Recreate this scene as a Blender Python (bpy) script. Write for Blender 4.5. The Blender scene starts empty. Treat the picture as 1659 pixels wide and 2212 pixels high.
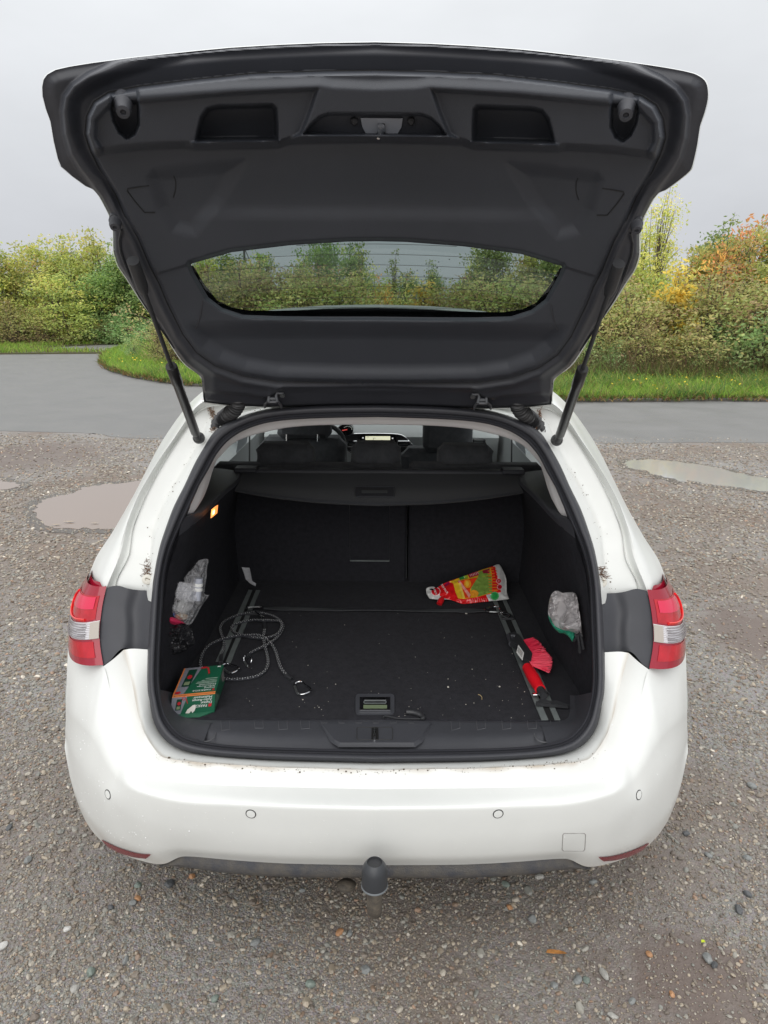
import bpy, math, random
import numpy as np
from mathutils import Vector, Matrix

rng = np.random.default_rng(7)
random.seed(7)
scene = bpy.context.scene
coll = scene.collection

# ------------------------------------------------------------------ camera
FOC, PX0, PY0 = 1500.0, 829.5, 1106.0        # focal length and centre in units of a 1659 x 2212 print
EYE = np.array([0.0, 0.0, 1.66])
PITCH = math.radians(16.28)
ROLL = math.radians(0.35)
_f = np.array([0, math.cos(PITCH), -math.sin(PITCH)])
_r = np.array([1.0, 0, 0])
_u = np.array([0, math.sin(PITCH), math.cos(PITCH)])
RGT = _r * math.cos(ROLL) + _u * math.sin(ROLL)
UP = _u * math.cos(ROLL) - _r * math.sin(ROLL)
FWD = _f
cam_d = bpy.data.cameras.new('camera')
cam_d.sensor_fit = 'HORIZONTAL'
cam_d.sensor_width = 36.0
cam_d.lens = 36.0 * FOC / 1659.0
cam_d.clip_start = 0.05
cam_d.clip_end = 1500
cam = bpy.data.objects.new('camera', cam_d)
coll.objects.link(cam)
cam.matrix_world = Matrix(((RGT[0], UP[0], -FWD[0], EYE[0]), (RGT[1], UP[1], -FWD[1], EYE[1]),
                           (RGT[2], UP[2], -FWD[2], EYE[2]), (0, 0, 0, 1)))
scene.camera = cam

# ------------------------------------------------------------------ view, world, sun
scene.view_settings.view_transform = 'Standard'
scene.view_settings.look = 'None'
scene.view_settings.gamma = 1.0
scene.view_settings.exposure = 0.0
scene.view_settings.use_curve_mapping = False
SUN_EL, SUN_AZ = math.radians(36), math.radians(190)     # high behind the photographer, through cloud
world = bpy.data.worlds.new('World')
scene.world = world
world.use_nodes = True
wn, wl = world.node_tree.nodes, world.node_tree.links
wn.clear()
def wnode(t, **k):
    n = wn.new(t)
    for a, b in k.items(): setattr(n, a, b)
    return n
w_out = wnode('ShaderNodeOutputWorld'); w_bg = wnode('ShaderNodeBackground')
sky = wnode('ShaderNodeTexSky', sky_type='NISHITA', sun_disc=False)
sky.sun_elevation = SUN_EL; sky.sun_rotation = SUN_AZ
sky.air_density = 2.0; sky.dust_density = 6.0
geo = wnode('ShaderNodeTexCoord')
sep = wnode('ShaderNodeSeparateXYZ')
wl.new(geo.outputs['Generated'], sep.inputs[0])
ramp = wnode('ShaderNodeValToRGB')                        # overcast: brighter towards the zenith
els = ramp.color_ramp.elements
els[0].position = 0.0; els[0].color = (0.60, 0.62, 0.655, 1)
els[1].position = 1.0; els[1].color = (1.80, 1.81, 1.82, 1)
for p_, c_ in ((0.10, (0.65, 0.67, 0.71, 1)), (0.33, (0.84, 0.865, 0.895, 1)), (0.6, (1.30, 1.315, 1.335, 1))):
    e = els.new(p_); e.color = c_
wl.new(sep.outputs['Z'], ramp.inputs[0])
noi = wnode('ShaderNodeTexNoise'); noi.inputs['Scale'].default_value = 2.2; noi.inputs['Detail'].default_value = 5
noi.inputs['Roughness'].default_value = 0.55
mp = wnode('ShaderNodeMapping'); mp.inputs['Scale'].default_value = (1, 1, 2.4)
mp.inputs['Location'].default_value = (0.3, 0.1, 0.0)
wl.new(geo.outputs['Generated'], mp.inputs[0]); wl.new(mp.outputs[0], noi.inputs[0])
mr = wnode('ShaderNodeMapRange'); mr.inputs[1].default_value = 0.3; mr.inputs[2].default_value = 0.7
mr.inputs[3].default_value = 9.3; mr.inputs[4].default_value = 10.7     # cloud brightness in sky units
wl.new(noi.outputs[0], mr.inputs[0])
sc = wnode('ShaderNodeVectorMath', operation='SCALE')
wl.new(ramp.outputs[0], sc.inputs[0]); wl.new(mr.outputs[0], sc.inputs[3])
mixw = wnode('ShaderNodeMix', data_type='RGBA'); mixw.inputs[0].default_value = 0.985
wl.new(sky.outputs[0], mixw.inputs[6]); wl.new(sc.outputs[0], mixw.inputs[7])
wl.new(mixw.outputs[2], w_bg.inputs[0]); w_bg.inputs[1].default_value = 0.1
wl.new(w_bg.outputs[0], w_out.inputs[0])

sun_d = bpy.data.lights.new('sun', 'SUN'); sun_d.energy = 1.5; sun_d.angle = math.radians(70)
sun_d.color = (1.0, 0.97, 0.93)
sun = bpy.data.objects.new('sun', sun_d); coll.objects.link(sun)
sun.rotation_euler = (math.radians(90) - SUN_EL, 0, math.radians(180) - SUN_AZ + math.pi * 0)
_sd = Vector((math.sin(SUN_AZ) * math.cos(SUN_EL), math.cos(SUN_AZ) * math.cos(SUN_EL), math.sin(SUN_EL)))
sun.rotation_euler = _sd.to_track_quat('Z', 'Y').to_euler()

# ------------------------------------------------------------------ geometry helpers
def ray(px, py):
    d = FWD + RGT * ((px - PX0) / FOC) - UP * ((py - PY0) / FOC)
    return d
def PY(px, py, Y):
    d = ray(px, py); return EYE + d * (Y / d[1])
def PZ(px, py, z):
    d = ray(px, py); return EYE + d * ((z - EYE[2]) / d[2])
CX = -0.018                                   # middle plane of the car
def SY(x, z): return 1.465 + (z - 0.60) * 0.475 + 0.165 * (x - CX) ** 2     # plane of the boot opening
def PF(px, py, F, t0=1.6):
    d = ray(px, py); t = t0
    for _ in range(25):
        f0 = F(EYE + d * t); f1 = F(EYE + d * (t + 1e-4))
        dt = -f0 / ((f1 - f0) / 1e-4)
        t += max(-0.5, min(0.5, dt))
        if abs(dt) < 1e-7: break
    return EYE + d * t
def PS(px, py, dy=0.0):
    return PF(px, py, lambda p: p[1] - SY(p[0], p[2]) - dy)
def project(p):
    v = np.asarray(p) - EYE
    dd = v @ FWD
    return PX0 + FOC * (v @ RGT) / dd, PY0 - FOC * (v @ UP) / dd
def mir(p):
    p = np.array(p, float); p[..., 0] = 2 * CX - p[..., 0]; return p

def pchip(t, P, tt):
    t = np.asarray(t, float); P = np.asarray(P, float); tt = np.asarray(tt, float)
    h = np.diff(t)[:, None]; d = np.diff(P, axis=0) / h
    n = len(t); m = np.zeros_like(P)
    if n == 2: m[:] = d[0]
    else:
        w1 = 2 * h[1:] + h[:-1]; w2 = h[1:] + 2 * h[:-1]
        a, b = d[:-1], d[1:]
        ok = (a * b) > 0
        with np.errstate(divide='ignore', invalid='ignore'):
            hm = (w1 + w2) / (w1 / a + w2 / b)
        m[1:-1] = np.where(ok, hm, 0)
        m[0] = d[0]; m[-1] = d[-1]
    i = np.clip(np.searchsorted(t, tt, side='right') - 1, 0, n - 2)
    hh = (t[i + 1] - t[i])[:, None]; s = ((tt - t[i])[:, None]) / hh
    return ((1 + 2 * s) * (1 - s) ** 2) * P[i] + (s * (1 - s) ** 2) * hh * m[i] + (s * s * (3 - 2 * s)) * P[i + 1] + (s * s * (s - 1)) * hh * m[i + 1]
def crom(P, n, closed=False):
    """smooth curve through points, n samples per span"""
    P = np.asarray(P, float)
    if closed: Q = np.vstack([P[-1], P, P[0], P[1]])
    else: Q = np.vstack([2 * P[0] - P[1], P, 2 * P[-1] - P[-2]])
    out = []
    for i in range(1, len(Q) - 2):
        p0, p1, p2, p3 = Q[i - 1], Q[i], Q[i + 1], Q[i + 2]
        for s in np.linspace(0, 1, n, endpoint=False):
            out.append(0.5 * ((2 * p1) + (p2 - p0) * s + (2 * p0 - 5 * p1 + 4 * p2 - p3) * s * s + (3 * p1 - p0 - 3 * p2 + p3) * s ** 3))
    if not closed: out.append(P[-1])
    return np.array(out)
def chord(P):
    P = np.asarray(P, float); d = np.linalg.norm(np.diff(P, axis=0), axis=1)
    return np.concatenate([[0], np.cumsum(np.maximum(d, 1e-9))])
def resample(P, n):
    t = chord(P); return pchip(t, P, np.linspace(0, t[-1], n))
def patch(rows, nu, nv):
    """rows of 3D points (same count) -> smooth grid (verts nv x nu)"""
    R = np.asarray(rows, float)
    tu = np.mean([chord(r) / chord(r)[-1] for r in R], axis=0)
    uu = np.concatenate([np.linspace(tu[i], tu[i + 1], max(2, int(round(nu * (tu[i + 1] - tu[i])))+1))[:-1] for i in range(len(tu) - 1)] + [[1.0]])
    G = np.array([pchip(tu, r, uu) for r in R])
    tv = np.mean([chord(G[:, j]) for j in range(0, G.shape[1], max(1, G.shape[1] // 12))], axis=0)
    tv = tv / tv[-1]
    vv = np.concatenate([np.linspace(tv[i], tv[i + 1], max(2, int(round(nv * (tv[i + 1] - tv[i])))+1))[:-1] for i in range(len(tv) - 1)] + [[1.0]])
    H = np.array([pchip(tv, G[:, j], vv) for j in range(G.shape[1])]).transpose(1, 0, 2)
    return H
def soften(rows, idx, k=0.12):
    R = [np.asarray(r, float) for r in rows]; out = []
    for i, r in enumerate(R):
        if i in idx:
            out.append(r + (R[i - 1] - r) * k); out.append(r + (R[i + 1] - r) * k)
        else: out.append(r)
    return out

class MB:
    """mesh collector"""
    def __init__(s): s.v = []; s.f = []; s.m = []; s.n = 0
    def add(s, V, F, mi=0):
        V = np.asarray(V, float).reshape(-1, 3)
        s.v.append(V)
        for f in F: s.f.append(tuple(int(i) + s.n for i in f)); s.m.append(mi)
        s.n += len(V); return s
    def grid(s, G, mi=0, flip=False, closed_u=False, closed_v=False):
        nv, nu = G.shape[:2]; F = []
        for j in range(nv - (0 if closed_v else 1)):
            for i in range(nu - (0 if closed_u else 1)):
                a, b = j * nu + i, j * nu + (i + 1) % nu
                c, d = ((j + 1) % nv) * nu + (i + 1) % nu, ((j + 1) % nv) * nu + i
                F.append((d, c, b, a) if flip else (a, b, c, d))
        return s.add(G.reshape(-1, 3), F, mi)
    def both(s, G, mi=0, flip=False):
        s.grid(G, mi, flip); return s.grid(mir(G), mi, not flip)
    def box(s, c, size, R=None, mi=0, bev=0.0):
        c = np.array(c, float); h = np.array(size, float) / 2
        if bev <= 0:
            V = np.array([(x, y, z) for x in (-1, 1) for y in (-1, 1) for z in (-1, 1)], float) * h
            F = [(0, 1, 3, 2), (4, 6, 7, 5), (0, 4, 5, 1), (2, 3, 7, 6), (0, 2, 6, 4), (1, 5, 7, 3)]
        else:
            b = min(bev, *(h * 0.49)); V = []; key = {}
            for ax in range(3):
                for sx in (-1, 1):
                    for sy in (-1, 1):
                        for sz in (-1, 1):
                            sg = np.array((sx, sy, sz), float); q = sg * (h - b); q[ax] = sg[ax] * h[ax]
                            key[(ax, sx, sy, sz)] = len(V); V.append(q)
            V = np.array(V); F = []
            for ax in range(3):
                o = [k for k in range(3) if k != ax]
                for sg in (-1, 1):
                    q = []
                    for a1, a2 in ((-1, -1), (1, -1), (1, 1), (-1, 1)):
                        t = [0, 0, 0]; t[ax] = sg; t[o[0]] = a1; t[o[1]] = a2; q.append(key[(ax, *t)])
                    F.append(tuple(q))
            for sx in (-1, 1):
                for sy in (-1, 1):
                    for sz in (-1, 1): F.append(tuple(key[(a, sx, sy, sz)] for a in range(3)))
            for ax in range(3):
                o = [k for k in range(3) if k != ax]
                for a1 in (-1, 1):
                    for a2 in (-1, 1):
                        t1 = [0, 0, 0]; t1[o[0]] = a1; t1[o[1]] = a2; t2 = list(t1); t1[ax] = -1; t2[ax] = 1
                        F.append((key[(o[0], *t1)], key[(o[0], *t2)], key[(o[1], *t2)], key[(o[1], *t1)]))
        if R is not None: V = V @ np.array(R, float).T
        return s.add(V + c, F, mi)
    def tube(s, P, r, n=8, mi=0, closed=False, caps=True, flat=1.0):
        P = np.asarray(P, float); m = len(P)
        r = np.full(m, r) if np.isscalar(r) else np.asarray(r, float)
        T = np.gradient(P, axis=0)
        if closed: T = np.roll(P, -1, 0) - np.roll(P, 1, 0)
        T /= np.linalg.norm(T, axis=1)[:, None] + 1e-12
        ref = np.array([0, 0, 1.0]) if abs(T[0][2]) < 0.9 else np.array([1.0, 0, 0])
        N = ref - T[0] * (ref @ T[0]); N /= np.linalg.norm(N); G = []
        for i in range(m):
            N = N - T[i] * (N @ T[i]); N /= np.linalg.norm(N) + 1e-12; B = np.cross(T[i], N)
            a = np.linspace(0, 2 * np.pi, n, endpoint=False)
            G.append(P[i] + r[i] * (np.cos(a)[:, None] * N * flat + np.sin(a)[:, None] * B))
        s.grid(np.array(G), mi, closed_u=True, closed_v=closed)
        if caps and not closed:
            b = s.n - m * n
            s.f.append(tuple(range(b + n - 1, b - 1, -1))); s.m.append(mi)
            s.f.append(tuple(range(b + (m - 1) * n, b + m * n))); s.m.append(mi)
        return s
    def lathe(s, base, axis, prof, n=24, mi=0):
        """prof: list of (r, h) along axis from base"""
        axis = np.array(axis, float); axis /= np.linalg.norm(axis)
        ref = np.array([0, 0, 1.0]) if abs(axis[2]) < 0.9 else np.array([1.0, 0, 0])
        N = np.cross(axis, ref); N /= np.linalg.norm(N); B = np.cross(axis, N)
        a = np.linspace(0, 2 * np.pi, n, endpoint=False)
        G = np.array([np.array(base) + axis * h + r * (np.cos(a)[:, None] * N + np.sin(a)[:, None] * B) for r, h in prof])
        return s.grid(G, mi, closed_u=True)
    def prism(s, poly, off, mi=0):
        """polygon (n x 3) extruded by vector off"""
        P = np.asarray(poly, float); n = len(P); Q = P + np.asarray(off, float)
        F = [tuple(range(n - 1, -1, -1)), tuple(range(n, 2 * n))] + [(i, (i + 1) % n, n + (i + 1) % n, n + i) for i in range(n)]
        return s.add(np.vstack([P, Q]), F, mi)
    def build(s, name, mats, parent=None, smooth=True, origin=None, angle=40, props=None):
        V = np.vstack(s.v) if s.v else np.zeros((0, 3))
        base = worldpos(parent) if parent is not None else (np.array(origin, float) if origin is not None else np.array([V[:, 0].mean(), V[:, 1].mean(), V[:, 2].min()]))
        me = bpy.data.meshes.new(name)
        me.from_pydata((V - base).tolist(), [], s.f)
        if not isinstance(mats, (list, tuple)): mats = [mats]
        for m_ in mats: me.materials.append(m_)
        if len(mats) > 1: me.polygons.foreach_set('material_index', s.m)
        if smooth:
            me.polygons.foreach_set('use_smooth', [True] * len(me.polygons))
            try: me.set_sharp_from_angle(angle=math.radians(angle))
            except Exception: pass
        me.validate(); me.update()
        o = bpy.data.objects.new(name, me); coll.objects.link(o)
        if parent is None: o.location = base
        else: o.parent = parent
        if props:
            for k, v in props.items(): o[k] = v
        return o
def worldpos(o):
    p = np.zeros(3)
    while o is not None:
        p += np.array(o.location); o = o.parent
    return p
def tag(o, label, cat=None, group=None, kind=None):
    if label: o['label'] = label
    if cat: o['category'] = cat
    if group: o['group'] = group
    if kind: o['kind'] = kind
    return o
def thing(name, loc, label, cat, group=None):
    o = bpy.data.objects.new(name, None); coll.objects.link(o); o.location = loc
    o.empty_display_size = 0.1
    return tag(o, label, cat, group)

# ------------------------------------------------------------------ materials
def mat(name, col, rough=0.5, metal=0.0, coat=0.0, spec=0.5, var=0.0, vscale=20.0, bump=0.0, bscale=200.0,
        col2=None, attr=None, trans=0.0, bdist=0.002, emis=None, estr=0.0, objvar=0.0, rvar=0.0, alpha=1.0, sheen=0.0):
    m = bpy.data.materials.new(name); m.use_nodes = True
    nt = m.node_tree; N, L = nt.nodes, nt.links
    b = N['Principled BSDF']
    b.inputs['Base Color'].default_value = (*col, 1)
    b.inputs['Roughness'].default_value = rough; b.inputs['Metallic'].default_value = metal
    b.inputs['Coat Weight'].default_value = coat; b.inputs['Coat Roughness'].default_value = 0.06
    b.inputs['Specular IOR Level'].default_value = spec
    if sheen: b.inputs['Sheen Weight'].default_value = sheen
    if trans: b.inputs['Transmission Weight'].default_value = trans
    if alpha < 1: b.inputs['Alpha'].default_value = alpha
    if emis: b.inputs['Emission Color'].default_value = (*emis, 1); b.inputs['Emission Strength'].default_value = estr
    tc = N.new('ShaderNodeTexCoord'); src = None
    if var > 0:
        n = N.new('ShaderNodeTexNoise'); n.inputs['Scale'].default_value = vscale; n.inputs['Detail'].default_value = 6
        n.inputs['Roughness'].default_value = 0.65
        L.new(tc.outputs['Object'], n.inputs[0])
        mx = N.new('ShaderNodeMix'); mx.data_type = 'RGBA'
        c2 = col2 if col2 else tuple(c * (1 - var) for c in col)
        mx.inputs[6].default_value = (*col, 1); mx.inputs[7].default_value = (*c2, 1)
        r = N.new('ShaderNodeMapRange'); r.inputs[1].default_value = 0.35; r.inputs[2].default_value = 0.68
        L.new(n.outputs[0], r.inputs[0]); L.new(r.outputs[0], mx.inputs[0]); src = mx.outputs[2]
        if rvar:
            rr = N.new('ShaderNodeMapRange'); rr.inputs[1].default_value = 0.3; rr.inputs[2].default_value = 0.7
            rr.inputs[3].default_value = max(0.02, rough - rvar); rr.inputs[4].default_value = rough + rvar
            L.new(n.outputs[0], rr.inputs[0]); L.new(rr.outputs[0], b.inputs['Roughness'])
    if attr:
        a = N.new('ShaderNodeAttribute'); a.attribute_name = attr
        if src is not None:
            mu = N.new('ShaderNodeMix'); mu.data_type = 'RGBA'; mu.blend_type = 'MULTIPLY'; mu.inputs[0].default_value = 1
            L.new(src, mu.inputs[6]); L.new(a.outputs['Color'], mu.inputs[7]); src = mu.outputs[2]
        else: src = a.outputs['Color']
    if objvar > 0:
        oi = N.new('ShaderNodeObjectInfo'); hs = N.new('ShaderNodeHueSaturation')
        r1 = N.new('ShaderNodeMapRange'); r1.inputs[3].default_value = 0.5 - objvar * 0.07; r1.inputs[4].default_value = 0.5 + objvar * 0.07
        r2 = N.new('ShaderNodeMapRange'); r2.inputs[3].default_value = 1 - objvar * 0.35; r2.inputs[4].default_value = 1 + objvar * 0.35
        L.new(oi.outputs['Random'], r1.inputs[0]); L.new(oi.outputs['Random'], r2.inputs[0])
        L.new(r1.outputs[0], hs.inputs['Hue']); L.new(r2.outputs[0], hs.inputs['Value'])
        if src is not None: L.new(src, hs.inputs['Color'])
        else: hs.inputs['Color'].default_value = (*col, 1)
        src = hs.outputs[0]
    if src is not None: L.new(src, b.inputs['Base Color'])
    if bump > 0:
        n2 = N.new('ShaderNodeTexNoise'); n2.inputs['Scale'].default_value = bscale; n2.inputs['Detail'].default_value = 3
        bp = N.new('ShaderNodeBump'); bp.inputs['Strength'].default_value = bump; bp.inputs['Distance'].default_value = bdist
        L.new(tc.outputs['Object'], n2.inputs[0]); L.new(n2.outputs[0], bp.inputs['Height']); L.new(bp.outputs[0], b.inputs['Normal'])
    return m

def glass_mat(name, tint, refl_rough=0.02, ior=1.45, fac=None):
    m = bpy.data.materials.new(name); m.use_nodes = True
    N, L = m.node_tree.nodes, m.node_tree.links; N.clear()
    o = N.new('ShaderNodeOutputMaterial'); t = N.new('ShaderNodeBsdfTransparent'); g = N.new('ShaderNodeBsdfGlossy')
    f = N.new('ShaderNodeFresnel'); f.inputs[0].default_value = ior; mx = N.new('ShaderNodeMixShader')
    t.inputs[0].default_value = (*tint, 1); g.inputs['Roughness'].default_value = refl_rough
    if fac is None: L.new(f.outputs[0], mx.inputs[0])
    else: mx.inputs[0].default_value = fac
    L.new(t.outputs[0], mx.inputs[1]); L.new(g.outputs[0], mx.inputs[2]); L.new(mx.outputs[0], o.inputs[0])
    return m
def inpoly(P, poly):
    x, y = P[:, 0], P[:, 1]; c = np.zeros(len(P), bool); n = len(poly)
    for i in range(n):
        x0, y0 = poly[i][:2]; x1, y1 = poly[(i + 1) % n][:2]
        t = ((y0 > y) != (y1 > y)); 
        with np.errstate(divide='ignore', invalid='ignore'):
            c ^= t & (x < (x1 - x0) * (y - y0) / (y1 - y0 + 1e-12) + x0)
    return c
# ================================================================== THE PLACE: ground, road, verges, trees
def leafmat(name, attr='leaf_colour'):
    m = bpy.data.materials.new(name); m.use_nodes = True
    N, L = m.node_tree.nodes, m.node_tree.links; N.clear()
    o = N.new('ShaderNodeOutputMaterial'); d = N.new('ShaderNodeBsdfPrincipled'); t = N.new('ShaderNodeBsdfTranslucent')
    d.inputs['Roughness'].default_value = 0.55; d.inputs['Specular IOR Level'].default_value = 0.3
    a = N.new('ShaderNodeAttribute'); a.attribute_name = attr
    oi = N.new('ShaderNodeObjectInfo'); hs = N.new('ShaderNodeHueSaturation')
    r1 = N.new('ShaderNodeMapRange'); r1.inputs[3].default_value = 0.485; r1.inputs[4].default_value = 0.515
    r2 = N.new('ShaderNodeMapRange'); r2.inputs[3].default_value = 0.8; r2.inputs[4].default_value = 1.2
    L.new(oi.outputs['Random'], r1.inputs[0]); L.new(oi.outputs['Random'], r2.inputs[0])
    L.new(r1.outputs[0], hs.inputs['Hue']); L.new(r2.outputs[0], hs.inputs['Value']); L.new(a.outputs['Color'], hs.inputs['Color'])
    mx = N.new('ShaderNodeMixShader'); mx.inputs[0].default_value = 0.48
    L.new(hs.outputs[0], d.inputs['Base Color']); L.new(hs.outputs[0], t.inputs[0])
    L.new(d.outputs[0], mx.inputs[1]); L.new(t.outputs[0], mx.inputs[2]); L.new(mx.outputs[0], o.inputs[0])
    return m
M_leaf = leafmat('leaf')
M_bark = mat('bark', (0.13, 0.10, 0.08), 0.85, var=0.4, vscale=8)

def gp(px, py): return PZ(px, py, 0.0)
MUDZ = [((gp(1480, 2130)[0], gp(1480, 2130)[1]), 0.20), ((gp(1650, 1370)[0], gp(1650, 1370)[1]), 0.35), ((gp(60, 985)[0], gp(60, 985)[1]), 0.9)]
def ground_material():
    m = bpy.data.materials.new('gravel_ground'); m.use_nodes = True
    N, L = m.node_tree.nodes, m.node_tree.links; b = N['Principled BSDF']
    tc = N.new('ShaderNodeTexCoord')
    def noise(s, det=6, ro=0.6):
        n = N.new('ShaderNodeTexNoise'); n.inputs['Scale'].default_value = s; n.inputs['Detail'].default_value = det
        n.inputs['Roughness'].default_value = ro; L.new(tc.outputs['Object'], n.inputs[0]); return n.outputs[0]
    def mr(x, a, b_, c=0, d=1):
        r = N.new('ShaderNodeMapRange'); r.inputs[1].default_value = a; r.inputs[2].default_value = b_
        r.inputs[3].default_value = c; r.inputs[4].default_value = d; L.new(x, r.inputs[0]); return r.outputs[0]
    def mix(f, A, B, bt='MIX'):
        x = N.new('ShaderNodeMix'); x.data_type = 'RGBA'; x.blend_type = bt
        if isinstance(f, float): x.inputs[0].default_value = f
        else: L.new(f, x.inputs[0])
        for i, v in ((6, A), (7, B)):
            if isinstance(v, tuple): x.inputs[i].default_value = (*v, 1)
            else: L.new(v, x.inputs[i])
        return x.outputs[2]
    v = N.new('ShaderNodeTexVoronoi'); v.inputs['Scale'].default_value = 75; L.new(tc.outputs['Object'], v.inputs[0])
    v2 = N.new('ShaderNodeTexVoronoi'); v2.inputs['Scale'].default_value = 190; L.new(tc.outputs['Object'], v2.inputs[0])
    hs = N.new('ShaderNodeHueSaturation'); hs.inputs['Saturation'].default_value = 0.22; hs.inputs['Value'].default_value = 0.42
    L.new(v.outputs['Color'], hs.inputs['Color'])
    hs2 = N.new('ShaderNodeHueSaturation'); hs2.inputs['Saturation'].default_value = 0.2; hs2.inputs['Value'].default_value = 0.42
    L.new(v2.outputs['Color'], hs2.inputs['Color'])
    st = mix(0.5, hs.outputs[0], hs2.outputs[0])
    st = mix(0.5, st, (0.215, 0.188, 0.164))
    mud = mix(mr(noise(14), 0.3, 0.7), (0.205, 0.165, 0.135), (0.150, 0.118, 0.098))
    f = mr(noise(0.55, 5, 0.62), 0.44, 0.60)
    warp = N.new('ShaderNodeVectorMath'); warp.operation = 'ADD'
    nw = N.new('ShaderNodeTexNoise'); nw.inputs['Scale'].default_value = 5; nw.inputs['Detail'].default_value = 5; L.new(tc.outputs['Object'], nw.inputs[0])
    sw_ = N.new('ShaderNodeVectorMath'); sw_.operation = 'SCALE'; sw_.inputs[3].default_value = 0.5
    L.new(nw.outputs['Color'], sw_.inputs[0]); L.new(tc.outputs['Object'], warp.inputs[0]); L.new(sw_.outputs[0], warp.inputs[1])
    wet = None
    for (cx_, cy_), r_ in MUDZ:
        ds = N.new('ShaderNodeVectorMath'); ds.operation = 'DISTANCE'; ds.inputs[1].default_value = (cx_ + .25, cy_ + .25, 0.25)
        L.new(warp.outputs[0], ds.inputs[0]); w_ = mr(ds.outputs['Value'], r_ * 1.5, r_ * 0.7)
        if wet is None: wet = w_
        else:
            mm = N.new('ShaderNodeMath'); mm.operation = 'MAXIMUM'; L.new(wet, mm.inputs[0]); L.new(w_, mm.inputs[1]); wet = mm.outputs[0]
    fm = N.new('ShaderNodeMath'); fm.operation = 'MAXIMUM'; L.new(f, fm.inputs[0]); L.new(wet, fm.inputs[1]); f = fm.outputs[0]
    mud = mix(wet, mud, (0.150, 0.118, 0.102))
    col = mix(f, st, mud)
    L.new(col, b.inputs['Base Color'])
    rg_ = N.new('ShaderNodeMath'); rg_.operation = 'SUBTRACT'; L.new(mr(noise(1.4, 5), 0.35, 0.7, 0.75, 0.42), rg_.inputs[0])
    L.new(mr(wet, 0, 1, 0, 0.10), rg_.inputs[1]); L.new(rg_.outputs[0], b.inputs['Roughness'])
    b.inputs['Specular IOR Level'].default_value = 0.45
    hgt = N.new('ShaderNodeMath'); hgt.operation = 'ADD'
    L.new(v.outputs['Distance'], hgt.inputs[0]); L.new(v2.outputs['Distance'], hgt.inputs[1])
    bp = N.new('ShaderNodeBump'); bp.inputs['Distance'].default_value = 0.0035; bp.invert = True
    L.new(mr(f, 0, 1, 0.9, 0.35), bp.inputs['Strength'])
    L.new(hgt.outputs[0], bp.inputs['Height']); L.new(bp.outputs[0], b.inputs['Normal'])
    return m
M_ground = ground_material()
g = MB(); g.add([(-400, -300, 0), (400, -300, 0), (400, 700, 0), (-400, 700, 0)], [(0, 1, 2, 3)])
tag(g.build('ground', M_ground, origin=(0, 0, 0)), 'wet grey brown gravel ground of the parking place', kind='structure')

def flat(name, pts, z, m, label, kind='structure', thick=0.0, parent=None):
    b = MB(); P = np.array([(p[0], p[1], z) for p in pts])
    from mathutils.geometry import tessellate_polygon
    T = [tuple(t) for t in tessellate_polygon([[Vector(p) for p in P]])]
    T = [t if np.cross(P[t[1]] - P[t[0]], P[t[2]] - P[t[0]])[2] > 0 else t[::-1] for t in T]
    b.add(P, T)
    if thick:
        n_ = len(P); b.add(np.vstack([P - [0, 0, thick], P]), [(i, (i + 1) % n_, n_ + (i + 1) % n_, n_ + i) for i in range(n_)])
    else:
        n_ = len(P); b.add(np.vstack([P * [1, 1, 0] + [0, 0, 0.0004], P]), [(i, (i + 1) % n_, n_ + (i + 1) % n_, n_ + i) for i in range(n_)])
    o = b.build(name, m, smooth=False, origin=(P[0][0], P[0][1], 0))
    return tag(o, label, kind=kind)
def wig(pts, n=6, amp=0.06, closed=False, seed=1):
    r = np.random.default_rng(seed); Q = crom(np.array([(p[0], p[1], 0) for p in pts]), n, closed)
    Q[:, :2] += r.normal(0, amp, (len(Q), 2)); return Q
def gp(px, py): return PZ(px, py, 0.0)

M_road = mat('asphalt', (0.150, 0.150, 0.148), 0.58, var=0.25, vscale=1.3, col2=(0.195, 0.193, 0.188), bump=0.7, bscale=90, bdist=0.008, rvar=0.14)
# road edges
near = [(-60, 11.2), (-14, 10.4), *[(gp(x, y)[0], gp(x, y)[1]) for x, y in ((60, 933), (200, 937), (330, 948))], (0, 9.25), *[(gp(x, y)[0], gp(x, y)[1]) for x, y in ((1290, 958), (1450, 957), (1659, 957))], (14, 8.9), (60, 8.6)]
isl = [gp(x, y) for x, y in ((335, 741), (290, 748), (240, 760), (221, 777), (226, 793), (258, 808), (320, 822), (400, 832), (440, 836))]
far_r = [gp(x, y) for x, y in ((1190, 868), (1400, 868), (1659, 868))]
far_l = [gp(x, y) for x, y in ((0, 766), (60, 757), (130, 750), (200, 746), (270, 742), (345, 737))]
nearw = wig(near, 8, 0.014, seed=3)
edge_island = wig([(p[0], p[1]) for p in isl] + [(0, 14.2)] + [(p[0], p[1]) for p in far_r] + [(14, 12.8), (60, 12.2)], 6, 0.03, seed=4)
edge_left = wig([(-70, 20)] + [(p[0], p[1]) for p in far_l] + [(-8.5, 60), (-6.5, 120)], 5, 0.03, seed=5)
isl_tail = [(isl[0][0] + 1.2, 60), (isl[0][0] + 2.2, 120)]
road_poly = list(nearw) + list(edge_island[::-1]) + [(isl_tail[0][0], isl_tail[0][1], 0), (isl_tail[1][0], isl_tail[1][1], 0)] + list(edge_left[::-1])
flat('road', road_poly, 0.005, M_road, 'grey asphalt road curving off to the left behind the car')
M_soil = mat('verge_soil', (0.075, 0.085, 0.035), 0.9, var=0.5, vscale=2.5, col2=(0.10, 0.075, 0.045))
verge = list(edge_island) + [(60, 120, 0)] + [(isl_tail[1][0], 120, 0), (isl_tail[0][0], 60, 0)]
flat('verge_ground', verge, 0.06, M_soil, 'green grass verge and scrub ground beyond the road', thick=0.055)
left_poly = list(edge_left) + [(-200, 120, 0), (-200, 20, 0)]
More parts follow.
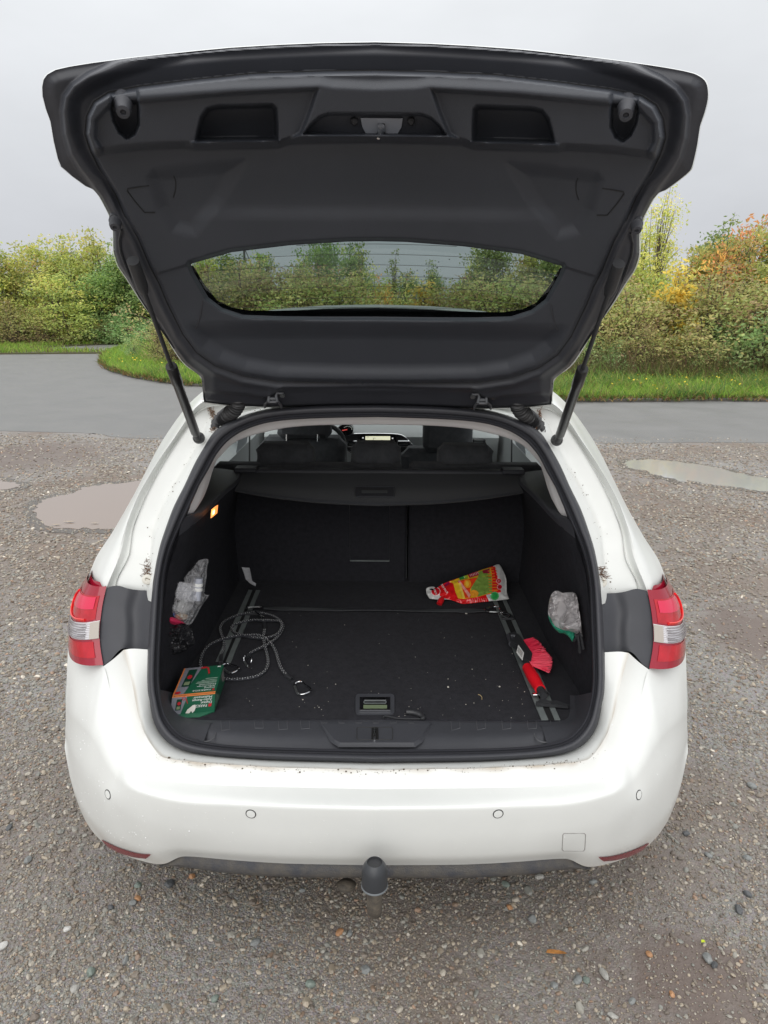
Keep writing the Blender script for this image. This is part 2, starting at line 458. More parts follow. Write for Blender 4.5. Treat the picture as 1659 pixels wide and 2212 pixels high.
flat('far_verge_ground', left_poly, 0.06, M_soil, 'grass strip along the far side of the bend', thick=0.055)
# kerb stones along the verge
M_kerb = mat('kerb_stone', (0.10, 0.092, 0.08), 0.8, var=0.35, vscale=9)
kerb = thing('kerb', (0, 13, 0), 'low weathered concrete kerb edging the grass island', 'kerb')
def kerb_run(P, n0, n1):
    L = chord(P); tot = L[-1]; s = 0.0; k = 0
    me = None
    while s < tot - 1.0 and k < 60:
        a = pchip(L, P, [s])[0]; b = pchip(L, P, [s + 0.97])[0]
        c = (a + b) / 2; ang = math.atan2(b[1] - a[1], b[0] - a[0])
        if n0 <= k < n1:
            if me is None:
                mb = MB(); mb.box((0, 0, 0), (0.96, 0.10, 0.10), bev=0.012)
                o = mb.build('kerb_stone', M_kerb, parent=kerb, smooth=False)
                o.data.transform(Matrix.Translation(Vector(worldpos(kerb)))); me = o.data
            else:
                o = bpy.data.objects.new('kerb_stone', me); coll.objects.link(o); o.parent = kerb
            o.location = (c[0], c[1] - 13, 0.008 + 0.010 * math.sin(k * 2.3)); o.rotation_euler = (0, 0, ang)
        s += 0.985; k += 1
kerb_run(edge_island, 0, 60)

# puddles
def water_material():
    m = mat('muddy_water', (0.25, 0.198, 0.165), 0.04, spec=0.4, bump=0.03, bscale=3, bdist=0.01)
    return m
M_water = water_material()
M_water_sky = mat('sky_tinted_water', (0.34, 0.335, 0.335), 0.05, spec=0.35, bump=0.03, bscale=3, bdist=0.01)  # pale grey of the reflected sky is put into the base colour
M_margin = mat('wet_margin', (0.105, 0.088, 0.076), 0.30, var=0.4, vscale=30, bump=0.6, bscale=90, bdist=0.004, rvar=0.12)
M_wet = mat('wet_mud', (0.085, 0.068, 0.06), 0.22, var=0.5, vscale=6, bump=0.5, bscale=60, bdist=0.006, rvar=0.15)
PUD = []
def puddle(pix, label, z=0.006, m=None, seed=0, amp=0.02, name='puddle'):
    P = wig([gp(x, y) for x, y in pix], 8, amp, True, seed); PUD.append(P)
    c_ = P.mean(0); r0 = np.random.default_rng(seed + 90); Q = P + (P - c_) / np.linalg.norm(P - c_, axis=1)[:, None] * (0.05 + 0.05 * np.abs(np.sin(np.arange(len(P)) * 0.37)) + r0.uniform(0, .03, len(P)))[:, None]
    flat('wet_mud', Q, 0.0035, M_margin, 'dark wet rim of mud round the ' + label)
    return flat(name, P, z, m or M_water, label)
puddle([(78, 1100), (95, 1080), (150, 1068), (190, 1052), (250, 1046), (330, 1040), (420, 1060), (420, 1110), (330, 1130), (250, 1143), (150, 1143), (100, 1136)], 'brown puddle on the gravel left of the car', seed=11)
puddle([(-200, 1035), (-60, 1030), (10, 1040), (45, 1051), (10, 1058), (-60, 1066), (-200, 1060)], 'small brown puddle at the left edge of the photo', seed=12)
puddle([(1345, 1003), (1375, 994), (1450, 997), (1530, 1008), (1600, 1024), (1680, 1036), (1850, 1046), (1850, 1080), (1680, 1066), (1580, 1053), (1480, 1040), (1400, 1022)], 'long shallow puddle on the gravel right of the car', m=M_water_sky, seed=13)
WATER = [((gp(250, 1095)[0], gp(250, 1095)[1]), (1.25, 0.85)), ((gp(1640, 1030)[0], gp(1640, 1030)[1]), (2.2, 0.7))]

# ------------------------------------------------------------------ loose stones: one scatter object
def stone_points():
    pts, sc_, tones = [], [], []
    # (ymin, ymax, halfwidth, count, size mean, size sigma)
    for y0, y1, n, s0, sg in ((0.85, 1.75, 118000, 0.0020, 0.5), (1.75, 2.7, 85000, 0.0025, 0.5), (2.7, 4.4, 65000, 0.0040, 0.5), (4.4, 6.6, 42000, 0.0068, 0.45), (6.6, 9.4, 34000, 0.0095, 0.42)):
        y = rng.uniform(y0, y1, n); hw = (0.62 * y + 0.95)
        x = rng.uniform(-1, 1, n) * hw
        s = s0 * np.exp(rng.normal(0, sg, n))
        big = rng.random(n) < 0.006
        s = np.where(big, s0 * rng.uniform(2.2, 4.2, n), s)
        s = np.minimum(s, 0.012)
        # patchy cover
        pat = np.sin(x * 3.1 + 1.3 * np.sin(y * 2.3)) * np.sin(y * 2.7 + 0.8 * np.sin(x * 4.1)) + 0.5 * np.sin(x * 7.7 + y * 5.9)
        keep = rng.random(n) < np.clip(0.80 + 0.30 * pat, 0.35, 1.0)
        for (c, r) in MUDZ:
            d = np.hypot(x - c[0], y - c[1]) / r
            keep &= rng.random(n) < np.clip((d - 0.35) / 0.9, 0.30, 1)
        for q in PUD: keep &= ~inpoly(np.stack([x, y], 1), q)
        keep &= (y < 9.0 + 0.2 * np.sin(x)) | (rng.random(n) < 0.3)
        x, y, s = x[keep], y[keep], s[keep]
        pts.append(np.stack([x, y, s * 0.12 + 0.001], 1)); sc_.append(s)
    return np.vstack(pts), np.concatenate(sc_)
def stone_mat():
    m = bpy.data.materials.new('pebble'); m.use_nodes = True
    N, L = m.node_tree.nodes, m.node_tree.links; b = N['Principled BSDF']
    a = N.new('ShaderNodeAttribute'); a.attribute_name = 'stone_tone'; a.attribute_type = 'INSTANCER'
    r = N.new('ShaderNodeValToRGB'); r.color_ramp.interpolation = 'CONSTANT'
    cols = [(0.0, (0.088, 0.078, 0.070)), (0.10, (0.12, 0.108, 0.096)), (0.34, (0.135, 0.12, 0.10)), (0.48, (0.16, 0.16, 0.15)), (0.62, (0.125, 0.13, 0.125)),
            (0.72, (0.21, 0.19, 0.16)), (0.83, (0.13, 0.10, 0.08)), (0.9, (0.22, 0.21, 0.19)), (0.975, (0.19, 0.14, 0.11)), (0.990, (0.38, 0.365, 0.335))]
    el = r.color_ramp.elements
    el[0].position = 0; el[0].color = (*cols[0][1], 1); el[1].position = cols[1][0]; el[1].color = (*cols[1][1], 1)
    for p, c in cols[2:]:
        e = el.new(p); e.color = (*c, 1)
    L.new(a.outputs['Fac'], r.inputs[0])
    L.new(r.outputs[0], b.inputs['Base Color']); b.inputs['Roughness'].default_value = 0.42
    hv = N.new('ShaderNodeHueSaturation'); hv.inputs['Value'].default_value = 1.68; hv.inputs['Saturation'].default_value = 1.1
    wm = N.new('ShaderNodeMix'); wm.data_type = 'RGBA'; wm.blend_type = 'MULTIPLY'; wm.inputs[0].default_value = 1; wm.inputs[7].default_value = (1.05, 1.0, 0.935, 1)
    L.new(r.outputs[0], hv.inputs['Color']); L.new(hv.outputs[0], wm.inputs[6]); L.new(wm.outputs[2], b.inputs['Base Color'])
    return m
M_stone = stone_mat()
def scatter(name, P, S, material, shape='ico', label='', tones=None, flatness=0.62):
    me = bpy.data.meshes.new(name); me.from_pydata(P.tolist(), [], [])
    n = len(P)
    at = me.attributes.new('s', 'FLOAT_VECTOR', 'POINT')
    k = np.stack([S * rng.uniform(0.8, 1.5, n), S * rng.uniform(0.65, 1.1, n), S * flatness * rng.uniform(0.7, 1.2, n)], 1)
    at.data.foreach_set('vector', k.ravel())
    ar = me.attributes.new('rot', 'FLOAT_VECTOR', 'POINT')
    ro = np.stack([rng.normal(0, 0.3, n), rng.normal(0, 0.3, n), rng.uniform(0, 6.28, n)], 1); ar.data.foreach_set('vector', ro.ravel())
    aa = me.attributes.new('stone_tone', 'FLOAT', 'POINT'); aa.data.foreach_set('value', rng.random(n) if tones is None else tones)
    o = bpy.data.objects.new(name, me); coll.objects.link(o); me.materials.append(material)
    ng = bpy.data.node_groups.new(name, 'GeometryNodeTree')
    ng.interface.new_socket('Geometry', in_out='INPUT', socket_type='NodeSocketGeometry')
    ng.interface.new_socket('Geometry', in_out='OUTPUT', socket_type='NodeSocketGeometry')
    N, L = ng.nodes, ng.links
    gi = N.new('NodeGroupInput'); go = N.new('NodeGroupOutput')
    ico = N.new('GeometryNodeMeshIcoSphere'); ico.inputs['Radius'].default_value = 1; ico.inputs['Subdivisions'].default_value = 2
    rv = N.new('FunctionNodeRandomValue'); rv.data_type = 'FLOAT_VECTOR'
    rv.inputs[0].default_value = (-0.16,) * 3; rv.inputs[1].default_value = (0.16,) * 3
    sp = N.new('GeometryNodeSetPosition'); L.new(ico.outputs[0], sp.inputs['Geometry']); L.new(rv.outputs[0], sp.inputs['Offset'])
    sm = N.new('GeometryNodeSetMaterial'); sm.inputs['Material'].default_value = material; L.new(sp.outputs[0], sm.inputs[0])
    ip = N.new('GeometryNodeInstanceOnPoints'); L.new(gi.outputs[0], ip.inputs['Points']); L.new(sm.outputs[0], ip.inputs['Instance'])
    n1 = N.new('GeometryNodeInputNamedAttribute'); n1.data_type = 'FLOAT_VECTOR'; n1.inputs[0].default_value = 's'
    n2 = N.new('GeometryNodeInputNamedAttribute'); n2.data_type = 'FLOAT_VECTOR'; n2.inputs[0].default_value = 'rot'
    L.new(n1.outputs[0], ip.inputs['Scale'])
    try:
        er = N.new('FunctionNodeEulerToRotation'); L.new(n2.outputs[0], er.inputs[0]); L.new(er.outputs[0], ip.inputs['Rotation'])
    except Exception: L.new(n2.outputs[0], ip.inputs['Rotation'])
    L.new(ip.outputs[0], go.inputs[0])
    md = o.modifiers.new('scatter', 'NODES'); md.node_group = ng
    return tag(o, label, kind='stuff')
SP, SS = stone_points()
scatter('gravel', SP, SS, M_stone, label='loose wet gravel stones scattered over the ground')

# ------------------------------------------------------------------ grass
def blades(name, pts, h, w, cols, label, lean=0.35, z=0.06):
    n = len(pts); a = rng.uniform(0, 2 * np.pi, n); hh = h * np.exp(rng.normal(0, 0.3, n))
    base = np.stack([pts[:, 0], pts[:, 1], np.full(n, z)], 1)
    s = np.stack([np.cos(a), np.sin(a), np.zeros(n)], 1) * (w / 2)
    ln = np.stack([rng.normal(0, lean, n), rng.normal(0, lean, n), np.ones(n)], 1); ln *= hh[:, None]
    mid = base + ln * 0.55 + [0, 0, 0]; tip = base + ln * [1.6, 1.6, 0.95]
    V = np.stack([base - s, base + s, mid + s * 0.8, mid - s * 0.8, tip], 1).reshape(-1, 3)
    i = np.arange(n) * 5
    F4 = np.stack([i, i + 1, i + 2, i + 3], 1); F3 = np.stack([i + 3, i + 2, i + 4], 1)
    me = bpy.data.meshes.new(name)
    me.vertices.add(len(V)); me.vertices.foreach_set('co', V.ravel())
    me.loops.add(7 * n); li = np.concatenate([F4, F3], 1).ravel(); me.loops.foreach_set('vertex_index', li)
    me.polygons.add(2 * n); st = (np.arange(n)[:, None] * 7 + [0, 4]).ravel(); me.polygons.foreach_set('loop_start', st)
    me.polygons.foreach_set('loop_total', np.tile([4, 3], n))
    ca = me.color_attributes.new('leaf_colour', 'FLOAT_COLOR', 'POINT')
    C = np.array(cols)[rng.integers(0, len(cols), n)] * rng.uniform(0.75, 1.3, (n, 1)); C = np.repeat(np.hstack([C, np.ones((n, 1))]), 5, 0)
    ca.data.foreach_set('color', C.ravel())
    me.materials.append(M_leaf); me.update(); me.validate()
    o = bpy.data.objects.new(name, me); coll.objects.link(o); return tag(o, label, kind='stuff')
def sample(poly, x0, x1, y0, y1, n):
    P = np.stack([rng.uniform(x0, x1, n), rng.uniform(y0, y1, n)], 1); return P[inpoly(P, poly)]
GR = [(0.24, 0.38, 0.06), (0.30, 0.45, 0.07), (0.19, 0.32, 0.055), (0.35, 0.43, 0.09)]
P1 = sample(verge, -9, 17, 12.3, 18.6, 90000)
_t = np.sin(P1[:, 0] * 1.9 + np.sin(P1[:, 1] * 2.1) * 1.5) * np.sin(P1[:, 1] * 3.1 + np.sin(P1[:, 0] * 1.2)) + rng.normal(0, .35, len(P1))
blades('tall_grass', P1[_t > 0.45], 0.27, 0.018, [(0.16, 0.27, 0.05), (0.24, 0.32, 0.07), (0.30, 0.28, 0.10), (0.11, 0.21, 0.06)], 'taller tufts and weeds in the verge behind the car', lean=0.45)
P1 = P1[_t <= 0.75]
blades('verge_grass', P1, 0.14, 0.016, GR + [(0.27, 0.31, 0.08)], 'bright green grass on the verge behind the car')
P2 = sample(verge, -13, 0, 13, 34, 50000); P2 = P2[P2[:, 0] < -3 + 0 * P2[:, 1]]
blades('island_grass', P2, 0.16, 0.018, GR, 'bright green grass on the island left of the car')
P3 = sample(left_poly, -30, -8, 22, 44, 60000)
dist_to_edge = np.array([0.0]) 
blades('far_verge_grass', P3, 0.16, 0.03, GR + [(0.20, 0.17, 0.08)], 'short grass along the far side of the bend')
# dry tall stalks at the foot of the scrub
P4 = sample(verge, 4, 18, 16.2, 19.5, 9000)
blades('dry_stalks', P4, 0.55, 0.014, [(0.22, 0.17, 0.09), (0.14, 0.15, 0.05), (0.16, 0.10, 0.06), (0.10, 0.14, 0.04)], 'tall dry weeds standing at the foot of the scrub', lean=0.2)
P5 = sample(left_poly, -30, -10, 33, 40, 14000)
blades('dry_weeds', P5, 0.5, 0.03, [(0.24, 0.19, 0.10), (0.16, 0.16, 0.06), (0.20, 0.12, 0.07)], 'dry straw coloured weeds before the far hedge', lean=0.2)
# leaf litter and low weeds along the kerb
E = edge_island; eL = chord(E); tt = rng.uniform(0, eL[-1], 26000); eb = pchip(eL, E, tt); eb[:, 1] += rng.normal(0.10, 0.13, len(eb)); 
blades('kerb_weeds', eb[:, :2], 0.075, 0.028, [(0.20, 0.11, 0.05), (0.11, 0.15, 0.04), (0.24, 0.16, 0.07), (0.08, 0.13, 0.03)], 'low weeds and fallen leaves along the road edge', lean=0.6, z=0.04)
# small yellow flowers
fl = np.vstack([sample(verge, 4.5, 11, 13.2, 16.5, 150)[:70], sample(verge, -10, -5, 15.5, 24, 200)[:50]])
b = MB()
for x, y in fl:
    a = rng.uniform(0, 6.28); z0 = rng.uniform(0.2, 0.3); r_ = 0.022
    k = np.linspace(0, 2 * np.pi, 7)[:-1]
    ring = np.stack([x + r_ * np.cos(k), y + r_ * np.sin(k) * 0.6, z0 + r_ * 0.6 * np.sin(k + a)], 1)
    b.add(np.vstack([ring, [[x, y, z0 + 0.012]]]), [(i, (i + 1) % 6, 6) for i in range(6)])
tag(b.build('wild_flowers', mat('yellow_petal', (0.75, 0.55, 0.03), 0.6)), 'scattered small yellow wild flowers in the grass', kind='stuff')

# ------------------------------------------------------------------ trees and shrubs
def tree_meshes(seed, kind, H, R, nclump, nleaf, leaf, pal, weights, spread=0.26, low=0.05, twig=True, shape='shrub'):
    """returns crown mesh and stem mesh for a tree of height H, radius R standing at the origin"""
    r = np.random.default_rng(seed)
    # clump centres
    th = r.uniform(0, 2 * np.pi, nclump); q = r.random(nclump) ** 0.6; zz = r.random(nclump)
    if shape == 'shrub': prof = np.sin(np.clip(zz * 0.88 + 0.12, 0, 1) * np.pi) ** 0.55
    elif shape == 'airy': prof = np.clip(1.15 - zz, 0.12, 1) * np.clip(zz * 5 + 0.35, 0, 1)
    elif shape == 'column': prof = np.clip(1.1 - zz ** 2.2, 0.25, 1)
    else: prof = np.sqrt(np.clip(1 - (zz * 2 - 1) ** 2, 0.05, 1))
    lob = 1 + 0.28 * np.sin(th * 3 + seed) + 0.18 * np.sin(th * 5 + 2 * seed)
    rad = R * prof * q * lob
    top = 1 + 0.16 * np.sin(th * 2 + seed * 1.7) + r.normal(0, 0.05, nclump)
    C = np.stack([rad * np.cos(th), rad * np.sin(th), low * H + zz * H * (1 - low) * np.clip(top, 0.72, 1.16)], 1)
    # upright shoots poking out
    ns = max(4, nclump // 4); sh = C[r.integers(0, nclump, ns)] + np.stack([r.normal(0, 0.12, ns), r.normal(0, 0.12, ns), r.uniform(0.05, 0.42, ns) * H * 0.5], 1)
    C = np.vstack([C, sh]); nc = len(C)
    size = np.concatenate([spread * r.uniform(0.5, 1.3, nclump), np.full(ns, spread * 0.6)])
    per = (nleaf * size ** 1.5 / (size ** 1.5).sum()).astype(int) + 1
    idx = np.repeat(np.arange(nc), per); n = len(idx)
    off = np.clip(r.normal(0, 1, (n, 3)), -1.7, 1.7) * size[idx][:, None] * [1, 1, 0.75]
    Pc = C[idx] + off; Pc[:, 2] = np.abs(Pc[:, 2] - 0.02) + 0.02
    ax = r.normal(0, 1, (n, 3)); ax /= np.linalg.norm(ax, axis=1)[:, None]
    nn = r.normal(0, 1, (n, 3)) + [0, 0, 0.8]; nn -= ax * (nn * ax).sum(1)[:, None]; nn /= np.linalg.norm(nn, axis=1)[:, None]
    bb = np.cross(ax, nn); s = (1.3 * leaf * r.uniform(0.6, 1.35, n))[:, None]
    V = np.stack([Pc - ax * s, Pc + bb * s * 0.5, Pc + ax * s, Pc - bb * s * 0.5], 1).reshape(-1, 3)
    me = bpy.data.meshes.new(kind + '_crown')
    me.vertices.add(4 * n); me.vertices.foreach_set('co', V.ravel())
    me.loops.add(4 * n); me.loops.foreach_set('vertex_index', np.arange(4 * n))
    me.polygons.add(n); me.polygons.foreach_set('loop_start', np.arange(n) * 4); me.polygons.foreach_set('loop_total', np.full(n, 4))
    pal = np.array(pal); cc = r.choice(len(pal), nc, p=np.array(weights) / sum(weights))
    lc = np.where(r.random(n) < 0.7, cc[idx], r.choice(len(pal), n, p=np.array(weights) / sum(weights)))
    col = np.array([3.65, 3.5, 3.3]) * pal[lc] * r.uniform(0.86, 1.15, (n, 1)) * (r.uniform(0.82, 1.2, nc)[idx])[:, None]
    ca = me.color_attributes.new('leaf_colour', 'FLOAT_COLOR', 'POINT')
    ca.data.foreach_set('color', np.repeat(np.hstack([col, np.ones((n, 1))]), 4, 0).ravel())
    me.materials.append(M_leaf); me.update()
    mb = MB(); nst = 5 if shape == 'shrub' else (1 if shape in ('airy', 'column') else 2)
    roots = np.stack([r.normal(0, 0.12 * R * (nst > 1), nst), r.normal(0, 0.12 * R * (nst > 1), nst), np.zeros(nst)], 1)
    if nst == 1:
        tr = np.array([(0, 0, -0.05), (0.03, 0, H * 0.3), (-0.04, 0.03, H * 0.65), (0.02, 0, H * 0.97)]); mb.tube(crom(tr, 4), np.linspace(0.035 * H ** 0.5, 0.008, 13), 6)
    for k in range(nc if twig else nc // 3):
        p0 = roots[k % nst] if nst > 1 else np.array([0, 0, C[k][2] * r.uniform(0.35, 0.8)])
        p1 = C[k]; mid = p0 * 0.5 + p1 * 0.5 + np.array([0, 0, 0.12 * np.linalg.norm(p1 - p0)]) + r.normal(0, 0.05, 3)
        mb.tube(crom([p0, mid, p1 + (p1 - mid) * 0.15], 3), np.linspace(0.018 if nst > 1 else 0.012, 0.004, 7), 4, caps=False)
    o = mb.build(kind + '_stems', M_bark, origin=(0, 0, 0)); ms = o.data; bpy.data.objects.remove(o)
    return me, ms
YG = [(0.175, 0.195, 0.06), (0.135, 0.165, 0.055), (0.21, 0.205, 0.07), (0.10, 0.13, 0.048), (0.19, 0.145, 0.065)]
DG = [(0.075, 0.11, 0.04), (0.095, 0.13, 0.045), (0.06, 0.09, 0.038), (0.14, 0.15, 0.05)]
OR = [(0.27, 0.13, 0.055), (0.21, 0.11, 0.06), (0.16, 0.13, 0.055), (0.13, 0.14, 0.05), (0.30, 0.19, 0.06)]
BR = [(0.155, 0.145, 0.07), (0.14, 0.16, 0.06), (0.14, 0.105, 0.065), (0.18, 0.17, 0.075), (0.12, 0.15, 0.06)]
YE = [(0.21, 0.15, 0.035), (0.18, 0.15, 0.045), (0.14, 0.14, 0.05)]
BI = [(0.22, 0.24, 0.07), (0.17, 0.20, 0.055), (0.27, 0.26, 0.09)]
GG = [(0.10, 0.15, 0.07), (0.075, 0.125, 0.05), (0.14, 0.17, 0.08)]
SPEC = {
 'green': [tree_meshes(s, 'hedge_tree', 4.0, 1.5, 120, 9500, 0.05, YG, (4, 4, 2, 3, .4), 0.27) for s in (1, 2, 3)],
 'dark': [tree_meshes(s, 'dark_tree', 4.0, 1.5, 110, 9500, 0.05, DG, (3, 3, 3, 1), 0.26) for s in (4, 5)],
 'orange': [tree_meshes(s, 'orange_tree', 4.0, 1.3, 90, 5200, 0.05, OR, (2, 2, 3, 4, 1.5), 0.24, shape='tree') for s in (6, 7)],
 'brown': [tree_meshes(s, 'brown_shrub', 2.4, 1.3, 110, 5200, 0.034, BR, (3, 4, 3, 2, 3), 0.22) for s in (8, 9, 10)],
 'yellow': [tree_meshes(12, 'yellow_sapling', 2.8, 0.42, 40, 1300, 0.055, YE, (3, 2, 1), 0.16, shape='column', low=0.25)],
 'birch': [tree_meshes(13, 'birch_tree', 4.6, 1.2, 110, 5200, 0.032, BI, (3, 3, 2), 0.20, shape='airy', low=0.1)],
 'thin': [tree_meshes(s, 'thin_sapling', 3.6, 0.75, 60, 2600, 0.038, DG + BI, (3, 3, 2, 2, 1, 1, 1), 0.15, shape='airy', low=0.05) for s in (14, 15)],
 'greygreen': [tree_meshes(16, 'grey_shrub', 1.6, 1.2, 70, 4200, 0.04, GG, (3, 3, 2), 0.2)],
}
HT = {'green': 4.0, 'dark': 4.0, 'orange': 4.0, 'brown': 2.4, 'yellow': 2.8, 'birch': 4.6, 'thin': 3.6, 'greygreen': 1.6}
NAME = {'green': 'hedge_tree', 'dark': 'hedge_tree', 'orange': 'autumn_tree', 'brown': 'shrub', 'yellow': 'sapling', 'birch': 'birch_tree', 'thin': 'sapling', 'greygreen': 'shrub'}
CAT = {'hedge_tree': 'tree', 'autumn_tree': 'tree', 'shrub': 'shrub', 'sapling': 'tree', 'birch_tree': 'tree'}
WORD = {'green': 'yellow green bushy tree', 'dark': 'dark green bushy tree', 'orange': 'orange leaved autumn tree', 'brown': 'brownish twiggy shrub',
        'yellow': 'small bright yellow sapling', 'birch': 'tall airy pale green tree', 'thin': 'thin upright green sapling', 'greygreen': 'low grey green shrub'}
tree_n = 0
def plant(sp, px, Y, top, place, wide=1.0, group=None):
    global tree_n
    var = SPEC[sp][tree_n % len(SPEC[sp])]; tree_n += 1
    p = PY(px, top, Y); h = (p[2] - 0.05) / HT[sp] * 0.97
    t = thing(NAME[sp], (p[0], Y, 0.04), f'{WORD[sp]} {place}', CAT[NAME[sp]], group)
    t.scale = (wide * h ** 0.5, wide * h ** 0.5, h); t.rotation_euler = (0, 0, rng.uniform(0, 6.28))
    c = bpy.data.objects.new('crown', var[0]); s = bpy.data.objects.new('trunk', var[1])
    for o in (c, s): coll.objects.link(o); o.parent = t
    return t
LH = 'trees of the hedge left of the car'
plant('green', -60, 33, 545, 'just beyond the left edge behind the bend', 1.3, LH)
plant('green', 15, 33.5, 555, 'at the left edge of the hedge behind the bend', 1.25, LH)
plant('green', 85, 35.5, 537, 'second from the left in the hedge behind the bend', 1.3, LH)
plant('green', 150, 36.5, 548, 'with thin tops in the middle of the hedge behind the bend', 1.25, LH)
plant('dark', 265, 36, 560, 'right in the hedge beside the tailgate edge', 1.5, LH)
plant('green', 200, 37, 530, 'with the highest top in the hedge behind the bend', 1.2, LH)
plant('dark', 225, 35, 600, 'in the darker gap of the hedge left of the tailgate', 1.2, LH)
plant('green', 120, 33, 600, 'bulging forward from the hedge over the verge', 1.35, LH)
plant('dark', 330, 36, 585, 'half hidden by the left tailgate edge', 1.4, LH)
plant('dark', 395, 36, 600, 'seen low between the strut and the tailgate edge', 1.4, LH)
SL = 'low shrubs before the left hedge'
plant('brown', 20, 31.5, 665, 'at the foot of the hedge at the left edge', 1.4, SL)
plant('brown', 90, 32, 672, 'at the foot of the hedge left of the middle', 1.3, SL)
plant('brown', 150, 33, 690, 'second clump at the foot of the left hedge', 1.3, SL)
plant('brown', 195, 34, 685, 'below the dark gap in the left hedge', 1.1, SL)
plant('greygreen', 240, 34, 678, 'rounded at the right end of the left hedge', 1.3, SL)
plant('greygreen', 300, 33.5, 690, 'behind the bend next to the tailgate edge', 1.3, SL)
plant('greygreen', 283, 23.5, 731, 'small and dense on the tip of the grass island', 0.42)
plant('brown', 338, 22.5, 705, 'on the grass island behind the left strut', 0.75)
plant('brown', 375, 20.5, 722, 'on the grass island between strut and tailgate', 0.7)
CB = 'trees seen through the rear window'
for sp, px, Y, top, pl, w in (
    ('green', 430, 26, 566, 'at the left end of the rear window view', 1.0), ('dark', 490, 27, 572, 'left in the rear window view', 1.0),
    ('thin', 560, 23, 545, 'with a bare top rising left in the rear window', 0.8), ('brown', 520, 22, 605, 'low on the left in the rear window', 1.4),
    ('thin', 575, 24, 548, 'close beside the bare topped one in the rear window', 0.9), ('brown', 600, 22, 592, 'in the left half of the rear window', 1.5),
    ('thin', 648, 23, 572, 'short one left of the window centre', 0.9), ('dark', 705, 25, 540, 'tallest just left of the window centre', 0.75),
    ('dark', 755, 24, 560, 'right beside the tallest one in the window', 0.75), ('thin', 780, 23, 556, 'with a wispy top at the window centre', 0.9),
    ('brown', 690, 21.5, 612, 'below the tallest tree in the window', 1.3), ('orange', 830, 20.5, 618, 'small at the bottom centre of the rear window', 0.45),
    ('brown', 770, 21.5, 622, 'left of the small orange tree in the window', 1.2), ('thin', 850, 23, 588, 'above the small orange tree in the window', 1.0),
    ('dark', 880, 25, 612, 'low right of the window centre', 0.7), ('thin', 930, 23, 606, 'in the low dip of the rear window view', 0.9),
    ('yellow', 915, 20.5, 632, 'low at the centre right of the rear window', 1.2), ('dark', 935, 26, 604, 'rounded top under the grey sky in the window', 0.5),
    ('thin', 1000, 24, 612, 'smallest, before the big right tree in the window', 0.8), ('brown', 1000, 21.5, 632, 'low before the big right tree in the window', 1.2),
    ('dark', 1075, 24, 542, 'tallest at the right of the rear window', 0.95), ('green', 1145, 25, 548, 'at the right end of the rear window view', 0.85),
    ('dark', 1185, 24, 560, 'cut by the right window frame', 0.8), ('brown', 1080, 20.5, 605, 'under the tallest right tree in the window', 1.4),
    ('green', 660, 25, 592, 'behind the short one left of the window centre', 1.1), ('brown', 735, 20.8, 618, 'low under the twin tall trees in the window', 1.4),
    ('green', 820, 26, 606, 'behind the small orange tree in the window', 0.9), ('brown', 880, 21, 628, 'between the orange and yellow ones in the window', 1.3),
    ('green', 545, 26, 588, 'behind the bare topped saplings in the window', 1.2), ('brown', 955, 20.8, 630, 'right of the low yellow one in the window', 1.3),
    ('green', 1040, 25.5, 570, 'left shoulder of the tallest right tree in the window', 0.8), ('brown', 640, 20.6, 622, 'at the foot of the trees left in the window', 1.4),
    ('brown', 1160, 20.5, 610, 'in the right corner of the rear window', 1.4), ('brown', 450, 21.5, 612, 'in the left corner of the rear window', 1.4)):
    plant(sp, px, Y, top, pl, w, CB)
RB = 'scrub on the right behind the verge'
for sp, px, Y, top, pl, w in (
    ('green', 1250, 24, 560, 'hidden mostly by the right tailgate edge', 1.0), ('birch', 1432, 22, 452, 'rising above the scrub right of the tailgate', 1.05),
    ('birch', 1395, 22.5, 500, 'close behind the tailgate edge on the right', 0.95), ('green', 1390, 21.5, 580, 'below the tall airy tree on the right', 1.0),
    ('green', 1335, 21, 600, 'next to the right strut', 1.0), ('orange', 1300, 21, 610, 'seen past the right strut', 0.8),
    ('orange', 1630, 22.5, 492, 'tallest at the right edge of the photo', 1.15), ('dark', 1560, 23, 530, 'behind the orange tree on the right', 1.0),
    ('orange', 1570, 21.5, 520, 'left neighbour of the tallest orange tree', 0.95), ('green', 1520, 22, 565, 'in the middle of the right scrub', 0.95),
    ('yellow', 1470, 18.9, 592, 'standing out in the right scrub', 1.15), ('green', 1640, 21, 580, 'under the orange tree at the right edge', 1.0),
    ('dark', 1720, 22, 520, 'beyond the right edge of the photo', 1.1), ('green', 1760, 21.5, 540, 'beyond the right edge under the orange tree', 1.2),
    ('brown', 1290, 19.5, 640, 'just right of the tailgate above the verge', 1.2), ('brown', 1360, 19.3, 632, 'left in the twiggy scrub on the right', 1.3),
    ('brown', 1430, 19.2, 660, 'left of the yellow sapling', 1.3), ('brown', 1490, 19, 640, 'behind the yellow sapling', 1.3),
    ('brown', 1560, 18.8, 615, 'large in the middle of the right scrub', 1.5), ('brown', 1640, 18.7, 620, 'large at the right edge of the photo', 1.5),
    ('brown', 1720, 18.7, 620, 'just outside the right edge', 1.5), ('brown', 1390, 17.9, 720, 'low by the verge under the airy tree', 1.1),
    ('greygreen', 1300, 18, 735, 'low by the verge near the right strut', 1.0), ('brown', 1500, 17.8, 722, 'low by the verge under the yellow sapling', 1.2),
    ('greygreen', 1580, 17.7, 722, 'low by the verge in the middle right', 1.1), ('greygreen', 1650, 17.5, 700, 'low by the verge at the right edge', 1.2)):
    plant(sp, px, Y, top, pl, w, RB)
